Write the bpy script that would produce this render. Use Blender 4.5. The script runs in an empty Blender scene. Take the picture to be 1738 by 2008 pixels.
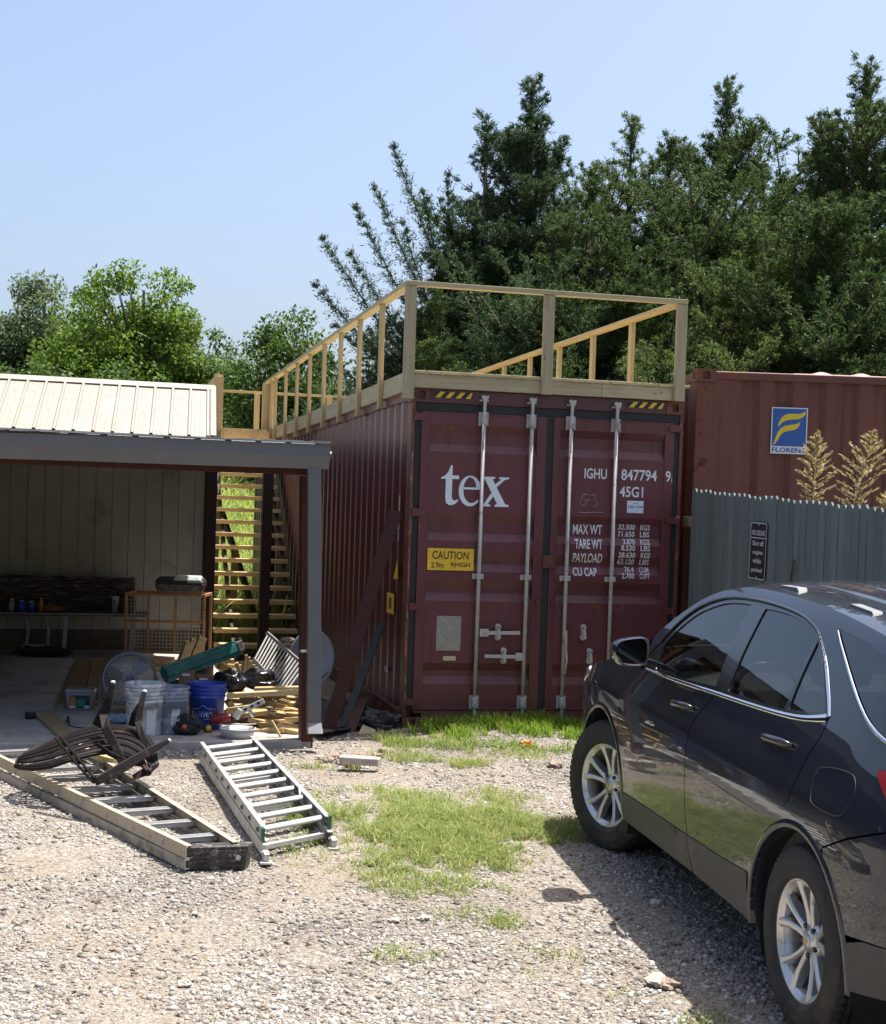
import bpy, bmesh, math, random
import numpy as np
from mathutils import Matrix, Vector, noise
from mathutils.geometry import tessellate_polygon, delaunay_2d_cdt
random.seed(7)
R = math.radians
scene = bpy.context.scene
COL = scene.collection

# ------------------------------------------------------------------ camera, sky, sun, exposure
CAM_F, CAM_PITCH, CAM_ROLL, CAM_CY, CAM_H = 2883.14, R(1.698), R(1.8598), 93.41, 1.8259
def cam_axes():
    p, r = CAM_PITCH, CAM_ROLL
    right = Vector((1, 0, 0)); fwd = Vector((0, math.cos(p), -math.sin(p))); up = Vector((0, math.sin(p), math.cos(p)))
    return right*math.cos(r) + up*math.sin(r), up*math.cos(r) - right*math.sin(r), fwd
CR, CU, CF_ = cam_axes()
cd = bpy.data.cameras.new('camera'); cam = bpy.data.objects.new('camera', cd); COL.objects.link(cam)
cam.matrix_world = Matrix.Translation((0, 0, CAM_H)) @ Matrix((CR, CU, -CF_)).transposed().to_4x4()
cd.sensor_fit = 'VERTICAL'; cd.sensor_height = 24.0; cd.lens = CAM_F/2008*24.0
cd.shift_y = CAM_CY/2008; cd.clip_start = .1; cd.clip_end = 2000
scene.camera = cam

SUN = Vector((.262, .17, 1)).normalized()            # direction towards the sun
elev = math.asin(SUN.z); azim = math.atan2(SUN.x, SUN.y)
world = bpy.data.worlds.new('World'); scene.world = world; world.use_nodes = True
wn = world.node_tree.nodes; wl = world.node_tree.links
sky = wn.new('ShaderNodeTexSky'); sky.sky_type = 'NISHITA'; sky.sun_disc = False
sky.sun_elevation = elev; sky.sun_rotation = azim
sky.altitude = 150; sky.air_density = .90; sky.dust_density = 4.8; sky.ozone_density = 2.0
bgn = wn['Background']; bgn.inputs['Strength'].default_value = .120
wl.new(sky.outputs[0], bgn.inputs[0])
sd = bpy.data.lights.new('sun', 'SUN'); sd.energy = 5.0; sd.angle = R(.53); sd.color = (1, .955, .88)
so = bpy.data.objects.new('sun', sd); COL.objects.link(so)
so.rotation_euler = SUN.to_track_quat('Z', 'Y').to_euler(); so.location = (10, 8, 30)
scene.view_settings.view_transform = 'Standard'; scene.view_settings.look = 'None'
scene.view_settings.exposure = 1.0; scene.view_settings.gamma = 1
scene.cycles.max_bounces = 8; scene.cycles.transparent_max_bounces = 12
scene.cycles.caustics_reflective = False; scene.cycles.caustics_refractive = False

# ------------------------------------------------------------------ points of the place found from the photograph
def ray(u, v): return CR*((u-869)/CAM_F) - CU*((v-1004-CAM_CY)/CAM_F) + CF_
def atz(u, v, z):
    d = ray(u, v); return Vector((0, 0, CAM_H)) + d*((z-CAM_H)/d.z)
def aty(u, v, y):
    d = ray(u, v); return Vector((0, 0, CAM_H)) + d*(y/d.y)

# ------------------------------------------------------------------ naming helpers
def tag(o, label=None, cat=None, group=None, kind=None):
    if label: o['label'] = label
    if cat: o['category'] = cat
    if group: o['group'] = group
    if kind: o['kind'] = kind
    return o
def thing(name, label, cat, mw=None, group=None):
    o = bpy.data.objects.new(name, None); COL.objects.link(o); o.empty_display_size = .2
    if mw is not None:
        o.matrix_world = mw if isinstance(mw, Matrix) else Matrix.Translation(mw)
    return tag(o, label, cat, group)
def frame(loc, rz=0, rx=0, ry=0):
    return Matrix.Translation(loc) @ Matrix.Rotation(rz, 4, 'Z') @ Matrix.Rotation(rx, 4, 'X') @ Matrix.Rotation(ry, 4, 'Y')
def axes_frame(loc, X, Y, Z):
    m = Matrix((X, Y, Z)).transposed().to_4x4(); m.translation = loc; return m
def copy_thing(o, mw, label=None, parent=None):
    c = o.copy(); COL.objects.link(c); c.parent = parent
    if parent is None: c.matrix_world = mw
    if label: c['label'] = label
    for ch in [x for x in o.children]:
        copy_thing(ch, None, None, c)
    return c

# ------------------------------------------------------------------ mesh builder (local coordinates of the thing)
class MB:
    def __init__(s): s.v = []; s.f = []; s.sm = []; s.mi = []
    def add(s, vs, fs, smooth=False, mi=0):
        b = len(s.v); s.v += [tuple(v) for v in vs]; s.f += [tuple(b+i for i in f) for f in fs]
        s.sm += [smooth]*len(fs); s.mi += [mi]*len(fs); return s
    def box(s, x0, x1, y0, y1, z0, z1, mi=0, m=None):
        vs = [Vector((x, y, z)) for z in (z0, z1) for y in (y0, y1) for x in (x0, x1)]
        if m: vs = [m @ v for v in vs]
        return s.add(vs, [(0,2,3,1),(4,5,7,6),(0,1,5,4),(2,6,7,3),(0,4,6,2),(1,3,7,5)], False, mi)
    def bar(s, p, q, w, h, up=(0,0,1), mi=0, ext=0):
        p, q = Vector(p), Vector(q); d = (q-p).normalized(); up = Vector(up)
        sd_ = d.cross(up)
        if sd_.length < 1e-4: sd_ = d.cross(Vector((0, 1, 0)))
        sd_.normalize(); u = sd_.cross(d); p = p-d*ext; q = q+d*ext
        vs = [a+sd_*i*w/2+u*j*h/2 for a in (p, q) for j in (-1, 1) for i in (-1, 1)]
        return s.add(vs, [(0,1,3,2),(4,6,7,5),(0,4,5,1),(2,3,7,6),(0,2,6,4),(1,5,7,3)], False, mi)
    def tube(s, pts, r, n=8, cap=True, mi=0):
        pts = [Vector(p) for p in pts]; rs = r if isinstance(r, (list, tuple)) else [r]*len(pts)
        vs = []; fs = []; prev = None
        for i, p in enumerate(pts):
            d = (pts[min(i+1, len(pts)-1)]-pts[max(i-1, 0)]).normalized()
            if prev is None: a = d.orthogonal().normalized()
            else:
                a = prev-d*prev.dot(d)
                a = a.normalized() if a.length > 1e-6 else d.orthogonal().normalized()
            prev = a; b = d.cross(a)
            vs += [p+(a*math.cos(2*math.pi*k/n)+b*math.sin(2*math.pi*k/n))*rs[i] for k in range(n)]
        for i in range(len(pts)-1):
            for k in range(n):
                fs.append((i*n+k, i*n+(k+1) % n, (i+1)*n+(k+1) % n, (i+1)*n+k))
        s.add(vs, fs, True, mi)
        if cap:
            b = len(s.v)-len(vs)
            s.f += [tuple(b+k for k in range(n))[::-1], tuple(b+(len(pts)-1)*n+k for k in range(n))]; s.sm += [False]*2; s.mi += [mi]*2
        return s
    def lathe(s, prof, n=32, axis='Z', c=(0,0,0), mi=0, smooth=True, m=None, arc=None):
        vs = []; fs = []; c = Vector(c)
        a0, a1 = arc or (0, 2*math.pi); full = arc is None; nn = n if full else n+1
        for r_, h in prof:
            for k in range(nn):
                a = a0+(a1-a0)*k/n; x, y = r_*math.cos(a), r_*math.sin(a)
                v = {'Z': Vector((x, y, h)), 'Y': Vector((x, h, y)), 'X': Vector((h, x, y))}[axis]+c
                vs.append(m @ v if m else v)
        for i in range(len(prof)-1):
            for k in range(n):
                k2 = (k+1) % nn
                fs.append((i*nn+k, i*nn+k2, (i+1)*nn+k2, (i+1)*nn+k))
        return s.add(vs, fs, smooth, mi)
    def prism(s, poly, h0, h1, axis='Y', m=None, mi=0, smooth=False):
        """poly: 2D outline; extruded along axis between h0 and h1 (Y: x,z / Z: x,y / X: y,z)"""
        n = len(poly)
        def P(a, b, h):
            v = {'Y': Vector((a, h, b)), 'Z': Vector((a, b, h)), 'X': Vector((h, a, b))}[axis]
            return m @ v if m else v
        vs = [P(a, b, h0) for a, b in poly]+[P(a, b, h1) for a, b in poly]
        tri = tessellate_polygon([[Vector((a, b, 0)) for a, b in poly]])
        fs = [tuple(t) for t in tri]+[tuple(i+n for i in t[::-1]) for t in tri]
        s.add(vs, fs, False, mi)
        return s.add(vs, [(i, (i+1) % n, n+(i+1) % n, n+i) for i in range(n)], smooth, mi)
    def grid(s, P, nu, nv, smooth=True, mi=0):
        vs = [P(i/(nu-1), j/(nv-1)) for j in range(nv) for i in range(nu)]
        return s.add(vs, [(j*nu+i, j*nu+i+1, (j+1)*nu+i+1, (j+1)*nu+i) for j in range(nv-1) for i in range(nu-1)], smooth, mi)
    def build(s, name, mats, parent=None, bevel=0, seg=2, fix=True, sub=0, solid=0, weld=0):
        me = bpy.data.meshes.new(name); me.from_pydata(s.v, [], s.f)
        me.polygons.foreach_set('use_smooth', s.sm); me.polygons.foreach_set('material_index', s.mi)
        for m in (mats if isinstance(mats, (list, tuple)) else [mats]): me.materials.append(m)
        if fix or weld:
            bm = bmesh.new(); bm.from_mesh(me)
            if weld: bmesh.ops.remove_doubles(bm, verts=bm.verts, dist=weld)
            if fix: bmesh.ops.recalc_face_normals(bm, faces=bm.faces)
            bm.to_mesh(me); bm.free()
        o = bpy.data.objects.new(name, me); COL.objects.link(o)
        if parent: o.parent = parent
        if solid:
            md = o.modifiers.new('solid', 'SOLIDIFY'); md.thickness = solid; md.offset = 0
        if bevel:
            md = o.modifiers.new('bevel', 'BEVEL'); md.width = bevel; md.segments = seg; md.limit_method = 'ANGLE'; md.angle_limit = R(40)
            md.harden_normals = False
        if sub:
            md = o.modifiers.new('sub', 'SUBSURF'); md.levels = sub; md.render_levels = sub
        return o
def np_mesh(name, V, F, mat, parent=None, smooth=False):
    """V (n,3) array, F (m,k) array of equal-size faces"""
    me = bpy.data.meshes.new(name); k = F.shape[1]
    me.vertices.add(len(V)); me.vertices.foreach_set('co', V.astype(np.float32).ravel())
    me.loops.add(F.size); me.loops.foreach_set('vertex_index', F.astype(np.int32).ravel())
    me.polygons.add(len(F)); me.polygons.foreach_set('loop_start', np.arange(0, F.size, k, dtype=np.int32))
    me.polygons.foreach_set('loop_total', np.full(len(F), k, np.int32))
    if smooth: me.polygons.foreach_set('use_smooth', np.ones(len(F), bool))
    me.update(calc_edges=True); me.materials.append(mat)
    o = bpy.data.objects.new(name, me); COL.objects.link(o)
    if parent: o.parent = parent
    return o

# ------------------------------------------------------------------ materials
def new_mat(name):
    m = bpy.data.materials.new(name); m.use_nodes = True; nt = m.node_tree
    return m, nt, nt.nodes['Principled BSDF']
def nd(nt, t, **kw):
    n = nt.nodes.new(t)
    for k, v in kw.items():
        if k in n.inputs: n.inputs[k].default_value = v
        else: setattr(n, k, v)
    return n
def ramp(nt, fac, stops):
    r = nt.nodes.new('ShaderNodeValToRGB'); e = r.color_ramp.elements
    while len(e) < len(stops): e.new(.5)
    for i, (p, c) in enumerate(stops):
        e[i].position = p; e[i].color = tuple(c)+(1,) if len(c) == 3 else c
    nt.links.new(fac, r.inputs[0]); return r
def coords(nt, scale=(1,1,1), kind='Object'):
    tc = nt.nodes.new('ShaderNodeTexCoord'); mp = nt.nodes.new('ShaderNodeMapping')
    mp.inputs['Scale'].default_value = scale; nt.links.new(tc.outputs[kind], mp.inputs[0]); return mp.outputs[0]
def noise_tex(nt, vec, scale, detail=4, rough=.55, dist=0):
    n = nt.nodes.new('ShaderNodeTexNoise'); n.inputs['Scale'].default_value = scale; n.inputs['Detail'].default_value = detail
    n.inputs['Roughness'].default_value = rough; n.inputs['Distortion'].default_value = dist
    nt.links.new(vec, n.inputs['Vector']); return n.outputs['Fac']
def mixc(nt, fac, a, b, blend='MIX'):
    m = nt.nodes.new('ShaderNodeMix'); m.data_type = 'RGBA'; m.blend_type = blend
    for inp, val in ((m.inputs[0], fac), (m.inputs[6], a), (m.inputs[7], b)):
        if isinstance(val, (int, float)): inp.default_value = val
        elif isinstance(val, (tuple, list)): inp.default_value = tuple(val)+(1,) if len(val) == 3 else val
        else: nt.links.new(val, inp)
    return m.outputs[2]
def math_(nt, op, a, b=0, c=0):
    m = nt.nodes.new('ShaderNodeMath'); m.operation = op
    for i, x in enumerate((a, b, c)):
        if isinstance(x, (int, float)): m.inputs[i].default_value = x
        else: nt.links.new(x, m.inputs[i])
    return m.outputs[0]
def bump(nt, p, h, strength=.3, dist=.01, prev=None):
    b = nt.nodes.new('ShaderNodeBump'); b.inputs['Strength'].default_value = strength; b.inputs['Distance'].default_value = dist
    nt.links.new(h, b.inputs['Height'])
    if prev: nt.links.new(prev, b.inputs['Normal'])
    nt.links.new(b.outputs[0], p.inputs['Normal']); return b.outputs[0]
def sc(c, k): return tuple(min(1, max(0, x*k)) for x in c)
def M(name, col, rough=.55, metal=0, var=.18, vs=6, bmp=.15, bs=80, dirt=None, dirt_amt=.5, ds=3, spec=.5, stretch=(1,1,1), rand=0, coat=0):
    """plain painted / plastic / metal surface with mottling, fine bump and worn or dirty areas"""
    m, nt, p = new_mat(name); vec = coords(nt, stretch)
    n1 = noise_tex(nt, vec, vs, 5, .6)
    c = ramp(nt, n1, [(.3, sc(col, 1-var)), (.7, sc(col, 1+var))]).outputs[0]
    if rand:
        g = nt.nodes.new('ShaderNodeNewGeometry')
        hs = nt.nodes.new('ShaderNodeHueSaturation'); nt.links.new(c, hs.inputs['Color'])
        nt.links.new(math_(nt, 'MULTIPLY_ADD', g.outputs['Random Per Island'], rand*2, 1-rand), hs.inputs['Value']); c = hs.outputs[0]
    rg = rough
    if dirt:
        n2 = noise_tex(nt, vec, ds, 8, .65, .4)
        f = ramp(nt, n2, [(.62-dirt_amt*.3, (0,0,0)), (.74-dirt_amt*.2, (1,1,1))]).outputs[0]
        c = mixc(nt, f, c, dirt)
        nt.links.new(math_(nt, 'MULTIPLY_ADD', f, min(.9, rough+.3)-rough, rough), p.inputs['Roughness'])
    else: p.inputs['Roughness'].default_value = rough
    nt.links.new(c, p.inputs['Base Color']); p.inputs['Metallic'].default_value = metal
    p.inputs['Specular IOR Level'].default_value = spec; p.inputs['Coat Weight'].default_value = coat
    if bmp: bump(nt, p, noise_tex(nt, vec, bs, 3), bmp, .004)
    return m
def wood(name, col, dark=None, axis=0, scale=1.0, rough=.7, var=.25, rand=.12, knots=True):
    """sawn timber, grain along the local axis given"""
    m, nt, p = new_mat(name); s = [22*scale]*3; s[axis] = 1.1*scale
    dark = dark or sc(col, .62)
    vec = coords(nt, s); n1 = noise_tex(nt, vec, 1.6, 6, .62, 1.1)
    c = ramp(nt, n1, [(.25, dark), (.5, col), (.78, sc(col, 1+var))]).outputs[0]
    vec2 = coords(nt, (1,1,1)); n2 = noise_tex(nt, vec2, 1.7, 3)
    c = mixc(nt, math_(nt, 'MULTIPLY', n2, .55), c, sc(col, .72))
    if knots:
        v = nt.nodes.new('ShaderNodeTexVoronoi'); v.inputs['Scale'].default_value = 3.1
        sk = [2.2]*3; sk[axis] = .9
        nt.links.new(coords(nt, sk), v.inputs['Vector'])
        k = ramp(nt, v.outputs['Distance'], [(.03, (1,1,1)), (.075, (0,0,0))]).outputs[0]
        c = mixc(nt, math_(nt, 'MULTIPLY', k, .75), c, sc(dark, .4))
    if rand:
        g = nt.nodes.new('ShaderNodeNewGeometry'); hs = nt.nodes.new('ShaderNodeHueSaturation'); nt.links.new(c, hs.inputs['Color'])
        nt.links.new(math_(nt, 'MULTIPLY_ADD', g.outputs['Random Per Island'], rand*2, 1-rand), hs.inputs['Value']); c = hs.outputs[0]
    nt.links.new(c, p.inputs['Base Color']); p.inputs['Roughness'].default_value = rough; p.inputs['Specular IOR Level'].default_value = .25
    bump(nt, p, n1, .35, .004)
    return m
def rusty(name, col, rust=(.16, .055, .025), amt=.3, rough=.42, streak=True, sc_=1.0, stain=(.03, .012, .012)):
    """old container paint: faded patches, rust flakes, vertical run marks"""
    m, nt, p = new_mat(name); vec = coords(nt)
    big = noise_tex(nt, vec, 1.3*sc_, 5, .6)
    c = ramp(nt, big, [(.3, sc(col, .8)), (.7, sc(col, 1.2))]).outputs[0]
    if streak:
        sv = coords(nt, (9, 9, .55)); st = noise_tex(nt, sv, 1.6, 6, .65)
        c = mixc(nt, ramp(nt, st, [(.52, (0,0,0)), (.72, (.55,.55,.55))]).outputs[0], c, stain)
    n2 = noise_tex(nt, vec, 5*sc_, 10, .72, .3)
    f = ramp(nt, n2, [(.66-amt*.25, (0,0,0)), (.70-amt*.2, (1,1,1))]).outputs[0]
    n3 = noise_tex(nt, vec, 40, 4)
    rc = ramp(nt, n3, [(.35, sc(rust, .55)), (.65, sc(rust, 1.6))]).outputs[0]
    c = mixc(nt, f, c, rc)
    nt.links.new(c, p.inputs['Base Color'])
    nt.links.new(math_(nt, 'MULTIPLY_ADD', f, .4, rough), p.inputs['Roughness'])
    b1 = bump(nt, p, n2, .12, .01); bump(nt, p, noise_tex(nt, vec, 120, 3), .10, .002, b1)
    return m
def leafmat(name, c0, c1, c2=None, trans=.35, rough=.5, tcol=None, patch=.5):
    """foliage: every leaf its own tone, reflecting on top and letting sun through"""
    m, nt, p = new_mat(name); g = nt.nodes.new('ShaderNodeNewGeometry')
    stops = [(0, c0), (.6, c1), (1, c2 or sc(c1, 1.5))]
    c = ramp(nt, g.outputs['Random Per Island'], stops).outputs[0]
    n = noise_tex(nt, coords(nt, (1,1,1), 'Object'), patch, 3)
    c = mixc(nt, math_(nt, 'MULTIPLY', n, .6), c, sc(c1, .7))
    d = nt.nodes.new('ShaderNodeBsdfTranslucent'); mx = nt.nodes.new('ShaderNodeMixShader'); mx.inputs[0].default_value = trans
    hs = nt.nodes.new('ShaderNodeHueSaturation'); hs.inputs['Value'].default_value = 1.5; hs.inputs['Hue'].default_value = .485; nt.links.new(c, hs.inputs['Color'])
    nt.links.new(hs.outputs[0], d.inputs['Color']); nt.links.new(c, p.inputs['Base Color'])
    p.inputs['Roughness'].default_value = rough; p.inputs['Specular IOR Level'].default_value = .16
    out = nt.nodes['Material Output']; nt.links.new(p.outputs[0], mx.inputs[1]); nt.links.new(d.outputs[0], mx.inputs[2]); nt.links.new(mx.outputs[0], out.inputs[0])
    return m

MT = {}
MT['maroon'] = rusty('maroon container paint', (.088, .026, .031), amt=.12, rough=.38)
MT['maroon_door'] = rusty('maroon door paint', (.112, .029, .033), amt=.16, rough=.4)
MT['rust_frame'] = rusty('rusty maroon frame paint', (.11, .034, .025), rust=(.22, .09, .045), amt=.5, rough=.5)
MT['brown_cont'] = rusty('brown container paint', (.118, .036, .027), amt=.22, rough=.55, stain=(.05, .014, .008))
MT['brown_post'] = rusty('rusty brown post paint', (.13, .042, .026), rust=(.08, .03, .018), amt=.42, rough=.6)
MT['rubber'] = M('black rubber seal', (.012, .012, .014), .6)
MT['galv'] = M('painted lock rod steel', (.40, .385, .37), .55, 0, .12, 20, .1, 200, dirt=(.20, .13, .10), dirt_amt=.15, ds=12)
MT['galv_bare'] = M('galvanised steel', (.55, .56, .58), .35, .8, .15, 18, .1, 90)
MT['white_print'] = M('white stencil paint', (.66, .66, .68), .5, 0, .1, 30, .05)
MT['tex_print'] = M('pale blue white decal', (.66, .73, .78), .4, 0, .05, 12, .03)
MT['chalk'] = M('chalk line', (.40, .32, .33), .9, 0, .3, 60, 0)
MT['yellow'] = M('yellow placard', (.72, .46, .03), .4, 0, .08, 9, .05)
MT['black_print'] = M('black print', (.012, .012, .012), .5, 0, .1)
MT['grey_plate'] = M('dull metal data plate', (.30, .29, .25), .5, .3, .2, 30, .2, 150)
MT['pine'] = wood('fresh pine timber along x', (.52, .395, .205), axis=0)
MT['piney'] = wood('fresh pine timber along y', (.52, .395, .205), axis=1)
MT['pinez'] = wood('fresh pine timber upright', (.52, .395, .205), axis=2)
MT['greyz'] = wood('shade grey timber upright', (.40, .34, .23), axis=2)  # pine of the front deck posts with their shade put into the grey
MT['greyx'] = wood('weathered and shade grey timber along x', (.44, .37, .24), axis=0)  # front rail and rim carry shade in this grey; scrap plank is weathered
MT['greyy'] = wood('greyish timber along y', (.50, .42, .25), axis=1)  # grey tone lightened for the left rim facing open sky
MT['treadw'] = wood('stair tread timber', (.55, .41, .21), axis=0)
# ------------------------------------------------------------------ terrain
def sstep(a, b, x):
    t = max(0., min(1., (x-a)/(b-a))); return t*t*(3-2*t)
def ground_z(x, y):
    z = float(np.interp(y, [0, 4, 5.55, 8.2, 10.0, 12.4, 20, 25, 35, 60, 400], [-.18, -.145, -.107, -.014, -.02, .0, .0, .1, 2.1, 2.6, 2.6]))
    nz = noise.noise(Vector((x*.55, y*.55, 3.1)))*.035+noise.noise(Vector((x*1.7, y*1.7, 7.3)))*.012
    # low gravel hump between the two strips of grass, grassy rise before the container doors
    z += .05*math.exp(-((x-.75)/.8)**2-((y-10.75)/.45)**2) - .035*math.exp(-((x-.2)/.7)**2-((y-11.1)/.3)**2)
    z += .07*math.exp(-((x-.55)/.75)**2-((y-12.15)/.5)**2)
    k = 1.0
    for (cx_, cy_) in ((1.386, 5.55), (.92, 8.24), (2.9, 5.8), (2.5, 8.5)): k *= 1-.9*math.exp(-((x-cx_)**2+(y-cy_)**2)/.18)
    k *= 1-sstep(-.6, -1.1, x)*sstep(10.3, 10.9, y)*(1-sstep(20, 22, y))
    z += nz*k
    z += .60*sstep(1.2, 2.2, x)*sstep(13.0, 13.15, y)*(1-sstep(26, 30, y))*0
    return z
gm, nt, p = new_mat('gravel yard')
vec = coords(nt, (1,1,1), 'Object')
def vor(nt, vec, s, feat='F1'):
    v = nt.nodes.new('ShaderNodeTexVoronoi'); v.inputs['Scale'].default_value = s; v.feature = feat; nt.links.new(vec, v.inputs['Vector']); return v
dn = nt.nodes.new('ShaderNodeTexNoise'); dn.inputs['Scale'].default_value = 25; nt.links.new(vec, dn.inputs['Vector'])
vd = nt.nodes.new('ShaderNodeMixRGB'); vd.blend_type = 'ADD'; vd.inputs[0].default_value = .02; nt.links.new(vec, vd.inputs[1]); nt.links.new(dn.outputs[1], vd.inputs[2])
v1 = vor(nt, vd.outputs[0], 46); v2 = vor(nt, vd.outputs[0], 110); v3 = vor(nt, vd.outputs[0], 240)
sepa = nt.nodes.new('ShaderNodeSeparateColor'); nt.links.new(v1.outputs['Color'], sepa.inputs[0])
sepb = nt.nodes.new('ShaderNodeSeparateColor'); nt.links.new(v2.outputs['Color'], sepb.inputs[0])
c1 = ramp(nt, sepa.outputs[0], [(0, (.22, .19, .16)), (.35, (.31, .275, .235)), (.7, (.38, .345, .30)), (1, (.50, .46, .41))]).outputs[0]
c2 = ramp(nt, sepb.outputs[1], [(0, (.22, .19, .16)), (.5, (.34, .30, .26)), (1, (.44, .40, .35))]).outputs[0]
big = noise_tex(nt, vec, .9, 6, .6); mid = noise_tex(nt, vec, 4, 6, .6)
c = mixc(nt, ramp(nt, mid, [(.4, (0,0,0)), (.6, (1,1,1))]).outputs[0], c1, c2)
fine = noise_tex(nt, vec, 70, 6, .75)
dirtc = ramp(nt, fine, [(.3, (.24, .20, .155)), (.7, (.40, .345, .275))]).outputs[0]
c = mixc(nt, ramp(nt, big, [(.46, (0,0,0)), (.64, (.85,.85,.85))]).outputs[0], c, dirtc)
gap = ramp(nt, v1.outputs['Distance'], [(.45, (1,1,1)), (.75, (.62,.58,.52))]).outputs[0]
c = mixc(nt, .8, c, gap, 'MULTIPLY')
# ground behind and at the sides: darker, greener (leaf litter and grass)
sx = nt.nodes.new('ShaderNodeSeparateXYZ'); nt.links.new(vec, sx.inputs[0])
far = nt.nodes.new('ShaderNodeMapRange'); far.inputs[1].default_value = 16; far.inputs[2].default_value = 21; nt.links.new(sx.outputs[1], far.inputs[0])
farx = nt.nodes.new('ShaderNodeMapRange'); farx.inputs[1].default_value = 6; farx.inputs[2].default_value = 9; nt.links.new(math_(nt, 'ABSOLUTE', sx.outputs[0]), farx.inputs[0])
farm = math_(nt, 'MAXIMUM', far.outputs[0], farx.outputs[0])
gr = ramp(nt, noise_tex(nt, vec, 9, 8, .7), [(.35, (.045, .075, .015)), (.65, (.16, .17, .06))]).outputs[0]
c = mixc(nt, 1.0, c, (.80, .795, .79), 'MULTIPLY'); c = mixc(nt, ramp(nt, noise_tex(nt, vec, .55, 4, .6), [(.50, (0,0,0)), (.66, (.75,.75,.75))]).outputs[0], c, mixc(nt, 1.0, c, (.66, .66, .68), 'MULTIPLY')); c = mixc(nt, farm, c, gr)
nt.links.new(c, p.inputs['Base Color']); p.inputs['Roughness'].default_value = .92; p.inputs['Specular IOR Level'].default_value = .2
inv = math_(nt, 'SUBTRACT', 1, v1.outputs['Distance']); inv2 = math_(nt, 'SUBTRACT', 1, v2.outputs['Distance'])
h = math_(nt, 'ADD', math_(nt, 'MULTIPLY', inv, 1.0), math_(nt, 'MULTIPLY', inv2, .5))
h = math_(nt, 'ADD', h, math_(nt, 'MULTIPLY', fine, .35))
bump(nt, p, h, .85, .012)
MT['gravel'] = gm
def uneven(lo, hi, steps): return np.concatenate([np.linspace(a, b, n, endpoint=False) for a, b, n in steps]+[[hi]])
gx = uneven(-600, 600, [(-600, -60, 14), (-60, -8, 26), (-8, -4, 40), (-4, 4, 180), (4, 9, 50), (9, 60, 26), (60, 600, 14)])
gy = uneven(-60, 900, [(-60, -2, 16), (-2, 4.5, 26), (4.5, 13, 210), (13, 26, 60), (26, 60, 34), (60, 900, 20)])
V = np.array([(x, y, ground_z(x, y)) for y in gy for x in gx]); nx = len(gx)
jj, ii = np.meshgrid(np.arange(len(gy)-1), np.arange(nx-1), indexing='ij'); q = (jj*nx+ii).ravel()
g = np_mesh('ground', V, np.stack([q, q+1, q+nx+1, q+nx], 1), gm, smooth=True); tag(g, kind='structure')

# ------------------------------------------------------------------ first shipping container (doors towards the viewer)
CYAW = .2348
CFM = frame((-.3002, 12.371, 0), CYAW)
cont = thing('shipping_container', 'maroon shipping container with closed doors and white tex lettering, carrying the timber roof deck', 'container', CFM)
W_, L_, H_ = 2.438, 12.192, 2.896
def corrug(y0, y1, pitch=.3105, depth=.036, off=.0):
    """list of (along, depth) breakpoints of the trapezoid side sheet"""
    pts = []; y = y0; pts.append((y0, 0)); y += .05
    while y+pitch < y1:
        pts += [(y, 0), (y+.068, depth), (y+.068+.085, depth), (y+.068+.085+.068, 0)]; y += pitch
    pts.append((y1, 0)); return pts
def sheet(mb, pts, f, z0, z1, nz=2):
    for (a, d), (b, e) in zip(pts, pts[1:]):
        vs = [f(a, d, z0), f(b, e, z0), f(b, e, z1), f(a, d, z1)]; mb.add(vs, [(0,1,2,3)])
    return mb
m = MB(); sheet(m, corrug(.15, L_-.15), lambda a, d, z: (.012+d, a, z), .16, 2.80); m.build('side_panel', MT['maroon'], cont, fix=False)
m = MB(); sheet(m, corrug(.15, L_-.15), lambda a, d, z: (W_-.012-d, a, z), .16, 2.80); m.build('side_panel', MT['maroon'], cont, fix=False)
m = MB(); sheet(m, corrug(.15, W_-.15), lambda a, d, z: (a, L_-.02-d, z), .16, 2.80); m.build('end_panel', MT['maroon'], cont, fix=False)
m = MB(); sheet(m, corrug(.15, L_-.15, .3105, .02), lambda a, d, z: (z, a, 2.885-d), .06, W_-.06); m.build('roof_panel', MT['maroon'], cont, fix=False)
m = MB()
for x0, x1 in ((0, .06), (W_-.06, W_)):
    m.box(x0, x1, .15, L_-.15, 2.80, 2.892); m.box(x0, x1, .15, L_-.15, .012, .16)
m.box(.15, W_-.15, L_-.1, L_, 2.80, 2.892); m.box(.15, W_-.15, L_-.1, L_, .012, .16)
m.build('rail', MT['rust_frame'], cont, bevel=.004)
m = MB(); m.box(.15, W_-.15, .10, L_-.2, .10, .13); m.build('floor_panel', MT['rubber'], cont)
for X0 in (0, W_-.085):                         # front corner posts (J section: outer face, then recess for the hinge side)
    m = MB(); m.box(X0, X0+.085, .06, .16, .118, 2.778)
    a0, a1 = (X0, X0+.032) if X0 == 0 else (X0+.053, X0+.085)
    m.box(a0, a1, .0, .06, .118, 2.778); m.build('corner_post', MT['rust_frame'], cont, bevel=.006)
for X0 in (0, W_-.15):
    m = MB(); m.box(X0, X0+.15, L_-.15, L_, .118, 2.778); m.build('corner_post', MT['rust_frame'], cont, bevel=.006)
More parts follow.
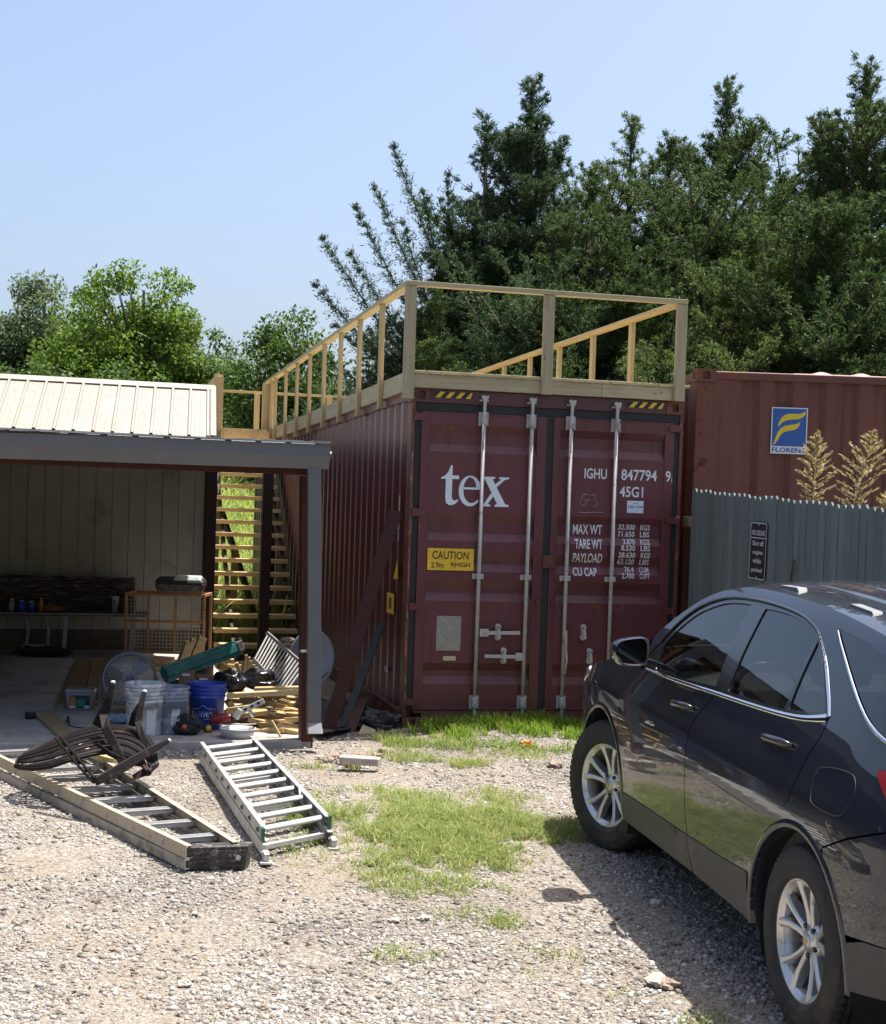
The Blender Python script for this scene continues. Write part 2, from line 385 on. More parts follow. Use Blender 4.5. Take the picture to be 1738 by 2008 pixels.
def casting(parent, x0, y0, z0, sx_, sy_, mat):
    """corner casting: block .162 x .178 x .118 with slotted faces"""
    m = MB(); X1, Y1, Z1 = .162, .178, .118; t = .028
    def P(x, y, z): return (x0+x*sx_, y0+y*sy_, z0+z)
    def bx(a, b, c, d, e, f):
        vs = [P(x, y, z) for z in (e, f) for y in (c, d) for x in (a, b)]
        m.add(vs, [(0,2,3,1),(4,5,7,6),(0,1,5,4),(2,6,7,3),(0,4,6,2),(1,3,7,5)])
    bx(t, X1-t, t, Y1, 0, Z1)
    n = 20
    def plate(wid, fn):      # outer face with a stadium hole
        outer = [(0, 0), (wid, 0), (wid, Z1), (0, Z1)]; c = (wid/2, Z1/2)
        hole = [(c[0]+.032*math.cos(2*math.pi*k/n), c[1]+(.012 if 0 < k < n/2 else -.012 if k > n/2 else 0)+.026*math.sin(2*math.pi*k/n)) for k in range(n)]
        polys = [[Vector((a, b, 0)) for a, b in outer], [Vector((a, b, 0)) for a, b in hole]]
        tri = tessellate_polygon(polys); pts = outer+hole
        m.add([fn(a, b, 0) for a, b in pts]+[fn(a, b, t) for a, b in pts], [tuple(q) for q in tri]+[tuple(i+len(pts) for i in q[::-1]) for q in tri])
        o = len(outer)
        m.add([fn(a, b, 0) for a, b in hole]+[fn(a, b, t) for a, b in hole], [(k, (k+1) % n, n+(k+1) % n, n+k) for k in range(n)])
        m.add([fn(a, b, 0) for a, b in outer]+[fn(a, b, t) for a, b in outer], [(k, (k+1) % 4, 4+(k+1) % 4, 4+k) for k in range(4)])
    plate(X1, lambda a, b, d: P(a, d-.004, b)); plate(Y1-t, lambda a, b, d: P(d-.004, t+a, b))
    return m.build('corner_casting', mat, parent, bevel=.003)
for x0, sx_ in ((0, 1), (W_, -1)):
    for y0, sy_ in ((0, 1), (L_, -1)):
        for z0 in (0, H_-.118): casting(cont, x0, y0, z0, sx_, sy_, MT['rust_frame'])
m = MB(); m.box(.163, W_-.163, .0, .11, 2.778, 2.892); m.build('header', MT['maroon'], cont, bevel=.004)
m = MB(); m.box(.163, W_-.163, .0, .11, .012, .155)
m.box(.085, W_-.085, .0, .03, .150, .172); m.build('sill', MT['rust_frame'], cont, bevel=.004)
# black and yellow stripes on the header
for hx0 in (.175, 1.905):
    m = MB(); m.box(hx0, hx0+.345, -.0015, 0, 2.822, 2.874); st = m.build('hazard_strip', MT['black_print'], cont)
    m = MB()
    for k in range(4):
        a = hx0+.02+k*.088; w = .042
        m.add([(a, -.003, 2.823), (a+w, -.003, 2.823), (min(a+w+.045, hx0+.345), -.003, 2.873), (a+.045, -.003, 2.873)], [(0,1,2,3)])
    m.build('stripe', MT['yellow'], st, fix=False)
# gasket behind the doors (dark frame the doors sit in)
m = MB()
m.box(.034, W_-.034, .034, .05, .172, 2.776)
m.box(.036, .082, .012, .034, .172, 2.776); m.box(W_-.082, W_-.036, .012, .034, .172, 2.776); m.box(.083, W_-.083, .012, .034, 2.708, 2.776)
m.box(1.19, 1.248, .004, .034, .172, 2.706)
m.build('gasket', MT['rubber'], cont)
# door sheets: horizontal recessed channels inside an upright frame
CH = [(2.60, 2.37), (1.86, 1.62), (1.52, 1.36), (1.29, 1.11), (.58, .40)]
def door_y(z, x=None):
    for hi, lo in CH:
        if lo <= z <= hi:
            s = .065
            return .030*min(1, (hi-z)/s, (z-lo)/s)
    return 0.0
ZB = sorted({round(v, 4) for hi, lo in CH for v in (hi, hi-.065, lo+.065, lo)})
def door(x0, x1, in0, in1):
    t = None
    m = MB()
    zs = [.20]+ZB+[2.69]
    for a, b in zip(zs, zs[1:]):
        m.add([(in0, door_y(a), a), (in1, door_y(a), a), (in1, door_y(b), b), (in0, door_y(b), b)], [(0,1,2,3)])
    d = m.build('door', MT['maroon_door'], cont, fix=False)
    m = MB(); m.box(x0, in0, -.006, .033, .176, 2.704); m.box(in1, x1, -.006, .033, .176, 2.704)
    m.box(in0, in1, -.003, .033, .176, .20); m.box(in0, in1, -.003, .033, 2.69, 2.704); m.build('door_frame', MT['maroon_door'], d, bevel=.004)
    return d
dL = door(.084, 1.188, .165, 1.10); dR = door(1.25, W_-.084, 1.312, 2.27)
# decals that follow the door channels
def decal(name, me_or_polys, mat, parent, off=.0025):
    bm = bmesh.new()
    if isinstance(me_or_polys, bpy.types.Mesh): bm.from_mesh(me_or_polys)
    else:
        for poly in me_or_polys:
            tri = tessellate_polygon([[Vector((a, b, 0)) for a, b in poly]])
            vs = [bm.verts.new((a, 0, b)) for a, b in poly]
            for t in tri:
                try: bm.faces.new([vs[i] for i in t])
                except ValueError: pass
    for z in ZB:
        bmesh.ops.bisect_plane(bm, geom=bm.verts[:]+bm.edges[:]+bm.faces[:], plane_co=(0, 0, z), plane_no=(0, 0, 1), dist=1e-5)
    for v in bm.verts: v.co.y += door_y(v.co.z)-off
    me = bpy.data.meshes.new(name); bm.to_mesh(me); bm.free(); me.materials.append(mat)
    o = bpy.data.objects.new(name, me); COL.objects.link(o); o.parent = parent; return o
def text_mesh(body, x0, z0, w, h, bold=0.0, slant=0.0, axes=None, pos=(0, 0, 0)):
    """mesh of the words fitted to a box w x h with its lower left at x0,z0, in the x,z plane"""
    cu = bpy.data.curves.new('t', 'FONT'); cu.body = body; cu.size = 1; cu.offset = bold; cu.resolution_u = 3
    ob = bpy.data.objects.new('t', cu); COL.objects.link(ob)
    bpy.context.view_layer.update()
    me = bpy.data.meshes.new_from_object(ob); bpy.data.objects.remove(ob); bpy.data.curves.remove(cu)
    n = len(me.vertices); a = np.zeros(n*3, np.float32); me.vertices.foreach_get('co', a); a = a.reshape(-1, 3)
    mn, mx = a.min(0), a.max(0)
    x = (a[:, 0]-mn[0])/(mx[0]-mn[0])*w; z = (a[:, 1]-mn[1])/(mx[1]-mn[1])*h
    out = np.stack([x0+x+z*slant, np.zeros(n), z0+z], 1)
    me.vertices.foreach_set('co', out.astype(np.float32).ravel()); me.update(); return me
def ell(cx_, cz_, rx, rz, a0, a1, n=26): return [(cx_+rx*math.cos(R(a0+(a1-a0)*k/n)), cz_+rz*math.sin(R(a0+(a1-a0)*k/n))) for k in range(n+1)]
# "tex" in a heavy serif face
t_ = [(.268, 2.140), (.268, 2.150), (.300, 2.168), (.330, 2.200), (.352, 2.258), (.366, 2.258), (.366, 2.172), (.424, 2.172), (.424, 2.142), (.366, 2.142),
      (.366, 1.995), (.370, 1.972), (.384, 1.960), (.404, 1.963), (.420, 1.972), (.424, 1.962), (.400, 1.934), (.368, 1.920), (.340, 1.922), (.318, 1.940), (.310, 1.972), (.310, 2.142)]
e_ = ell(.525, 2.045, .098, .130, 3, 322)+ell(.532, 2.050, .088, .108, 318, 262, 8)+ell(.545, 2.055, .076, .098, 262, 184, 12)+[(.469, 2.062), (.580, 2.062), (.580, 2.070)]+ell(.527, 2.072, .052, .083, 0, 90, 8)+ell(.527, 2.072, .054, .083, 90, 170, 8)+[(.470, 2.074), (.622, 2.074)]
e1 = ell(.525, 2.045, .100, .130, 88, 318)+ell(.535, 2.048, .078, .104, 318, 262, 8)+ell(.535, 2.055, .070, .111, 262, 100, 18)+[(.525, 2.155)]
e2 = ell(.525, 2.045, .100, .130, 87.9, 14)+[(.574, 2.078)]+ell(.530, 2.078, .046, .078, 8, 88, 10)
e3 = [(.466, 2.058), (.624, 2.058), (.622, 2.0765), (.4685, 2.0765)]
x1_ = [(.620, 2.172), (.742, 2.172), (.742, 2.160), (.718, 2.152), (.836, 1.944), (.868, 1.936), (.868, 1.920), (.745, 1.920), (.745, 1.934), (.766, 1.942), (.650, 2.152), (.620, 2.160)]
x2_ = [(.7335, 2.060), (.7525, 2.091), (.795, 2.146), (.776, 2.158), (.776, 2.172), (.866, 2.172), (.866, 2.160), (.828, 2.150), (.7545, 2.088)]
x2_ = [(.742, 2.1090), (.757, 2.0835), (.826, 2.150), (.866, 2.160), (.866, 2.172), (.776, 2.172), (.776, 2.160), (.796, 2.150)]
x3_ = [(.7285, 1.9840+.022), (.7125, 2.036), (.650, 1.944), (.620, 1.934), (.620, 1.920), (.706, 1.920), (.706, 1.932), (.686, 1.944)]
for nm, pl in (('letter_t', [t_]), ('letter_e', [e1, e2, e3]), ('letter_x', [x1_, x2_, x3_])): decal(nm, pl, MT['tex_print'], dL, .004)
def words(body, x0, z0, w, h, parent, mat='white_print', bold=.018, slant=0, name='lettering'):
    return decal(name, text_mesh(body, x0, z0, w, h, bold, slant), MT[mat], parent, .003)
words('IGHU', 1.540, 2.190, .205, .090, dR); words('847794', 1.877, 2.188, .330, .096, dR); o9 = words('9', 2.285, 2.188, .048, .096, dR); o9.location.y = -.007
m = MB(); m.box(2.342, 2.346, -.009, -.0065, 2.186, 2.225); m.build('lettering', MT['white_print'], dR)
words('45G1', 1.867, 2.042, .218, .093, dR)
words('MAX WT', 1.462, 1.707, .266, .086, dR); words('TARE WT', 1.476, 1.582, .252, .084, dR)
words('PAYLOAD', 1.464, 1.462, .268, .082, dR); words('CU CAP', 1.468, 1.345, .220, .074, dR)
for s1, s2, z, sl in (('32.500', 'KGS', 1.757, .1), ('71.650', 'LBS', 1.696, 0), ('3.870', 'KGS', 1.630, 0), ('8.530', 'LBS', 1.575, 0),
                  ('28.630', 'KGS', 1.513, .12), ('63.120', 'LBS', 1.455, 0), ('76.4', 'CUM', 1.387, 0), ('2.700', 'CUFT', 1.332, 0)):
    w1 = {'3.870': .11, '8.530': .13, '76.4': .085, '2.700': .115}.get(s1, .155)
    words(s1, 2.030-w1, z, w1, .048, dR, slant=sl); words(s2, 2.080, z, .088 if s2 != 'CUFT' else .095, .048, dR, slant=sl)
# small white sticker
m = MB(); m.box(1.942, 2.092, -.0015, .0005, 1.906, 2.012); stk = m.build('sticker', M('white sticker', (.62, .68, .76), .4), dR)
me = text_mesh('CMA CGM', 1.948, 1.950, .138, .020, .03); o = decal('lettering', me, M('blue print', (.05, .1, .35), .5), stk, .0025)
m = MB(); m.tube([(1.99+k*.012, -.003, 1.985+.008*math.sin(k*.6)) for k in range(6)], .0018, 5); m.build('lettering', M('thin red print', (.25, .12, .16), .5), stk)
# chalk G3 with a line under it
m = MB()
Gp = [(1.575, 2.050), (1.550, 2.056), (1.522, 2.030), (1.510, 1.985), (1.525, 1.955), (1.552, 1.958), (1.568, 1.985), (1.573, 2.003), (1.540, 2.003), (1.600, 2.006)]
T3 = [(1.600, 2.046), (1.635, 2.056), (1.655, 2.040), (1.630, 2.010), (1.660, 2.000), (1.668, 1.975), (1.650, 1.952), (1.618, 1.955)]
UL = [(1.49, 1.898), (1.56, 1.894), (1.64, 1.902), (1.724, 1.903)]
for pl in (Gp, T3, UL): m.tube([(a, door_y(b)-.003, b) for a, b in pl], .0026, 5)
m.build('chalk_mark', MT['chalk'], dR)
# caution placard
m = MB(); m.box(.171, .577, -.0035, -.0005, 1.367, 1.553); pc = m.build('caution_placard', MT['yellow'], dL, bevel=.001)
pc.location = (0, -.004, 0)
for b_, x, z, w, h in (('CAUTION', .212, 1.462, .318, .068), ('2.9m', .205, 1.388, .108, .048), ('9|HIGH', .372, 1.388, .172, .048)):
    me = text_mesh(b_, x, z, w, h, .012); o = bpy.data.objects.new('lettering', me); COL.objects.link(o); o.parent = pc; me.materials.append(MT['black_print']); o.location = (0, -.0055, 0)
m = MB(); m.box(.271, .484, -.005, .002, .686, .980)
for k in range(9): m.box(.285, .285+random.uniform(.12, .185), -.0062, -.005, .955-k*.03, .9575-k*.03)
m.build('data_plate', MT['grey_plate'], dL, bevel=.001)
m = MB(); m.box(.336, .446, -.005, .002, .601, .638); m.build('small_plate', M('pale metal tag', (.55, .42, .25), .5), dL, bevel=.001)
# lock rods, keepers, brackets
def rod(x, par, lean, low=.14):
    m = MB(); m.tube([(x-lean, -.045, .20), (x, -.045, 2.72)], .0165, 12); rd = m.build('lock_rod', MT['galv'], par)
    for z0, z1 in ((2.600, 2.715), (.193, .306)):
        xx = x if z0 > 1 else x-lean
        m = MB(); m.box(xx-.042, xx+.042, -.030, -.004, z0, z1)
        m.tube([(xx, -.045, z0+.01), (xx, -.045, z1-.01)], .026, 10)
        for a in (-.031, .031):
            for b in (z0+.018, z1-.018): m.tube([(xx+a, -.036, b), (xx+a, -.028, b)], .007, 8)
        m.build('rod_bracket', MT['galv'], rd, bevel=.003)
    m = MB(); m.prism([(-.011, .71), (.011, .71), (.014, .80), (.034, .825), (.030, .85), (.006, .838), (-.008, .85), (-.03, .842), (-.028, .826), (-.012, .80)], -.058, -.036, m=Matrix.Translation((x, 0, 2.01)))
    m.box(x-.04, x+.04, -.03, -.001, 2.806, 2.822); m.build('cam_keeper', MT['galv'], rd, bevel=.003)
    m = MB(); x2 = x-lean; m.prism([(-.011, .20), (.011, .20), (.014, .11), (.030, .088), (.026, .066), (.004, .076), (-.02, .07), (-.024, .085), (-.012, .11)], -.058, -.036, m=Matrix.Translation((x2, 0, 0)))
    m.box(x2-.03, x2+.03, -.03, -.001, .085, .10); m.build('cam_keeper', MT['galv'], rd, bevel=.003)
    m = MB(); xm = x-lean*.55; m.box(xm-.050, xm+.050, -.020, -.002, 1.300, 1.345); m.box(xm-.023, xm+.023, -.067, -.02, 1.303, 1.342)
    for a in (-.038, .038): m.tube([(xm+a, -.026, 1.322), (xm+a, -.018, 1.322)], .006, 8)
    m.build('rod_bracket', MT['galv'], rd, bevel=.003)
    return rd
r1 = rod(.617, dL, .004); r2 = rod(1.040, dL, .002); r3 = rod(1.394, dR, .002); r4 = rod(1.805, dR, .002)
def handle(rod_, xr, z, x1, hasp_x):
    m = MB(); s = 1 if x1 > xr else -1
    m.box(min(xr+s*.012, xr+s*.09), max(xr+s*.012, xr+s*.09), -.055, -.035, z-.033, z+.033)
    m.bar((xr+s*.07, -.055, z), (x1, -.050, z+.003), .012, .030)
    m.tube([(xr+s*.052, -.062, z), (xr+s*.052, -.05, z)], .012, 8)
    m.build('door_handle', MT['galv'], rod_, bevel=.003)
def hasp(x, z, par):
    m = MB(); m.lathe([(0, -.034), (.024, -.034), (.026, -.03), (.026, -.004)], 14, 'Y', (x, 0, z+.045)); m.lathe([(0, -.034), (.024, -.034), (.026, -.03), (.026, -.004)], 14, 'Y', (x, 0, z-.045))
    m.box(x-.022, x+.022, -.03, -.004, z-.045, z+.045); m.bar((x-.004, -.058, z+.03), (x+.006, -.058, z-.055), .026, .012, up=(0, 1, 0))
    m.tube([(x, -.064, z+.045), (x, -.03, z+.045)], .010, 8)
    m.build('handle_hasp', MT['galv'], par, bevel=.002)
handle(r1, .626, .845, .995, .8); hasp(.805, .851, dL)
handle(r2, 1.051, .643, .687, .86); hasp(.862, .648, dL)
hasp(1.573, .858, dR); hasp(1.638, .650, dR)
m = MB(); m.bar((1.398, -.066, .875), (1.402, -.070, .74), .028, .012, up=(0, 1, 0)); m.bar((1.402, -.070, .74), (1.418, -.066, .62), .020, .012, up=(0, 1, 0)); m.bar((1.418, -.066, .62), (1.404, -.062, .50), .016, .010, up=(0, 1, 0)); m.build('door_handle', MT['galv'], r3, bevel=.003)
for z in (2.655, 1.852, 1.057, .248):
    for sgn, par in ((1, dL), (-1, dR)):
        X = (lambda a: a) if sgn == 1 else (lambda a: W_-a)
        m = MB(); xs = sorted((X(.036), X(.140)))
        m.prism([(X(.030), z-.030), (X(.118), z-.030), (X(.142), z-.012), (X(.142), z+.016), (X(.118), z+.030), (X(.030), z+.030)], -.022, -.0065)
        m.tube([(X(.034), -.012, z-.036), (X(.034), -.012, z+.036)], .014, 10); m.build('hinge', MT['maroon_door'], par, bevel=.003)
m = MB(); m.box(1.185, 1.29, -.030, -.0065, 1.405, 1.517); m.box(1.21, 1.262, -.034, -.03, 1.42, 1.50); m.build('lock_box', MT['rust_frame'], dR, bevel=.004)
m = MB(); m.box(1.135, 1.165, -.03, -.0065, 1.10, 1.13); m.tube([(1.15, -.03, 1.10), (1.15, -.045, 1.09), (1.16, -.03, 1.08)], .006, 6); m.build('seal_lug', MT['rust_frame'], dL)
m = MB(); m.box(1.268, 1.29, -.03, -.0065, 1.10, 1.135); m.build('seal_lug', MT['rust_frame'], dR)
# stickers on the near end of the left side
m = MB(); m.add([(-.002, .345, 1.27), (-.002, .555, 1.262), (-.002, .40, 1.43)], [(0,1,2)]); m.build('warning_triangle', MT['yellow'], cont, fix=False, solid=.002)
m = MB(); m.box(-.004, .0, .50, .80, .95, 1.13); ws = m.build('warning_sticker', MT['yellow'], cont)
m = MB(); m.box(-.006, -.004, .60, .70, .99, 1.09); m.build('symbol', MT['black_print'], ws)
m = MB()
for y_, z_ in ((.39, 1.60), (.39, 1.69)):
    m.box(-.003, .0, y_, y_+.012, z_, z_+.07); m.box(-.003, .0, y_, y_+.05, z_, z_+.008); m.box(-.003, .0, y_, y_+.05, z_+.062, z_+.07)
m.box(-.003, .0, .375, .40, 1.86, 1.995)
m.build('white_marking', MT['white_print'], cont)
me = text_mesh('CMA', 0, 0, .16, .05, .02); o = bpy.data.objects.new('lettering', me); COL.objects.link(o); o.parent = cont; me.materials.append(MT['white_print'])
o.matrix_local = Matrix.Translation((-.003, .82, .42)) @ Matrix.Rotation(-math.pi/2, 4, 'Z')

# pale scrapes down to bare metal on the near corner post
rs_ = random.Random(8); MT['bare'] = M('bare scraped metal', (.42, .30, .26), .6, 0, .3, 30)
for z_, l_ in ((2.52, .10), (2.30, .05), (2.05, .30), (1.72, .20), (1.45, .10), (1.20, .35), (.95, .12), (.62, .30), (.40, .08), (.22, .10)):
    m = MB(); x_ = rs_.uniform(.010, .024); m.tube([(x_+rs_.uniform(-.003, .003), -.0005, z_+l_*k_/7) for k_ in range(8)], [.0008+.0022*rs_.random() for _ in range(8)], 5); m.build('bare_scrape', MT['bare'], cont)
# ------------------------------------------------------------------ timber roof deck with railing
deck = thing('roof_deck', 'pale timber deck with open stud railing built on the roof of the tex container', 'deck', CFM)
m = MB()
for k in range(17):
    x0 = -.035+k*.1475; m.box(x0, x0+.140, -.05+random.uniform(-.006, .006), 12.2, 3.012, 3.038)
m.build('deck_board', MT['greyy'], deck, bevel=.003)
rim = [((-.04, -.002), (-.04, 12.2), 'greyy'), ((W_+.0, .04), (W_+.0, 12.2), 'piney')]
m = MB(); m.box(-.04, -.002, -.038, 12.2, 2.872, 3.011); m.build('rim_board', MT['greyy'], deck, bevel=.003)
m = MB(); m.box(W_-.045, W_-.007, 0, 12.2, 2.894, 3.011); m.build('rim_board', MT['piney'], deck, bevel=.003)
m = MB(); m.box(0, 1.66, -.038, -.0, 2.896, 3.011); m.box(1.663, W_-.046, -.0375, -.0, 2.897, 3.011); m.build('rim_board', MT['greyx'], deck, bevel=.003)
m = MB(); m.box(-.04, W_, 12.2, 12.238, 2.896, 3.011); m.build('rim_board', MT['pine'], deck, bevel=.003)
def post(x0, x1, y0, y1, z0, z1, mat='pinez', name='post', par=deck):
    m = MB(); m.box(x0, x1, y0, y1, z0, z1); return m.build(name, MT[mat], par, bevel=.003)
post(-.100, -.005, -.078, -.040, 2.795, 3.735, 'greyz'); post(-.080, -.042, -.038, .052, 2.80, 3.735, 'greyz')
post(1.105, 1.200, -.078, -.040, 2.888, 3.735, 'greyz'); post(W_-.125, W_-.03, -.078, -.040, 2.892, 3.735, 'greyz')
for k in range(9):
    y = 1.146+1.146*k-.045
    if y > 10.2: break
    post(-.079, -.041, y, y+.09, 2.785, 3.735, 'pinez')
post(-.079, -.041, 9.62, 9.71, 2.785, 3.735); post(-.08, .01, 10.12, 10.21, 2.785, 3.735); post(.012, .05, 10.12, 10.21, 3.04, 3.735)
for k in range(10):
    y = 1.25+1.13*k
    if y > 12: break
    post(W_-.045, W_-.007, y, y+.09, 3.04, 3.735, 'pinez')
post(W_-.045, W_-.007, .0, .09, 3.04, 3.735)
for x in (-.86, -.05, 1.15, W_-.1): post(x, x+.09, 12.162, 12.198, 3.04, 3.735)
m = MB(); m.box(-.10, W_-.03, -.085, .005, 3.736, 3.774); m.build('top_rail', MT['greyx'], deck, bevel=.003)
m = MB(); m.box(-.10, -.01, .006, 10.22, 3.736, 3.774); m.build('top_rail', MT['greyy'], deck, bevel=.003)
m = MB(); m.box(W_-.10, W_-.01, .006, 12.2, 3.736, 3.774); m.build('top_rail', MT['piney'], deck, bevel=.003)
m = MB(); m.box(-.86, W_-.0, 12.201, 12.29, 3.736, 3.774); m.build('top_rail', MT['pine'], deck, bevel=.003)

MT['darkold'] = wood('dark old board', (.06, .045, .035), axis=2)
# ------------------------------------------------------------------ stairs up the side of the container to the deck
st = thing('timber_staircase', 'open timber stairs rising between the barn and the side of the tex container', 'stairs', CFM @ Matrix.Translation((-.6, 5.6, .05)))
OX, OY, OZ = .6, -5.6, -.05
X0s, X1s = -1.11, -.085
for i in range(17):
    z = .20+.1645*i; y = 5.70+.2262*i
    X0s = -1.11 if i < 12 else -.86
    m = MB(); m.box(X0s+OX, X1s+OX, y+OY-.002, y+OY+.12, z-.052+OZ, z+OZ); m.box(X0s+OX, X1s+OX, y+OY+.126, y+OY+.245, z-.052+OZ, z+OZ)
    m.build('tread', MT['treadw'], st, bevel=.003)
X0s = -1.11; slope = .1645/.2262
for xs in (-.90, X1s-.068):
    m = MB(); y0, y1 = 5.55, 5.70+.2262*17
    def zz(y): return .20+(y-5.70)*slope-.16
    poly = [(y0+OY, OZ+max(.0, zz(y0)-.02)), (y0+OY, OZ), (y0+.25+OY, OZ), (y1+OY, OZ+zz(y1)-.28), (y1+OY, OZ+zz(y1)-.01)]
    m.prism(poly, xs+OX, xs+.038+OX, 'X'); m.build('stringer', MT['darkold'], st)
X0s = -.77
for x in (X0s-.09,):
    for y in (9.75, 12.05): post(x+OX, x+.10+OX, y+OY, y+.09+OY, OZ-.1, 3.77+OZ, 'pinez', 'newel_post', st)
post(X0s-.128+OX, X0s-.0905+OX, 9.70+OY, 9.84+OY, 2.6+OZ, 3.80+OZ, 'pinez', 'newel_post', st); post(-.185+OX, -.083+OX, 9.70+OY, 9.79+OY, 3.012+OZ, 3.70+OZ, 'pinez', 'newel_post', st)
post(X0s-.0+OX, X0s+.09+OX, 7.6+OY, 7.69+OY, OZ-.1, 1.35+OZ, 'pinez', 'support_post', st)
m = MB()
for k in range(5): m.box(X0s+.13*k+OX, X0s+.13*k+.122+OX, 9.58+OY, 12.14+OY, 2.985+OZ, 3.011+OZ)
m.build('landing_board', MT['piney'], st)
m = MB(); m.box(X0s-.02+OX, X0s+.02+OX, 9.58+OY, 12.1+OY, 2.84+OZ, 2.984+OZ); m.box(X0s+.021+OX, X1s+OX, 9.56+OY, 9.6+OY, 2.84+OZ, 2.984+OZ); m.box(X0s+.021+OX, X1s+OX, 12.08+OY, 12.12+OY, 2.84+OZ, 2.984+OZ); m.build('landing_frame', MT['piney'], st)
m = MB(); m.box(X0s-.09+OX, X0s+OX, 9.85+OY, 12.2+OY, 3.771+OZ, 3.809+OZ); m.build('hand_rail', MT['piney'], st)
# dark boards stacked upright under the stairs against the container
m = MB()
for k in range(7): m.bar((-.22+OX+.02*k, 8.2+OY+.18*k, OZ), (-.15+OX+.01*k, 8.3+OY+.18*k, 1.25+.17*k+OZ), .10, .03, up=(0, 1, 0))
m.build('skirt_board', MT['darkold'], st)
m = MB(); m.bar((-.35+OX, 6.9+OY, OZ), (-.82+OX, 8.6+OY, 1.75+OZ), .16, .05, up=(1, 0, 0)); m.build('brace', wood('dark brace', (.05, .038, .03), axis=2), st)
# ------------------------------------------------------------------ barn with its lean-to porch
BY = .2705; BFM = frame((-.97, 11.385, 0), BY)
MT['roofw'] = M('cream roof sheet', (.285, .258, .212), .45, .1, .06, 4, .05, 60, dirt=(.42, .35, .27), dirt_amt=.1, ds=2)
MT['roofs'] = M('bright galvanised roof sheet', (.45, .45, .45), .4, .6, .1, 10, .1, 40)
MT['siding'] = M('beige siding', (.36, .335, .285), .75, 0, .08, 3, .2, 45, dirt=(.24, .215, .175), dirt_amt=.2, ds=1.5)
MT['gutter'] = M('grey painted gutter', (.115, .120, .140), .32, .1, .05, 5, .06, 90, dirt=(.14, .13, .12), dirt_amt=.12, ds=4)
MT['porchdark'] = wood('very dark brown timber', (.030, .014, .014), axis=2, rough=.6, knots=False, rand=.05)  # darker brown than the front post, for the inner posts
MT['porchred'] = wood('dark red brown painted timber', (.070, .024, .020), axis=2, rough=.6, knots=False, rand=.05)
MT['concrete'] = M('concrete slab', (.38, .365, .345), .85, 0, .16, 2.5, .3, 60, dirt=(.25, .23, .20), dirt_amt=.45, ds=2.2)
slab = MB(); slab.box(-9, 0, 0, 7.6, -.12, .05); so_ = slab.build('porch_floor', MT['concrete'], None, bevel=.01); so_.matrix_world = BFM; tag(so_, kind='structure')
barn = thing('barn', 'low barn with cream ribbed metal roof and a shaded lean-to porch behind a grey gutter', 'barn', BFM)
# siding wall, one sheet with v grooves
def groove_wall(x0, x1, y, z0, z1, pitch, name='wall', off=0.0):
    m = MB(); xs = []; x = x0
    while x < x1-.001:
        e = min(x+pitch, x1); xs += [(x+.006, 0), (e-.006, 0), (e, .011)] if e < x1 else [(x+.006, 0), (e, 0)]; x = e
    pts = [(x0, 0)]+xs
    for (a, d), (b, e) in zip(pts, pts[1:]):
        m.add([(a, y+d, z0), (b, y+e, z0), (b, y+e, z1), (a, y+d, z1)], [(0,1,2,3)])
    return m
o = groove_wall(-9.017, -.10, 7.2, .30, 2.72, .2, 'wall').build('wall', MT['siding'], barn, fix=False)
m = MB(); m.box(-9, -.10, 7.212, 10.3, .05, 2.70); m.box(-9, -.10, 7.17, 7.211, .05, .30); m.build('wall_core', M('dark footing boards', (.10, .075, .055), .8, 0, .3, 8, .3), barn)
m = MB(); m.box(-8.9, -8.8, .2, 7.17, .05, 2.3); m.build('wall', MT['siding'], barn)  # unseen end wall, added to keep the porch interior dark
# gable wall at the stairs side
m = MB(); m.prism([(7.2, .3), (10.3, .3), (10.3, 2.7), (8.5, 3.40), (7.2, 2.72)], -.10, -.085, 'X'); m.build('gable_wall', MT['siding'], barn)
# ribbed main roof: front slope and rear slope
def ribbed(x0, x1, ya, za, yb, zb, pitch, h, phase=0, sh=(0, 0)):
    m = MB(); n = Vector((0, -(zb-za), yb-ya)).normalized(); pr = [(x0, 0)]; x = x0+phase
    while x+.06 < x1:
        if x > x0: pr += [(x, 0), (x+.014, h), (x+.036, h), (x+.05, 0)]
        for q in (.085, .15):
            if x+q+.008 < x1: pr += [(x+q, 0), (x+q+.004, h*.12), (x+q+.008, 0)]
        x += pitch
    pr.append((x1, 0))
    for (a, d), (b, e) in zip(pr, pr[1:]):
        A = Vector((0, ya, za)); B = Vector((0, yb, zb))
        m.add([A+n*d+Vector((a+sh[0], 0, 0)), A+n*e+Vector((b+sh[0], 0, 0)), B+n*e+Vector((b+sh[1], 0, 0)), B+n*d+Vector((a+sh[1], 0, 0))], [(0,1,2,3)])
    return m
RX1 = .07
rf = ribbed(-9, RX1, 6.93, 2.70, 8.45, 3.425, .2285, .022, .055, (-.10, .055)).build('roof', MT['roofw'], barn, fix=False, solid=.002)
m = MB()
for k in range(39):
    for r_ in (.06, .40, .72):
        x = .055-9+.2285*k-.20+.155*r_; y = 6.93+(1.52)*r_; z = 2.70+.725*r_+.006
        m.lathe([(0, .006), (.006, .006), (.008, 0)], 6, 'Z', (x, y, z))
m.build('roof_screw', M('screw heads', (.3, .27, .23), .5, .5), rf); bpy.data.objects[-1] if False else None
ribbed(-9, RX1, 10.4, 2.62, 8.47, 3.425, .2285, .022).build('roof', MT['roofw'], barn, fix=False, solid=.002)
m = MB(); m.prism([(8.33, 3.385), (8.46, 3.452), (8.60, 3.385), (8.60, 3.392), (8.46, 3.462), (8.33, 3.393)], -9, RX1+.065, 'X'); m.build('ridge_cap', MT['roofw'], barn)
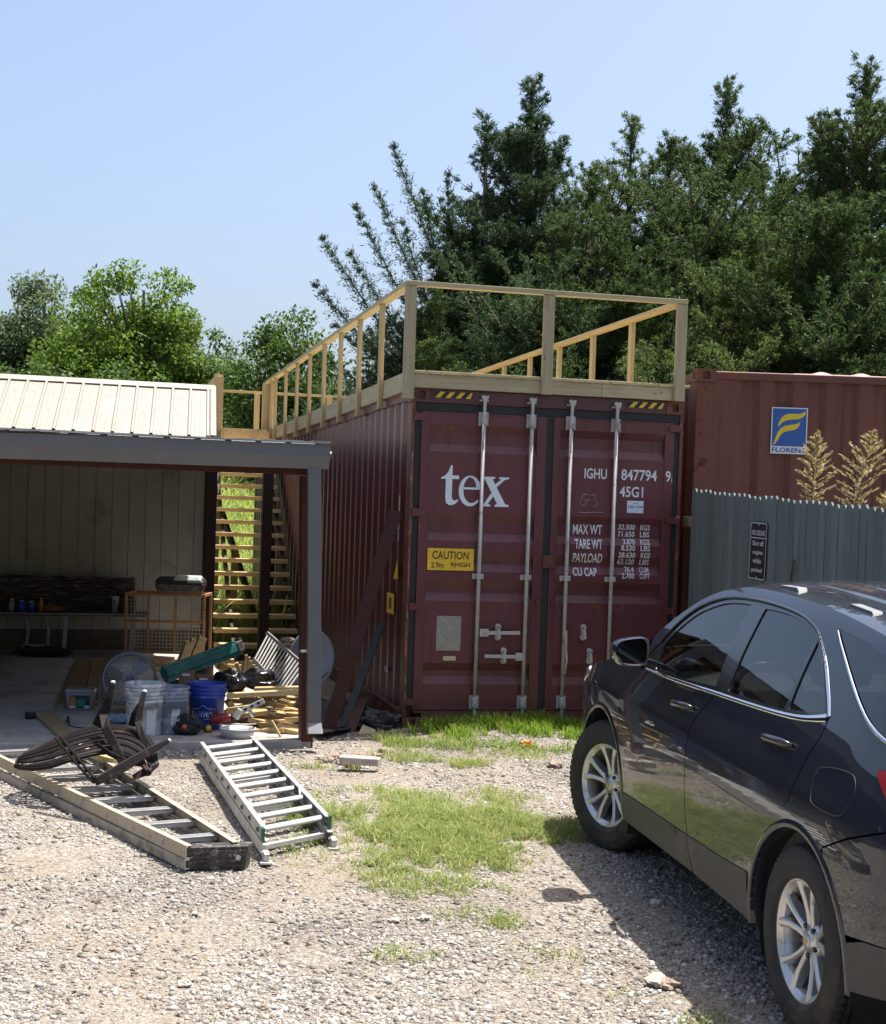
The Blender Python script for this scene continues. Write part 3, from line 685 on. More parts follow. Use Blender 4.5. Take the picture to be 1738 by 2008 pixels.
m = MB(); m.bar((RX1-.112, 6.92, 2.72), (RX1+.043, 8.46, 3.447), .07, .01); m.bar((RX1-.088, 6.92, 2.68), (RX1+.067, 8.46, 3.405), .006, .09); m.build('rake_trim', MT['roofw'], barn)
# porch: sheet roof, beams, posts, gutter, downspout
m = ribbed(-9, .07, -.10, 2.340, 7.1, 2.655, .2285, .016, .02); cr = m.build('porch_roof', MT['roofs'], barn, fix=False, solid=.002)
m = MB()
for k in range(9): m.bar((-9, .2+.84*k, 2.300+.0366*k), (.02, .2+.84*k, 2.300+.0366*k), .04, .06)
m.build('purlin', MT['porchred'], barn)
m = MB(); m.bar((-9, .07, 2.170), (.0, .07, 2.184), .04, .15); m.build('beam', MT['porchred'], barn)
for x in (-9+.1, -4.5, -.02): 
    m = MB(); m.bar((x, .092, 2.2), (x, 6.9, 2.50), .04, .14); m.build('beam', MT['porchred'], barn)
m = MB(); m.bar((-.10, 7.06, 2.60), (.60, 7.06, 2.60), .04, .10); m.build('beam', MT['porchred'], barn)
def prism_post(x0t, x1t, x0b, x1b, y0, y1, z0, z1, name='porch_post', mat='porchred'):
    m = MB(); m.add([(x0b, y0, z0), (x1b, y0, z0), (x1b, y1, z0), (x0b, y1, z0), (x0t, y0, z1), (x1t, y0, z1), (x1t, y1, z1), (x0t, y1, z1)],
                    [(0,1,2,3), (4,5,6,7), (0,1,5,4), (1,2,6,5), (2,3,7,6), (3,0,4,7)]); return m.build(name, MT[mat], barn, bevel=.004)
prism_post(-.14, 0, -.085, .005, .0, .14, -.03, 2.10)
prism_post(-.105, .035, -.11, .03, 7.02, 7.16, .05, 2.62, mat='porchdark')
prism_post(-4.57, -4.43, -4.57, -4.43, 0, .14, .0, 2.10)
m = MB(); m.bar((.495, 6.0, -.1), (.51, 6.0, 2.66), .115, .115, up=(0, 1, 0)); m.build('porch_post', MT['porchdark'], barn, bevel=.004)
# gutter: upright face above, sloped back below, rolled lip, joint
def gut(x0, x1, z0, z1, name='gutter'):
    m = MB(); prof = [(-.215, 0), (-.205, .0), (-.203, -.012), (-.200, -.088), (-.145, -.182), (-.095, -.182), (-.095, .006), (-.098, .006)]
    n = len(prof); vs = [(x0, y, z0+h) for y, h in prof]+[(x1, y, z1+h) for y, h in prof]
    m.add(vs, [(i, i+1, n+i+1, n+i) for i in range(n-1)]); return m.build(name, MT['gutter'], barn, fix=False, solid=.003)
gt = gut(-2.20, .032, 2.322, 2.337); gut(-9, -2.17, 2.277, 2.3205)
m = MB(); m.prism([(-.203, 2.331), (-.200, 2.252), (-.145, 2.156), (-.097, 2.156), (-.097, 2.331)], .030, .036, 'X'); m.prism([(-.215, 2.27), (-.20, 2.235), (-.19, 2.25), (-.20, 2.29)], .031, .045, 'X'); m.build('end_cap', MT['gutter'], gt)
m = MB()
for k in range(12):
    x = -2.3+k*.2; m.box(x, x+.10+.06*random.random(), -.214+.01*random.random(), -.09, 2.338+.002*k, 2.342+.002*k)
m.bar((-9, -.150, 2.3375), (.03, -.150, 2.3525), .10, .010); m.build('bright_flashing', MT['roofs'], gt)
m = MB()
a = [(-.125, 2.165), (-.020, 2.165), (.036, .205), (-.068, .205)]
vs = [(x, y, z) for y in (-.155, -.085) for x, z in a]
m.add(vs, [(0,1,2,3), (4,7,6,5), (0,4,5,1), (1,5,6,2), (3,2,6,7), (0,3,7,4)])
ds = m.build('downspout', MT['gutter'], barn, bevel=.006)
m = MB()
vs = [(-.068, -.156, .208), (.037, -.156, .208), (.037, -.084, .208), (-.068, -.084, .208), (-.070, -.215, .135), (.040, -.215, .135), (.040, -.150, .118), (-.070, -.150, .118)]
m.add(vs, [(0,1,5,4), (1,2,6,5), (2,3,7,6), (3,0,4,7)]); m.build('elbow', MT['gutter'], ds, solid=.003)
m = MB(); m.bar((-.125, -.07, .75), (-.04, -.07, .752), .05, .016); m.build('strap', MT['galv_bare'], ds)

# ------------------------------------------------------------------ second container, standing higher, its long side towards the viewer
C2 = frame((2.215, 13.2, .63), R(1.5))
c2 = thing('shipping_container', 'rusty brown shipping container behind the grey fence, blue and yellow logo panel on its side', 'container', C2)
L2, H2 = 6.058, 2.591
def f2(x0, x1, pitch=.3, d=.036):
    pts = [(x0, 0)]; x = x0+.25
    while x+pitch < x1: pts += [(x, 0), (x+.055, d), (x+.125, d), (x+.18, 0)]; x += pitch
    pts.append((x1, 0)); return pts
m = MB(); sheet(m, f2(.15, L2-.15), lambda a, d, z: (a, .012+d, z), .16, 2.50); m.build('side_panel', MT['brown_cont'], c2, fix=False)
m = MB(); sheet(m, f2(.15, 2.29), lambda a, d, z: (.012+d, a, z), .16, 2.50); m.build('end_panel', MT['brown_post'], c2, fix=False)
m = MB(); sheet(m, f2(.15, L2-.15), lambda a, d, z: (a, 2.426-d, z), .16, 2.50); m.build('side_panel', MT['brown_cont'], c2, fix=False)
# roof sheet: its corrugation humps show above the top rail
m = MB(); nx_ = 240; prof = lambda x: (.016+.020*max(0, math.sin(2*math.pi*(x-.7)/.36))) if x > .9 else .012
for y0, y1, f0, f1 in ((.004, .09, 0, 1), (.09, 2.35, 1, 1), (2.35, 2.43, 1, 0)):
    xs_ = [.17+(L2-.34)*i/nx_ for i in range(nx_+1)]
    for a_, b_ in zip(xs_, xs_[1:]): m.add([(a_, y0, 2.568+prof(a_)*f0), (b_, y0, 2.568+prof(b_)*f0), (b_, y1, 2.568+prof(b_)*f1), (a_, y1, 2.568+prof(a_)*f1)], [(0,1,2,3)])
m.build('roof_panel', M('sunlit pink container roof', (.36, .20, .165), .5, 0, .15, 4, .1), c2, fix=False)  # pale pink holds the sunlight on the humps in the colour
m = MB(); m.box(.178, L2-.178, .0, .06, 2.50, 2.567); m.box(.178, L2-.178, 0, .06, .012, .16); m.box(.178, L2-.178, 2.378, 2.438, 2.50, 2.567)
m.box(.0, .06, .162, 2.276, 2.49, 2.575); m.build('rail', MT['brown_cont'], c2, bevel=.005)
for x0, x1 in ((0, .15), (L2-.15, L2)):
    for y0, y1 in ((0, .15), (2.288, 2.438)):
        m = MB(); m.box(x0, x1, y0, y1, .118, 2.473); m.build('corner_post', MT['brown_post'], c2, bevel=.012)
def cast2(x0, y0, z0, sx_, sy_):
    o = casting(c2, 0, 0, 0, 1, 1, MT['brown_post'])
    o.matrix_local = Matrix.Translation((x0, y0, z0)) @ Matrix.Rotation(0 if sx_*sy_ > 0 else 0, 4, 'Z') @ Matrix.Diagonal((sx_*1.1, sy_*.91, 1, 1))
for x0, sx_ in ((0, 1), (L2, -1)):
    for y0, sy_ in ((0, 1), (2.438, -1)):
        for z0 in (0, H2-.118): cast2(x0, y0, z0, sx_, sy_)
for x, y in ((.1, .1), (L2-.4, .1), (.1, 2.05), (L2-.4, 2.05)):
    m = MB(); m.box(x, x+.3, y, y+.3, -.66, -.002); m.build('support_block', MT['concrete'], c2, bevel=.01)
# logo panel
LM = Matrix.Translation((.688, -.001, 1.853))    # lower left corner on the side sheet
lw, lh = .325, .415
MT['blue'] = M('logo blue', (.022, .085, .33), .4, 0, .06, 20, .05); MT['lyel'] = M('logo yellow', (.62, .46, .03), .4, 0, .12, 15, .05); MT['lwhite'] = M('logo white', (.60, .63, .66), .4, 0, .05, 20, .05)
m = MB(); m.box(0, lw, -.004, 0, 0, lh); lp = m.build('logo_panel', MT['lwhite'], c2); lp.matrix_local = LM
m = MB(); m.box(.010, lw-.010, -.0055, -.004, .068, lh-.010); m.build('logo_field', MT['blue'], lp)
def Zp(pts): return [((x-886)/272*lw, (720-y)/343*lh) for x, y in pts]     # outline read off an enlargement of the panel
wing1 = Zp([(938, 527), (940, 495), (955, 462), (980, 436), (1010, 424), (1050, 422), (1090, 422), (1120, 414), (1145, 400), (1138, 428), (1118, 450), (1085, 462), (1040, 466), (1000, 472), (968, 488), (948, 510)])
wing2 = Zp([(903, 655), (912, 630), (924, 590), (940, 556), (960, 530), (985, 514), (1020, 506), (1055, 502), (1085, 492), (1103, 478), (1096, 512), (1078, 534), (1048, 545), (1012, 550), (978, 562), (956, 585), (938, 620), (920, 648)])
m = MB()
for wgi, wg in enumerate((wing1, wing2)):
    m = MB(); m.prism(wg, -.0075, -.0055); m.build('logo_stroke', MT['lyel'], lp)
me = text_mesh('FLORENS', .012, .012, .298, .044, .028); o = bpy.data.objects.new('lettering', me); COL.objects.link(o); o.parent = lp; me.materials.append(MT['blue']); o.location = (0, -.0052, 0)
# ------------------------------------------------------------------ picket fence and what hangs on it
FA = Vector((2.175, 12.95, 0)); FB = Vector((3.02, 9.30, 0)); fd = (FB-FA); flen = fd.length; fd.normalize()
FFM = frame(FA, math.atan2(fd.y, fd.x))          # local x runs from the container towards the viewer, -y faces the yard
MT['fencep'] = wood('grey green painted pickets', (.155, .182, .188), (.098, .117, .122), axis=2, rough=.75, var=.2, rand=.16, knots=False)
MT['fencet'] = wood('bare sawn picket tops', (.55, .45, .38), axis=2, rough=.8)
fence = thing('picket_fence', 'grey painted dog-ear picket fence in front of the rusty container', 'fence', FFM)
m = MB(); pw = .093; gap_ = .004; x = 0; k = 0
def ztop(x): return 2.131-.049*x+.006*math.sin(x*9)
def fz0(x): return .02
while x < flen+1.6:
    zt = ztop(x)+random.uniform(-.006, .006); y0 = random.uniform(-.003, .003)
    m.prism([(x, .02), (x+pw, .02), (x+pw, zt-.028), (x+pw-.022, zt), (x+.022, zt), (x, zt-.028)], y0, y0+.016)
    x += pw+gap_+random.choice((0, 0, .002, .004))
    k += 1
m.build('picket_panel', MT['fencep'], fence)
m = MB(); x = 0
m = MB()
for z in (.45, 1.15, 1.85): m.bar((-.26 if z == 1.85 else 0, .04, z), (flen+1.6, .04, z-.042*(flen+1.6)), .038, .089)
m.build('fence_rail', MT['greyx'], fence)
for x in (.05, 2.4, 4.7): m = MB(); m.box(x, x+.09, .062, .15, -.05, 1.98-.042*x); m.build('fence_post', MT['greyz'], fence)
# ------------------------------------------------------------------ parked car
def carpaint():
    m, nt, p = new_mat('dark graphite car paint'); vec = coords(nt)
    n = noise_tex(nt, vec, 3, 5, .6); c = ramp(nt, n, [(.3, (.010, .013, .023)), (.7, (.014, .018, .030))]).outputs[0]
    # dust film thicker towards the sills and behind the wheels
    sx = nt.nodes.new('ShaderNodeSeparateXYZ'); nt.links.new(vec, sx.inputs[0])
    mr = nt.nodes.new('ShaderNodeMapRange'); mr.inputs[1].default_value = .75; mr.inputs[2].default_value = .30; nt.links.new(sx.outputs[2], mr.inputs[0])
    d = math_(nt, 'MULTIPLY', mr.outputs[0], math_(nt, 'MULTIPLY', noise_tex(nt, vec, 11, 8,   .7), .22))
    c = mixc(nt, d, c, (.16, .135, .105)); nt.links.new(c, p.inputs['Base Color'])
    fl = nt.nodes.new('ShaderNodeTexVoronoi'); fl.inputs['Scale'].default_value = 2600; nt.links.new(vec, fl.inputs['Vector'])
    p.inputs['Metallic'].default_value = .0; p.inputs['Roughness'].default_value = .4; p.inputs['Specular IOR Level'].default_value = .1
    p.inputs['Coat Weight'].default_value = 1; p.inputs['Coat IOR'].default_value = 1.5
    nt.links.new(math_(nt, 'MULTIPLY_ADD', d, .3, .022), p.inputs['Coat Roughness'])
    bump(nt, p, noise_tex(nt, coords(nt, (.5, 1, 1)), 3.2, 2, .5), .10, .03)
    return m
MT['paint'] = carpaint()
MT['carblack'] = M('black window trim', (.010, .010, .011), .25, 0, .1, 10, .02, 40, coat=.5)
MT['clad'] = M('grey black plastic cladding', (.035, .035, .036), .5, 0, .12, 12, .15, 260, dirt=(.13, .11, .085), dirt_amt=.35, ds=5)
MT['chrome'] = M('chrome', (.80, .81, .84), .10, 1, .03, 5, 0)
MT['alu'] = M('silver alloy wheel', (.60, .60, .60), .30, .75, .05, 12, .05, 120, dirt=(.32, .27, .20), dirt_amt=.12, ds=9)
MT['tyre'] = M('tyre rubber', (.022, .021, .021), .75, 0, .25, 16, .25, 140, dirt=(.075, .06, .045), dirt_amt=.3, ds=4)
MT['liner'] = M('wheel arch liner', (.010, .010, .010), .85)
MT['brake'] = M('brake disc', (.20, .19, .18), .4, .8)
MT['inter'] = M('dark seat cloth', (.05, .05, .055), .8, 0, .2, 30, .3); MT['interl'] = M('light grey trim', (.20, .20, .20), .7)
MT['redlens'] = M('red tail lamp lens', (.30, .003, .006), .25, 0, .1, 30, 0, spec=.3)
MT['lamp'] = M('clear lamp lens', (.45, .46, .48), .1, .3, .1, 20, 0, coat=1)
def glassmat(name, tint, fac0=.06):
    m, nt, p = new_mat(name); nt.nodes.remove(p)
    t = nt.nodes.new('ShaderNodeBsdfTransparent'); t.inputs[0].default_value = tint+(1,)
    g = nt.nodes.new('ShaderNodeBsdfGlossy'); g.inputs['Roughness'].default_value = .01; g.inputs[0].default_value = (1, 1, 1, 1)
    fr = nt.nodes.new('ShaderNodeFresnel'); fr.inputs['IOR'].default_value = 1.75
    mx = nt.nodes.new('ShaderNodeMixShader'); nt.links.new(fr.outputs[0], mx.inputs[0]); nt.links.new(t.outputs[0], mx.inputs[1]); nt.links.new(g.outputs[0], mx.inputs[2])
    nt.links.new(mx.outputs[0], nt.nodes['Material Output'].inputs[0]); return m
MT['glass'] = glassmat('tinted car glass', (.32, .36, .36)); MT['glassd'] = glassmat('dark privacy glass', (.10, .11, .12)); MT['clearglass'] = glassmat('windscreen glass', (.6, .66, .64))

ya = -.1721; KS = Vector((.17115312, -.98466018, -.03392541)).normalized(); KL = Vector((-.98522731, -.1712517, 0)).normalized()
KU = KS.cross(KL)*-1; KU = KU if KU.z > 0 else -KU
KFM = axes_frame(Vector((1.8203221, 8.39323973, -.0118)), -KS, KL, KU)
car = thing('parked_car', 'dark graphite crossover parked beside the fence, bright alloy wheels and chrome window line', 'car', KFM)
def spl(tab):
    xs = np.array([a for a, _ in tab], float); ys = np.array([b for _, b in tab], float)
    h = np.diff(xs); d = np.diff(ys)/h; mm = np.zeros(len(xs)); mm[0] = d[0]; mm[-1] = d[-1]
    for i in range(1, len(xs)-1):
        mm[i] = 0 if d[i-1]*d[i] <= 0 else 2*d[i-1]*d[i]/(d[i-1]+d[i])
    def f(x):
        x = min(max(x, xs[0]), xs[-1]); i = min(int(np.searchsorted(xs, x, 'right'))-1, len(xs)-2); i = max(i, 0)
        t = (x-xs[i])/h[i]; return (2*t**3-3*t**2+1)*ys[i]+(t**3-2*t**2+t)*h[i]*mm[i]+(-2*t**3+3*t**2)*ys[i+1]+(t**3-t**2)*h[i]*mm[i+1]
    return f
Wf = spl([(0, .87), (.22, .895), (.3, .909), (.45, .921), (.6, .9255), (.75, .9235), (.9, .912), (.98, .888), (1.04, .868), (1.12, .840), (1.3, .766), (1.45, .690), (1.52, .650), (1.57, .612), (1.60, .585), (1.68, .49)])
plan = spl([(-.93, .60), (-.85, .78), (-.7, .895), (-.5, .963), (-.3, .992), (-.05, 1.0), (2.9, 1.0), (3.2, .985), (3.45, .95), (3.6, .88), (3.68, .78), (3.73, .66)])
Ef = spl([(-.93, .70), (-.85, .82), (-.7, .90), (-.37, .995), (-.1, 1.055), (.15, 1.095), (.34, 1.15), (.406, 1.21), (.628, 1.375), (.884, 1.508), (1.076, 1.562), (1.3, 1.592), (1.563, 1.599), (2.07, 1.588), (2.76, 1.536), (3.2, 1.468), (3.42, 1.405), (3.52, 1.30), (3.62, 1.16), (3.70, 1.0), (3.73, .80)])
def Sf(s, z): return Wf(z)*plan(s)
def Snorm(s, z):
    e = .004; ds_ = (Sf(s+e, z)-Sf(s-e, z))/(2*e); dz_ = (Sf(s, z+e)-Sf(s, z-e))/(2*e)
    return Vector((ds_, 1, -dz_)).normalized()      # local x = -s
def K(s, l, z): return Vector((-s, l, z))
def dens(poly, step):
    out = []
    for i, a in enumerate(poly):
        b = poly[(i+1) % len(poly)]; n = max(1, int(math.dist(a, b)/step+.5))
        out += [(a[0]+(b[0]-a[0])*k/n, a[1]+(b[1]-a[1])*k/n) for k in range(n)]
    return out
def inside(p, poly):
    x, y = p; c = False; j = len(poly)-1
    for i in range(len(poly)):
        xi, yi = poly[i]; xj, yj = poly[j]
        if (yi > y) != (yj > y) and x < (xj-xi)*(y-yi)/(yj-yi)+xi: c = not c
        j = i
    return c
def smooth_line(pts, n=8, closed=False):
    """Catmull-Rom through the points"""
    out = []; N = len(pts); rng = range(N if closed else N-1)
    for i in rng:
        g = (lambda k: pts[k % N]) if closed else (lambda k: pts[min(max(k, 0), N-1)])
        p0, p1, p2, p3 = g(i-1), g(i), g(i+1), g(i+2)
        for k in range(n):
            t = k/n; out.append(tuple(.5*((2*p1[c])+(-p0[c]+p2[c])*t+(2*p0[c]-5*p1[c]+4*p2[c]-p3[c])*t*t+(-p0[c]+3*p1[c]-3*p2[c]+p3[c])*t**3) for c in range(len(p1))))
    if not closed: out.append(tuple(pts[-1]))
    return out
def panel(name, outline, holes=(), mat='paint', off=0.0, flange=.012, step=.05, side=1, parent=None, fl_out=True):
    loops = [dens(outline, .03)]+[dens(h, .03) for h in holes]
    pts = []; edges = []
    for lp_ in loops:
        b = len(pts); n = len(lp_); pts += lp_; edges += [(b+i, b+(i+1) % n) for i in range(n)]
    xs = [p[0] for p in loops[0]]; zs = [p[1] for p in loops[0]]
    allb = np.array(pts)
    s_ = min(xs)+step/2
    while s_ < max(xs):
        z_ = min(zs)+step/2
        while z_ < max(zs):
            if inside((s_, z_), loops[0]) and not any(inside((s_, z_), h) for h in loops[1:]) and np.min(np.hypot(allb[:, 0]-s_, allb[:, 1]-z_)) > step*.45:
                pts.append((s_, z_))
            z_ += step
        s_ += step
    r = delaunay_2d_cdt([Vector(p) for p in pts], edges, [], 0, 1e-6, False)
    V2 = [tuple(v) for v in r[0]]; F = []
    for f in r[2]:
        c = (sum(V2[i][0] for i in f)/3, sum(V2[i][1] for i in f)/3)
        if inside(c, loops[0]) and not any(inside(c, h) for h in loops[1:]): F.append(tuple(f))
    vs = []; ns = []
    for s_, z_ in V2:
        n = Snorm(s_, z_); vs.append(K(s_, Sf(s_, z_), z_)+n*off); ns.append(n)
    if flange:
        for li, lp_ in enumerate(loops):
            b = len(vs); n_ = len(lp_)
            for s_, z_ in lp_:
                n = Snorm(s_, z_); p_ = K(s_, Sf(s_, z_), z_)+n*off; vs += [p_, p_-n*flange]
            for i in range(n_):
                j = (i+1) % n_; F.append((b+2*i, b+2*j, b+2*j+1, b+2*i+1))
                pass
            area = sum(lp_[i][0]*lp_[(i+1) % n_][1]-lp_[(i+1) % n_][0]*lp_[i][1] for i in range(n_))
            for i in range(n_):
                a_, c_ = lp_[i-1], lp_[(i+1) % n_]; t = Vector((c_[0]-a_[0], c_[1]-a_[1])); nn = Vector((t.y, -t.x))*(1 if area > 0 else -1)*(1 if li == 0 else -1)
                nn = Vector((-nn.x, 0, nn.y)); nn = nn.normalized() if nn.length > 0 else Vector((0, 1, 0)); ns += [nn, nn]
    if side < 0:
        vs = [Vector((v.x, -v.y, v.z)) for v in vs]; ns = [Vector((n.x, -n.y, n.z)) for n in ns]
    me = bpy.data.meshes.new(name); me.from_pydata([tuple(v) for v in vs], [], F)
    # wind faces to agree with the wanted normals
    flip = []
    for pl in me.polygons:
        nn = sum((ns[i] for i in pl.vertices), Vector())
        if pl.normal.dot(nn) < 0: flip.append(pl.index)
    if flip:
        F = [f[::-1] if i in set() else f for i, f in enumerate(F)]; fs_ = set(flip); F = [tuple(reversed(f)) if i in fs_ else f for i, f in enumerate(F)]
        me = bpy.data.meshes.new(name); me.from_pydata([tuple(v) for v in vs], [], F)
    me.polygons.foreach_set('use_smooth', [True]*len(F)); me.normals_split_custom_set_from_vertices([tuple(n) for n in ns])
    me.materials.append(MT[mat]); o = bpy.data.objects.new(name, me); COL.objects.link(o); o.parent = parent or car; return o
def arc(cx_, cz_, r, a0, a1, n=30): return [(cx_+r*math.cos(R(a0+(a1-a0)*k/n)), cz_+r*math.sin(R(a0+(a1-a0)*k/n))) for k in range(n+1)]
def Eline(s0, s1, n, d=0.0): return [(s0+(s1-s0)*k/n, Ef(s0+(s1-s0)*k/n)-d) for k in range(n+1)]
FAx, RAx = (0.0, .360), (2.695, .345)
arcF = arc(*FAx, .43, -12, 192); arcR = arc(*RAx, .432, -8, 188)          # from rear-lower side over the top to the front-lower side (s grows rearwards)
# outlines in the side view (distance behind the front axle, height), read off the photograph
dlo = smooth_line([(.455, 1.118), (.60, 1.262), (.75, 1.392), (.90, 1.468), (1.10, 1.522), (1.35, 1.545), (1.65, 1.549), (1.95, 1.537), (2.13, 1.512), (2.25, 1.482)], 5)+smooth_line([(2.25, 1.482), (2.37, 1.425), (2.50, 1.350), (2.60, 1.275), (2.672, 1.214)], 4)[1:]+smooth_line([(2.672, 1.214), (2.55, 1.180), (2.30, 1.156), (1.9, 1.138), (1.5, 1.122), (1.0, 1.104), (.60, 1.092), (.455, 1.092)], 4)[1:-1]
gapFF = [(.33, 1.06), (.325, .90), (.330, .745), (.345, .60), (.372, .495)]
gapFR = smooth_line([(1.540, 1.118), (1.490, 1.06), (1.425, .99), (1.405, .911), (1.410, .75), (1.440, .60), (1.478, .47), (1.520, .385), (1.567, .305)], 4)
gapRQ = smooth_line([(2.668, 1.214), (2.667, 1.138), (2.63, 1.06), (2.60, .95), (2.579, .865), (2.50, .825)], 4)
g = .004
for side in (1, -1):
    # fender
    fr_low = [p for p in arcF if p[1] >= .30]
    fender = [(-.86, .30), (-.90, .50), (-.90, .72)]+Eline(-.88, .33, 14)+[(.455-g, 1.19)]+[(.455-g, 1.092), (.46, 1.085)]+[(x-g, z) for x, z in gapFF]+[(.405, .42)]+[(x, z) for x, z in arcF if z > .40 or x < 0 and z > .30]
    fo = panel('fender', fender, side=side)
    # front door, from the fender gap to the middle pillar; window opening cut out
    dF = smooth_line([(.455, 1.085)]+[(x+g, z) for x, z in gapFF]+[(.43, .30)], 2)+[(.46, .272), (1.0, .285), (1.567-g, .298)]+[(x-g, z) for x, z in gapFR[::-1]]+[(1.545, 1.116), (1.5, 1.112), (1.0, 1.094), (.60, 1.082)]
    fd_ = panel('door', dF, side=side)
    dR_ = [(x+g, z) for x, z in gapFR]+[(1.567+g, .298), (2.0, .305), (2.262, .305)]+[p for p in arcR[::-1] if p[0] < 2.47 and p[1] > .31]+[(x-g, z) for x, z in gapRQ[::-1] if z > .84]+[(2.60, 1.178), (2.3, 1.146), (1.9, 1.128), (1.56, 1.114)]
    rd_ = panel('door', dR_, side=side)
    # side frame over the windows and the rear quarter
    qg = smooth_line([(2.372, 1.519), (2.45, 1.478), (2.56, 1.424), (2.744, 1.335), (2.86, 1.282), (2.97, 1.240), (3.08, 1.212), (3.2, 1.198), (3.45, 1.20)], 4)
    qtop = [(3.40, 1.30), (3.36, 1.362), (3.2, 1.405), (2.95, 1.458), (2.70, 1.494), (2.5, 1.512)]
    tail = [(3.140, 1.112), (3.18, 1.075), (3.244, 1.036), (3.324, .993), (3.50, .955), (3.70, .945), (3.70, 1.06), (3.62, 1.13), (3.42, 1.14), (3.26, 1.13)]
    quarter = Eline(.46, 3.70, 60)+[(3.728, .96), (3.73, .80)]+[(3.361, .944-g), (2.908, .775-g)][0:0]+[(3.70, .955), (3.361, .944+g), (3.10, .852+g), (2.925, .775+g)]+[p for p in arcR if p[0] > 2.49 and p[0] < 2.91 and p[1] > .7]+[(2.50, .825)]+[(x+g, z) for x, z in gapRQ[::-1]]
    quarter += [(x, z) for x, z in [(2.672, 1.214)]]+[]
    top = dlo[:]                                         # follow the window outline back to the front
    i2 = min(range(len(top)), key=lambda i: math.dist(top[i], (2.672, 1.214)))
    quarter += [p for p in top[:i2][::-1]]
    quarter = [quarter[0]]+[q_ for a_, q_ in zip(quarter, quarter[1:]) if math.dist(a_, q_) > .003]
    tail_c = [p for p in tail if p[0] < 3.69]
    qo = panel('side_frame', quarter, holes=[qg+qtop, [(x, z) for x, z in [(3.150, 1.108), (3.19, 1.070), (3.25, 1.034), (3.33, .993), (3.50, .963), (3.64, .962), (3.66, 1.05), (3.60, 1.125), (3.42, 1.135), (3.26, 1.126)]]], side=side, step=.045)
    panel('tail_lamp', [(3.155, 1.106), (3.193, 1.071), (3.253, 1.037), (3.333, .996), (3.50, .966), (3.636, .965), (3.655, 1.05), (3.598, 1.122), (3.42, 1.131), (3.26, 1.122)], mat='redlens', off=.006, side=side)
    panel('quarter_window', [(x, z-.0) for x, z in qg+qtop], mat='glassd', off=-.006, flange=0, side=side)
    # rear bumper skin and plastic lower edge
    bump_ = [(2.925, .775-g)]+[(3.10, .852-g), (3.361, .944-g), (3.70, .95), (3.73, .78), (3.73, .60), (3.452, .563), (3.25, .535), (3.078, .510)]+[p for p in arcR if p[0] > 2.9 and .52 < p[1] < .765]
    panel('rear_bumper', bump_, side=side)
    lowb = [(3.25, .530), (3.452, .558), (3.70, .58), (3.70, .44), (3.456, .389), (3.155, .325), (3.13, .30)]+[p for p in arcR if p[0] > 3.0 and .30 < p[1] < .505]
    panel('bumper_cladding', lowb, mat='clad', off=.003, side=side)
    panel('sill_cladding', [(.46, .275), (1.555, .300), (1.505, .400), (1.484, .452), (1.0, .438), (.62, .427), (.448, .420), (.395, .41)], mat='clad', off=.006, side=side, flange=.008)
    panel('sill_cladding', [(1.575, .300), (2.262, .295), (2.222, .488), (1.9, .468), (1.494, .452), (1.515, .400)], mat='clad', off=.006, side=side, flange=.008)
    # flared lips round the wheel openings
    for (cx_, cz_), r_, nm, a0, a1 in ((FAx, .43, 'arch_lip', -2, 190), (RAx, .432, 'arch_lip', -5, 188)):
        m = MB(); ar = arc(cx_, cz_, r_, a0, a1, 48); n_ = len(ar); vs = []
        for k, (s_, z_) in enumerate(ar):
            dx, dz = (s_-cx_)/r_, (z_-cz_)/r_
            for rr, oo in ((.034, .0005), (.022, .006), (.006, .007), (0, .002), (0, -.05)):
                s2, z2 = s_+dx*rr, z_+dz*rr; l = Sf(s2, max(.2, z2))+oo; vs.append(K(s2, side*l, z2))
        m.add(vs, [(k*5+j, k*5+j+1, (k+1)*5+j+1, (k+1)*5+j) for k in range(n_-1) for j in range(4)], True); m.build(nm, MT['paint'], car)
        m = MB(); vs = []
        ar = arc(cx_, cz_, r_+.004, -25, 205, 40)
        for s_, z_ in ar: vs += [K(s_, side*(Sf(s_, max(.25, z_))-.03), z_), K(s_, side*.52, z_)]
        m.add(vs, [(2*k, 2*k+1, 2*k+3, 2*k+2) for k in range(40)], True)
        b_ = [K(s_, side*.52, z_) for s_, z_ in ar]; m.add(b_+[K(cx_, side*.52, cz_)], [(k, k+1, len(b_)) for k in range(40)]); m.build('wheel_arch_liner', MT['liner'], car, fix=False)
    # window glass, pillars between
    inset = .020
    def shr(poly, d):
        n_ = len(poly); area = sum(poly[i][0]*poly[(i+1) % n_][1]-poly[(i+1) % n_][0]*poly[i][1] for i in range(n_)); sg = 1 if area > 0 else -1; out = []
        for i in range(n_):
            a_, b_, c_ = Vector(poly[i-1]), Vector(poly[i]), Vector(poly[(i+1) % n_]); t1 = (b_-a_); t2 = (c_-b_)
            if t1.length < 1e-5 or t2.length < 1e-5: continue
            t = (t1.normalized()+t2.normalized())
            if t.length < 1e-5: continue
            t.normalize(); out.append((b_.x-sg*d*t.y*1.0, b_.y+sg*d*t.x))
        return out
    w1 = smooth_line([(.70, 1.300), (.80, 1.378), (.92, 1.440), (1.12, 1.497), (1.30, 1.518), (1.428, 1.524)], 4)+[(1.437, 1.48), (1.50, 1.15)]+[(1.2, 1.130), (.9, 1.117), (.665, 1.112), (.640, 1.235)]
    w2 = smooth_line([(1.603, 1.523), (1.75, 1.526), (1.90, 1.523), (2.05, 1.508), (2.19, 1.484), (2.232, 1.467)], 4)+[(2.268, 1.20), (2.262, 1.172)]+[(2.0, 1.162), (1.652, 1.152)]
    w3 = [(2.262, 1.458), (2.35, 1.405), (2.46, 1.335), (2.55, 1.268), (2.595, 1.222), (2.50, 1.202), (2.302, 1.180)]
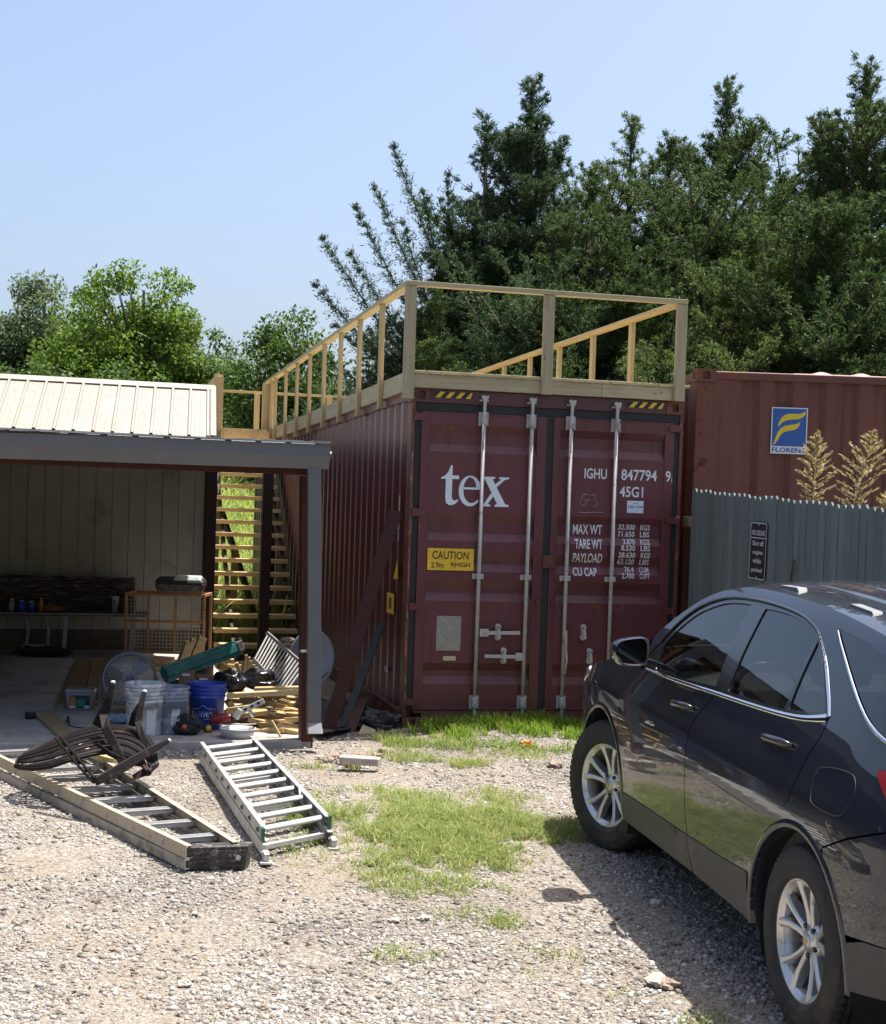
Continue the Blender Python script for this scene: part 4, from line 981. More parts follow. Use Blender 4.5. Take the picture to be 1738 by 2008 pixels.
    panel('window_trim', shr(dlo, .002), holes=[w1, w2, w3], mat='carblack', off=-.004, flange=.010, side=side, step=.04)
    panel('window', shr(w1, .001), mat='glass', off=-.010, flange=0, side=side, parent=car); panel('window', shr(w2, .001), mat='glassd', off=-.010, flange=0, side=side); panel('window', shr(w3, .001), mat='glassd', off=-.010, flange=0, side=side)
    def strip(name, pts, wds, mat, off, th=.004, parent=car):
        m = MB(); vs = []; n_ = len(pts)
        for i, (s_, z_) in enumerate(pts):
            a_ = Vector(pts[max(i-1, 0)]); b_ = Vector(pts[min(i+1, n_-1)]); t = (b_-a_).normalized(); nn = Vector((-t.y, t.x)); w_ = wds if not isinstance(wds, list) else float(np.interp(i, np.linspace(0, n_-1, len(wds)), wds))
            for q, oo in ((-.5, 0), (-.38, th), (.38, th), (.5, 0)):
                s2, z2 = s_+nn.x*w_*q, z_+nn.y*w_*q; N = Snorm(s2, z2); p_ = K(s2, Sf(s2, z2), z2)+N*(off+oo); vs.append(Vector((p_.x, p_.y*side, p_.z)))
        m.add(vs, [(i*4+j, i*4+j+1, (i+1)*4+j+1, (i+1)*4+j) for i in range(n_-1) for j in range(3)], True); return m.build(name, MT[mat], parent)
    cl = smooth_line([(.54, 1.094), (.887, 1.099), (1.22, 1.110), (1.504, 1.122), (1.9, 1.136), (2.214, 1.150), (2.424, 1.166), (2.56, 1.186), (2.655, 1.206)], 5)
    strip('chrome_strip', cl, [.010, .016, .018, .018, .020, .026, .034], 'chrome', .001)
    strip('chrome_strip', smooth_line([(2.668, 1.208), (2.60, 1.268), (2.48, 1.357), (2.36, 1.429), (2.232, 1.490)], 5), [.020, .026, .024, .012, .004], 'chrome', .001)
    strip('chrome_strip', qg[1:], [.006, .014, .015, .012], 'chrome', -.001)
    strip('drip_seal', [p for p in dlo if p[1] > 1.2 and p[0] < 2.5], .012, 'carblack', .001)
    m = MB()
    # shallow character crease marks and seams: fuel flap, bumper seam
    if side == 1:
        ff = smooth_line([(2.745, 1.015), (2.80, 1.045), (2.985, 1.062), (3.045, 1.035), (3.060, .985), (3.035, .928), (2.98, .905), (2.825, .902), (2.765, .925)], 5, True)
        m.tube([K(s_, Sf(s_, z_)+.0002, z_) for s_, z_ in ff]+[K(ff[0][0], Sf(*ff[0])+.0002, ff[0][1])], .0022, 5); m.build('fuel_flap_seam', MT['rubber'], car)
        me = text_mesh('EQUINOX', 0, 0, .345, .030, .01); n_ = len(me.vertices)
        for v in me.vertices: s_ = .458+v.co.x; z_ = .622+v.co.z; v.co = K(s_, Sf(s_, z_)+.004, z_)
        me.materials.append(MT['carblack']); o = bpy.data.objects.new('lettering', me); COL.objects.link(o); o.parent = fd_
    # door handles: cup and chrome capped bar
    for s0, s1, z0, z1, dpar in ((1.095, 1.368, 1.000, 1.022, fd_), (2.205, 2.480, 1.044, 1.062, rd_)):
        sm_, zm_ = (s0+s1)/2, (z0+z1)/2
        panel('handle_cup', ell(sm_-.012, zm_-.004, .062, .036, 0, 350, 18), mat='carblack', off=.001, flange=0, side=side, parent=dpar)
        m = MB(); pts = []; 
        for k in range(9):
            t = k/8; s_ = s0+(s1-s0)*t; z_ = z0+(z1-z0)*t; N = Snorm(s_, z_); h_ = .004+.030*math.sin(math.pi*min(1, max(0, t)))**.45
            p_ = K(s_, Sf(s_, z_), z_)+N*h_; pts.append(Vector((p_.x, p_.y*side, p_.z)))
        m.tube(pts, [.008, .014, .016, .016, .016, .016, .016, .014, .007], 10); h_ = m.build('door_handle', MT['carblack'], dpar)
        m = MB(); m.tube([p_+Vector((0, side*.006, .006)) for p_ in pts[1:8]], [.003, .006, .007, .007, .007, .006, .003], 8); m.build('handle_cap', MT['chrome'], h_)
    # mirror
    m = MB()
    def rr(k, w, h_, c): 
        a = 2*math.pi*k/20; cc, ss = math.cos(a), math.sin(a); return c[0]+w*math.copysign(abs(cc)**.55, cc), c[1]+h_*math.copysign(abs(ss)**.55, ss)
    secs = [(.765, .087, .068), (.75, .092, .073), (.70, .096, .077), (.64, .092, .072), (.58, .076, .056), (.55, .05, .036)]
    vs = []
    for s_, w, h_ in secs:
        for k in range(20):
            l, z = rr(k, w, h_, (.998-(.765-s_)*.05, 1.206-(.765-s_)*.10)); z += (1.0-l)*.14*(1 if z > 1.2 else -.15); l -= .02*(1 if z < 1.19 and l > 1.0 else 0)
            vs.append(K(s_, side*l, z))
    m.add(vs, [(i*20+k, i*20+(k+1) % 20, (i+1)*20+(k+1) % 20, (i+1)*20+k) for i in range(5) for k in range(20)]+[tuple(range(100, 120))], True)
    mo = m.build('door_mirror', MT['paint'], car)
    m = MB(); vs = []
    for q in (1.0, .90):
        for k in range(20):
            l, z = rr(k, .087*q, .068*q, (.998, 1.206)); z += (1.0-l)*.14*(1 if z > 1.2 else -.15); l -= .02*(1 if z < 1.19 and l > 1.0 else 0)
            vs.append(K(.765 if q == 1 else .758, side*l, z))
    m.add(vs, [(k, (k+1) % 20, 20+(k+1) % 20, 20+k) for k in range(20)]); m.build('mirror_bezel', MT['carblack'], mo)
    m = MB(); m.add(vs[20:], [tuple(range(20))]); m.build('mirror_glass', M('mirror glass', (.05, .055, .07), .03, .9, 0, 1, 0), mo)
    m = MB(); m.bar(K(.70, side*.80, 1.125), K(.70, side*.93, 1.165), .07, .028); m.build('mirror_arm', MT['carblack'], mo, bevel=.008)
# top skins: bonnet, roof, tail; windscreen and rear glass between
crown = spl([(-.93, .04), (-.6, .06), (0, .06), (.35, .05), (.7, .06), (1.1, .045), (1.6, .042), (2.8, .045), (3.3, .05), (3.73, .03)])
lead = spl([(-.93, .10), (-.7, .07), (-.3, .02), (0, .0), (.34, -.10), (.6, -.08), (1.05, -.03), (1.3, 0), (2.9, 0), (3.3, .04), (3.55, .08), (3.73, .05)])
def Tf(s, t, off=0):
    e = Ef(s); l = Sf(s, e); z = e+crown(s)*(1-abs(t)**2.6)+off
    ds_ = lead(s)*(1-t*t)
    return K(s+ds_ if s > .3 or s < 0 else s+ds_, l*t, z)
def top_skin(name, s0, s1, t0, t1, mat, off=0, ns=24, nt_=24, ribs=False, parent=car):
    m = MB()
    def P(u, v):
        t = t0+(t1-t0)*u; s = s0+(s1-s0)*v; p_ = Tf(s, t, off)
        if ribs:
            for c in (-.62, -.31, 0, .31, .62):
                d = abs(t-c)/.05
                if d < 1 and s0+.12 < s < s1-.12: p_.z -= .007*(1-d*d)
        return p_
    return m.add([P(i/(nt_-1), j/(ns-1)) for j in range(ns) for i in range(nt_)], [(j*nt_+i, j*nt_+i+1, (j+1)*nt_+i+1, (j+1)*nt_+i) for j in range(ns-1) for i in range(nt_-1)], True).build(name, MT[mat], parent)
top_skin('bonnet', -.90, .36, -1, 1, 'paint', ns=30)
top_skin('windscreen', .40, 1.02, -.90, .90, 'clearglass', off=-.004)
for a, b in ((-1, -.90), (.90, 1)): top_skin('windscreen_pillar', .36, 1.04, a, b, 'paint', nt_=5)
top_skin('scuttle', .36, .40, -.90, .90, 'carblack', off=-.003, ns=3)
top_skin('roof', 1.03, 3.16, -1, 1, 'paint', ns=60, nt_=121, ribs=True)
top_skin('rear_window', 3.18, 3.56, -.86, .86, 'glassd', off=-.004)
for a, b in ((-1, -.86), (.86, 1)): top_skin('rear_pillar', 3.16, 3.58, a, b, 'paint', nt_=5)
top_skin('tailgate', 3.57, 3.73, -1, 1, 'paint')
for s0, s1 in ((1.455, 1.690), (2.19, 2.43)):
    for side in (1, -1):
        m = MB(); zz0 = Tf(s0, side*.88).z; zz1 = Tf(s1, side*.88).z; lat = .505
        vs = []
        for s_, z_, w, h_ in ((s0, zz0, .022, 0), (s0+.03, zz0, .024, .016), (s1-.02, zz1, .024, .020), (s1, zz1, .022, 0)):
            vs += [K(s_, side*(lat-w), z_+h_-.004), K(s_, side*(lat+w), z_+h_-.004)]
        vs += [K(s0, side*(lat-.026), zz0-.02), K(s0, side*(lat+.026), zz0-.02), K(s1, side*(lat-.026), zz1-.02), K(s1, side*(lat+.026), zz1-.02)]
        m.add(vs, [(0,1,3,2), (2,3,5,4), (4,5,7,6), (0,2,4,6,10,8), (1,9,11,7,5,3), (0,8,9,1), (6,7,11,10)]); m.build('rack_mount', M('pale grey rack mount', (.15, .155, .16), .6, .2), car, bevel=.003)
# ends, underside, cabin
m = MB()
for s_, z0, z1 in ((-.93, .24, .72), (3.73, .40, .86)): 
    hw = Sf(s_, .6)*1.02; m.add([K(s_, -hw, z0), K(s_, hw, z0), K(s_, hw, z1), K(s_, -hw, z1)], [(0,1,2,3)])
m.build('bumper_face', MT['paint'], car, solid=.01)
m = MB(); m.add([K(-.85, -.68, .24), K(-.85, .68, .24), K(.40, .55, .24), K(.40, -.55, .24)], [(0,1,2,3)]); m.add([K(.44, -.899, .287), K(.44, .899, .287), K(2.25, .899, .300), K(2.25, -.899, .300)], [(0,1,2,3)]); m.add([K(3.1, -.86, .36), K(3.1, .86, .36), K(3.70, .75, .42), K(3.70, -.75, .42)], [(0,1,2,3)])
m.add([K(-.80, -.50, .26), K(-.80, .50, .26), K(3.6, .50, .30), K(3.6, -.50, .30)], [(0,1,2,3)]); m.build('underbody', MT['liner'], car, solid=.02)
m = MB(); m.box(-3.1, -.3, -.50, .50, .29, .50); m.add([K(.45, -.8, .5), K(.45, .8, .5), K(.45, .8, 1.05), K(.45, -.8, 1.05)], [(0,1,2,3)]); m.build('cabin_floor', MT['inter'], car)
m = MB(); m.add([K(.45, -.82, 1.06), K(.45, .82, 1.06), K(.82, .80, 1.02), K(.82, -.80, 1.02), K(.90, .78, .85), K(.90, -.78, .85)], [(0,1,2,3), (3,2,4,5)]); m.build('dashboard', MT['inter'], car, solid=.02)
m = MB(); m.lathe([(.165, .0), (.18, .012), (.195, 0), (.18, -.012), (.165, 0)], 24, 'X', (0, 0, 0), m=Matrix.Translation((-1.02, .36, 1.02)) @ Matrix.Rotation(R(25), 4, 'Y')); m.build('steering_wheel', MT['carblack'], car)
def seat(s0, l0, w, parent=car):
    m = MB(); m.box(-s0-.48, -s0, l0-w/2, l0+w/2, .50, .66); m.bar((-s0-.50, l0, .60), (-s0-.68, l0, 1.16), w, .13, up=(1, 0, 0)); so__ = m.build('seat', MT['inter'], parent, bevel=.04, seg=3)
    for dl in ((0,) if w < .7 else (-w*.3, w*.3)):
        m = MB(); m.bar((-s0-.70, l0+dl, 1.21), (-s0-.74, l0+dl, 1.38), .26, .10, up=(1, 0, 0)); m.build('head_rest', MT['interl'], so__, bevel=.03, seg=3)
seat(1.12, .37, .50); seat(1.12, -.37, .50); seat(1.98, 0, 1.20)
for side in (1, -1): m = MB(); m.add([K(.45, side*.84, .42), K(3.4, side*.84, .42), K(3.4, side*.80, 1.08), K(.45, side*.80, 1.05)], [(0,1,2,3)]); m.build('door_lining', MT['inter'], car)
panel('headlamp', [(-.80, .80), (-.50, .90), (-.42, .93), (-.45, .97), (-.80, .88)], mat='lamp', off=.005); panel('headlamp', [(-.80, .80), (-.50, .90), (-.42, .93), (-.45, .97), (-.80, .88)], mat='lamp', off=.005, side=-1)
# wheels
def wheel(s0, side, steer=0):
    """tyre, alloy rim with five pairs of spokes, brake disc; local y is the axle pointing outwards"""
    wm = Matrix.Translation(K(s0, side*.800, .362)) @ Matrix.Rotation(steer, 4, 'Z') @ (Matrix.Identity(4) if side > 0 else Matrix.Rotation(math.pi, 4, 'Z'))
    w = bpy.data.objects.new('wheel', None); COL.objects.link(w); w.parent = car; w.matrix_local = wm; w.empty_display_size = .1
    m = MB(); ro = .362
    prof = [(.222, -.085), (.240, -.108), (.285, -.118), (.325, -.112), (.350, -.098), (.358, -.086)]
    for g_ in (-.060, -.022, .022, .060): prof += [(.3615, g_-.007), (.353, g_-.004), (.353, g_+.004), (.3615, g_+.007)]
    prof += [(.358, .086), (.350, .098), (.335, .1085), (.331, .1075), (.325, .112), (.290, .1175), (.262, .1155), (.258, .1175), (.246, .112), (.232, .098), (.222, .085)]
    m.lathe(prof, 96, 'Y')
    for k in range(64):       # shoulder blocks
        a = 2*math.pi*k/64; c_, s_ = math.cos(a), math.sin(a); t = Vector((-s_, 0, c_))
        for yy, y2 in ((.070, .0995), (-.0995, -.070)):
            p1 = Vector((c_*.3625, yy, s_*.3625)); p2 = Vector((c_*(.3625 if abs(y2) < .09 else .3505), y2, s_*(.3625 if abs(y2) < .09 else .3505)))
            if abs(yy) > .09: p1 = Vector((c_*.3505, yy, s_*.3505))
            m.bar(p1, p2, .024, .006, up=(c_, 0, s_))
    ty = m.build('tyre', MT['tyre'], w)
    m = MB(); m.lathe([(.226, .097), (.2345, .099), (.236, .094), (.222, .085), (.212, .070), (.205, .03), (.203, -.08), (.232, -.095)], 72, 'Y')
    m.lathe([(.205, .078), (.226, .097)], 72, 'Y'); rim = m.build('rim', MT['alu'], w)
    # spokes
    m = MB()
    for k in range(5):
        for sg in (-1, 1):
            a0 = 2*math.pi*k/5+math.pi/2; ai = a0+sg*R(13); ao = a0+sg*R(17.0); am = a0+sg*R(11.0)
            pts = [(.052, ai, .062, .016, .030), (.105, am, .070, .0125, .028), (.155, a0+sg*R(12.5), .080, .0135, .024), (.195, a0+sg*R(15.2), .089, .017, .020), (.2225, ao, .094, .023, .012)]
            vs = []
            for r_, a, y, hw, dp in pts:
                c_, s_ = math.cos(a), math.sin(a); t = Vector((-s_, 0, c_)); ctr = Vector((c_*r_, y, s_*r_)); up_ = Vector((0, 1, 0))
                vs += [ctr-t*hw*1.15-up_*dp*2, ctr-t*hw-up_*.006, ctr-t*hw*.45, ctr+t*hw*.45, ctr+t*hw-up_*.006, ctr+t*hw*1.15-up_*dp*2]
            n_ = 6
            m.add(vs, [(i*n_+j, i*n_+(j+1) % n_, (i+1)*n_+(j+1) % n_, (i+1)*n_+j) for i in range(4) for j in range(n_)], False)
    m.build('spoke', MT['alu'], rim, bevel=.003)
    m = MB(); m.lathe([(0, .072), (.030, .072), (.034, .069), (.036, .064), (.060, .062), (.075, .050), (.078, .02)], 40, 'Y'); hub = m.build('hub', MT['alu'], rim)
    m = MB(); m.lathe([(0, .0765), (.026, .0765), (.029, .074)], 24, 'Y'); m.build('hub_cap', MT['galv_bare'], hub)
    m = MB(); m.prism([(-.018, -.004), (-.006, -.004), (-.006, -.009), (.006, -.009), (.006, -.004), (.018, -.004), (.018, .004), (.006, .004), (.006, .009), (-.006, .009), (-.006, .004), (-.018, .004)], .0765, .079); m.build('hub_emblem', M('gold emblem', (.55, .38, .10), .3, .8), hub)
    m = MB()
    for k in range(5):
        a = 2*math.pi*(k+.5)/5+math.pi/2; m.lathe([(0, .070), (.010, .070), (.0115, .066), (.0115, .054)], 6, 'Y', (.057*math.cos(a), 0, .057*math.sin(a)))
    m.build('wheel_nut', MT['carblack'], hub)
    m = MB(); m.lathe([(0, .0), (.150, .0), (.152, -.012), (.16, -.02), (0, -.03)], 48, 'Y'); m.build('brake_disc', MT['brake'], w)
    m = MB(); m.lathe([(.203, -.09), (0, -.09)], 32, 'Y'); m.build('wheel_back', MT['liner'], w)
for s0, side, st_ in ((0, 1, R(19)), (0, -1, R(19)), (2.725, 1, 0), (2.725, -1, 0)): wheel(s0, side, st_)
# ------------------------------------------------------------------ things lying about the yard and the porch
def bw(x, y, z=0.05): return BFM @ Vector((x, y, z))
def fl(u, v, z=.05): return atz(u, v, z)
def wthing(name, label, cat, loc, group=None):
    t = thing(name, label, cat, Matrix.Translation(loc), group); return t, -Vector(loc)
def wb(m, name, mat, par, off, **k):
    m.v = [tuple(Vector(v)+off) for v in m.v]; return m.build(name, MT[mat] if isinstance(mat, str) else mat, par, **k)
MT['alum'] = M('worn aluminium', (.46, .46, .45), .45, .35, .10, 14, .12, 70, dirt=(.34, .31, .27), dirt_amt=.25, ds=10)
MT['ladwood'] = M('pale fibreglass rail', (.40, .335, .245), .55, 0, .10, 10, .1, 90, dirt=(.28, .22, .16), dirt_amt=.25, ds=8)
MT['ladgrey'] = M('dusty grey fibreglass rail', (.33, .30, .25), .6, 0, .14, 10, .15, 90, dirt=(.16, .13, .10), dirt_amt=.3, ds=9)
MT['blackpl'] = M('dusty black plastic', (.035, .033, .032), .5, 0, .3, 18, .6, 160, dirt=(.22, .20, .18), dirt_amt=.35, ds=26)
MT['brownpl'] = M('dark brown moulded plastic', (.011, .008, .0075), .5, 0, .15, 8, .1, 80, dirt=(.06, .04, .035), dirt_amt=.1, ds=7, spec=.12)
MT['greenpl'] = M('dark green plastic', (.008, .10, .08), .4, 0, .15, 8, .1, 60, dirt=(.12, .17, .16), dirt_amt=.2, ds=9)
MT['greycap'] = M('green end cap', (.02, .12, .05), .5)
# --- step ladder lying folded on the gravel
zu, zl = .105, .012
L0, L1 = fl(366, 1662, .10), fl(-60, 1464.5, .10); R0, R1 = fl(467, 1654, .10), fl(150, 1461, .10)
t, o_ = wthing('step_ladder', 'folded step ladder on the gravel with black top cap, broken chair upon it', 'ladder', fl(420, 1705, -.05))
def chan(m, a, b, w, h, th=.005, flip=1):
    """U channel rail: web and two flanges, open towards the middle of the ladder"""
    a, b = Vector(a), Vector(b); d = (b-a).normalized(); sd_ = d.cross(Vector((0, 0, 1))).normalized()*flip; up = Vector((0, 0, 1))
    m.bar(a, b, th, h); m.bar(a+sd_*w/2+up*(h/2-th/2), b+sd_*w/2+up*(h/2-th/2), w, th); m.bar(a+sd_*w/2-up*(h/2-th/2), b+sd_*w/2-up*(h/2-th/2), w, th)
for a, b, fp in ((L0, L1, 1), (R0, R1, -1)):
    m = MB(); chan(m, a-Vector((0, 0, .025)), b-Vector((0, 0, .0)), .030, .070, .006, fp*1); wb(m, 'rail', 'ladwood', t, o_, bevel=.0015)
dl = (L1-L0); dr = (R1-R0); LL0 = L0+Vector((.004, 0, 0)); 
for a, b, fp in ((L0+Vector((-.004, -.004, -.088)), L1+Vector((-.02, -.02, -.078)), 1), (R0+Vector((-.012, 0, -.088)), R1+Vector((-.03, 0, -.078)), -1)):
    m = MB(); chan(m, a, b, .026, .052, .006, fp); wb(m, 'rail', 'ladgrey', t, o_, bevel=.0015)
for k in range(9):
    f = .085+.108*k; a = L0.lerp(L1, f)+Vector((.004, 0, -.012)); b = R0+(R1-R0)*(f*dl.length/dr.length*1.0); b = b+Vector((-.004, 0, -.012))
    m = MB(); m.bar(a, b, .072, .004); m.bar(a+Vector((.0, -.034, -.012)), b+Vector((0, -.034, -.012)), .004, .026); m.bar(a+Vector((.0, .034, -.012)), b+Vector((0, .034, -.012)), .004, .026)
    for q in range(5): m.bar(a+Vector((0, -.024+.012*q, .003)), b+Vector((0, -.024+.012*q, .003)), .003, .002)
    wb(m, 'step', 'alum', t, o_)
for k in range(5):
    f = .16+.2*k; a = L0.lerp(L1, f)+Vector((0, 0, -.085)); b = R0+(R1-R0)*(f*dl.length/dr.length)+Vector((0, 0, -.085))
    m = MB(); m.bar(a, b, .030, .012); wb(m, 'cross_bar', 'alum', t, o_)
c0, c1, c2_, c3 = fl(357, 1714, -.045), fl(480, 1711, -.045), fl(488, 1658, .098), fl(366, 1662, .098)
back = Vector((.012, .105, 0))
m = MB(); vs = [c0, c1, c2_, c3]+[p+back for p in (c0, c1, c2_, c3)]
m.add(vs, [(0,1,2,3), (4,7,6,5), (0,4,5,1), (1,5,6,2), (2,6,7,3), (3,7,4,0)]); cp = wb(m, 'top_cap', 'blackpl', t, o_, bevel=.007, seg=3)
m = MB(); ux = (c1-c0).normalized(); uz = (c3-c0).normalized(); nn = ux.cross(uz).normalized(); 
for i in range(13):
    for j in range(5):
        if 4 < i < 9 and 1 <= j <= 3: continue
        p_ = c0+ux*(.018+.0235*i)+uz*(.022+.0245*j)+nn*.0005; m.bar(p_-ux*.008, p_+ux*.008, .014, .003, up=nn)
wb(m, 'grip_stud', 'blackpl', cp, Vector((0, 0, 0))+o_)
m = MB(); p_ = c0+ux*.272+uz*.085; m.tube([p_+nn*-.003, p_+nn*.0025], .014, 16); wb(m, 'cap_disc', 'alum', cp, o_)
m = MB()
for k in range(3):
    a = L0.lerp(L1, .12+.2*k)
    m.tube([a+Vector((-.006, -.001, -.02)), a+Vector((-.001, 0, -.02))], .006, 8)
wb(m, 'rivet', 'alum', t, o_)
MT['faint'] = M('faint grey rail print', (.20, .18, .155), .7, 0, .1)
for k in range(6):       # faint repeated print along the outer rail
    a = L0.lerp(L1, .10+.135*k)+Vector((-.012, -.006, -.088)); d_ = (L0-L1).normalized(); nrm = d_.cross(Vector((0, 0, 1))).normalized()
    nrm = nrm if nrm.y < 0 else -nrm; me = text_mesh('WERNER', 0, -.011, .10, .021, .01); me.materials.append(MT['faint'])
    o = bpy.data.objects.new('lettering', me); COL.objects.link(o); o.parent = t
    o.matrix_local = axes_frame(a+nrm*.006+o_, d_, -nrm, Vector((0, 0, 1)))
# --- extension ladder
t, o_ = wthing('extension_ladder', 'silver aluminium extension ladder lying on the gravel, green end caps, in front of the porch', 'ladder', fl(585, 1650, -.02))
LA, LB = fl(517, 1627, .135), fl(393, 1456, .135); RA, RB = fl(648, 1602, .135), fl(497, 1444, .135)
for a, b, fp in ((LA, LB, 1), (RA, RB, -1)):
    m = MB(); chan(m, a-Vector((0, 0, .03)), b-Vector((0, 0, .03)), .026, .068, .005, fp); wb(m, 'rail', 'alum', t, o_)
    dn_ = (a-b).normalized(); m = MB(); chan(m, a-Vector((0, 0, .104))+dn_*.06-Vector((.004*fp, 0, 0)), b-Vector((0, 0, .10))+dn_*.02-Vector((.004*fp, 0, 0)), .026, .068, .005, fp); wb(m, 'rail', 'alum', t, o_)
    m = MB(); m.bar(a-Vector((0, 0, .03))+dn_*.004, a-Vector((0, 0, .03))-dn_*.05, .016, .074); wb(m, 'end_cap', 'greycap', t, o_)
    f0 = a-Vector((0, 0, .118))+dn_*.075; m = MB(); m.bar(f0, f0+dn_*.055-Vector((0, 0, .01)), .030, .060); m.bar(f0+dn_*.045-Vector((.03, 0, .028)), f0+dn_*.045+Vector((.03, 0, -.028)), .07, .012, up=(0, 0, 1)); m.tube([f0+Vector((-.022, 0, .012)), f0+Vector((.022, 0, .012))], .008, 8); wb(m, 'ladder_foot', 'alum', t, o_, bevel=.003)
for k in range(10):
    f = .045+.102*k; a = LA.lerp(LB, f)-Vector((0, 0, .03)); b = RA.lerp(RB, f)-Vector((0, 0, .03))
    m = MB(); d_ = (b-a).normalized(); n_ = 10
    side_ = d_.cross(Vector((0, 0, 1))).normalized(); vs = []
    for p_ in (a, b):
        for j in range(n_):
            an = 2*math.pi*j/n_; vs.append(p_+side_*.031*math.cos(an)+Vector((0, 0, .015*math.sin(an)+.003*(math.sin(an) > .5))))
    m.add(vs, [(j, (j+1) % n_, n_+(j+1) % n_, n_+j) for j in range(n_)], True); wb(m, 'rung', 'alum', t, o_)
    if k in (0, 3, 6, 9):
        m = MB(); m.bar(a-Vector((0, 0, .07))+(LA-LB).normalized()*.10, b-Vector((0, 0, .07))+(LA-LB).normalized()*.10, .035, .024); wb(m, 'rung', 'alum', t, o_)
m = MB(); a = RA.lerp(RB, .25); m.bar(a+Vector((-.03, 0, -.05)), a+Vector((-.045, .03, .03)), .02, .008); a = LA.lerp(LB, .25); m.bar(a+Vector((.03, 0, -.05)), a+Vector((.035, .03, .01)), .02, .008); wb(m, 'rung_lock', 'lwhite', t, o_)
# --- broken plastic chair
t, o_ = wthing('garden_chair', 'broken dark brown slatted plastic chair lying upside down on the step ladder', 'chair', aty(190, 1530, 8.75))
C0 = smooth_line([tuple(aty(u, v, y)) for u, v, y in ((31, 1503, 9.05), (40, 1486, 9.15), (72, 1465, 9.3), (120, 1446, 9.4), (172, 1430, 9.45), (215, 1424, 9.45), (255, 1429, 9.4), (288, 1445, 9.3), (303, 1470, 9.1), (302, 1500, 8.95))], 4)
C1 = smooth_line([tuple(aty(u, v, y)) for u, v, y in ((35, 1506, 8.95), (62, 1508, 8.85), (98, 1504, 8.8), (130, 1494, 8.8), (165, 1484, 8.85), (200, 1477, 8.9), (232, 1478, 8.9), (258, 1487, 8.85), (278, 1500, 8.8), (290, 1516, 8.75))], 4)
ns_ = 8
for k in range(ns_):
    a0, a1 = k/ns_+.012, (k+1)/ns_-.03; m = MB(); n_ = len(C0); vs = []
    for p_, q_ in zip(C0, C1):
        p_, q_ = Vector(p_), Vector(q_); bulge = lambda f: Vector((0, .06, .05))*math.sin(math.pi*f)
        vs += [p_.lerp(q_, a0)+bulge(a0), p_.lerp(q_, a1)+bulge(a1)]
    m.add(vs, [(2*i, 2*i+1, 2*i+3, 2*i+2) for i in range(n_-1)], True); wb(m, 'slat', 'brownpl', t, o_, solid=.009)
m = MB(); m.tube([Vector(p_) for p_ in C0], .013, 8); m.tube([Vector(p_) for p_ in C1], .011, 8); m.tube([Vector(C0[-1]), Vector(C1[-1])], .02, 8); wb(m, 'back_frame', 'brownpl', t, o_)
def leg(pts, ws, th=.02, name='leg', ribs=True):
    P3 = [aty(*p_) for p_ in pts]; m = MB(); n_ = len(P3); vs = []; fwd = Vector((.15, -1, .1)).normalized()
    for i, p_ in enumerate(P3):
        d_ = (P3[min(i+1, n_-1)]-P3[max(i-1, 0)]).normalized(); s_ = d_.cross(fwd).normalized(); f_ = s_.cross(d_); w_ = ws[i]
        vs += [p_-s_*w_/2+f_*th/2, p_+s_*w_/2+f_*th/2, p_+s_*w_/2-f_*th/2, p_-s_*w_/2-f_*th/2]
    m.add(vs, [(i*4+j, i*4+(j+1) % 4, (i+1)*4+(j+1) % 4, (i+1)*4+j) for i in range(n_-1) for j in range(4)]+[(0,1,2,3), tuple(len(vs)-4+j for j in (3,2,1,0))]); return wb(m, name, 'brownpl', t, o_, bevel=.005)
leg([(221, 1340, 9.15), (214, 1370, 9.12), (204, 1404, 9.1), (209, 1430, 9.0), (226, 1462, 8.95), (244, 1500, 8.85)], [.030, .042, .060, .052, .052, .056], .04)
leg([(214, 1375, 9.14), (203, 1400, 9.12), (190, 1424, 9.12)], [.02, .07, .06], .02)
leg([(283, 1358, 9.3), (276, 1385, 9.25), (271, 1418, 9.2), (282, 1448, 9.1), (298, 1476, 9.0)], [.028, .038, .045, .045, .05], .04)
leg([(279, 1372, 9.29), (266, 1400, 9.26), (258, 1424, 9.25)], [.02, .05, .045], .018, name='leg')
leg([(329, 1453, 9.0), (290, 1475, 8.85), (240, 1505, 8.65), (188, 1533, 8.5)], [.028, .050, .062, .050], .035)
for du in (0, 9):      # arm rest, hollow channel with cross webs
    leg([(110+du, 1448-du*.3, 8.75), (125+du, 1466-du*.3, 8.7), (150+du, 1497-du*.3, 8.62), (184+du*.6, 1535-du*.5, 8.52)], [.016, .014, .014, .016], .03, 'arm_rest')
m = MB()
for f in (.15, .35, .55, .75, .92):
    a = aty(110+76*f, 1448+86*f, 8.76-.22*f); b = aty(121+76*f, 1445+86*f, 8.76-.22*f); m.bar(a, b, .008, .02)
wb(m, 'arm_web', 'brownpl', t, o_)
leg([(300, 1478, 8.97), (303, 1498, 8.9), (285, 1514, 8.8), (262, 1524, 8.75)], [.05, .06, .05, .03], .03, 'seat_rail')
leg([(190, 1458, 8.9), (215, 1478, 8.9), (250, 1495, 8.85), (285, 1500, 8.8)], [.02, .03, .03, .03], .02, 'seat_rail')
m = MB()
for u, v in ((222, 1338), (284, 1356), (331, 1452)): m.lathe([(0, .012), (.014, .008), (.016, -.006), (0, -.008)], 10, 'Z', aty(u, v, {222: 9.15, 284: 9.3, 331: 9.0}[u]))
wb(m, 'tip_highlight', 'lwhite', t, o_)  # white tips paint the highlight on the upturned legs
t, o_ = wthing('timber_offcut', 'pale sunlit wood offcut lying under the broken chair on the step ladder', 'offcut', fl(195, 1488, .13))
m = MB(); m.bar(fl(168, 1477, .15), fl(228, 1492, .14), .05, .035); wb(m, 'timber_offcut', 'pine', None, Vector((0, 0, 0)), bevel=.003) if False else wb(m, 'board', 'pine', t, o_, bevel=.003)

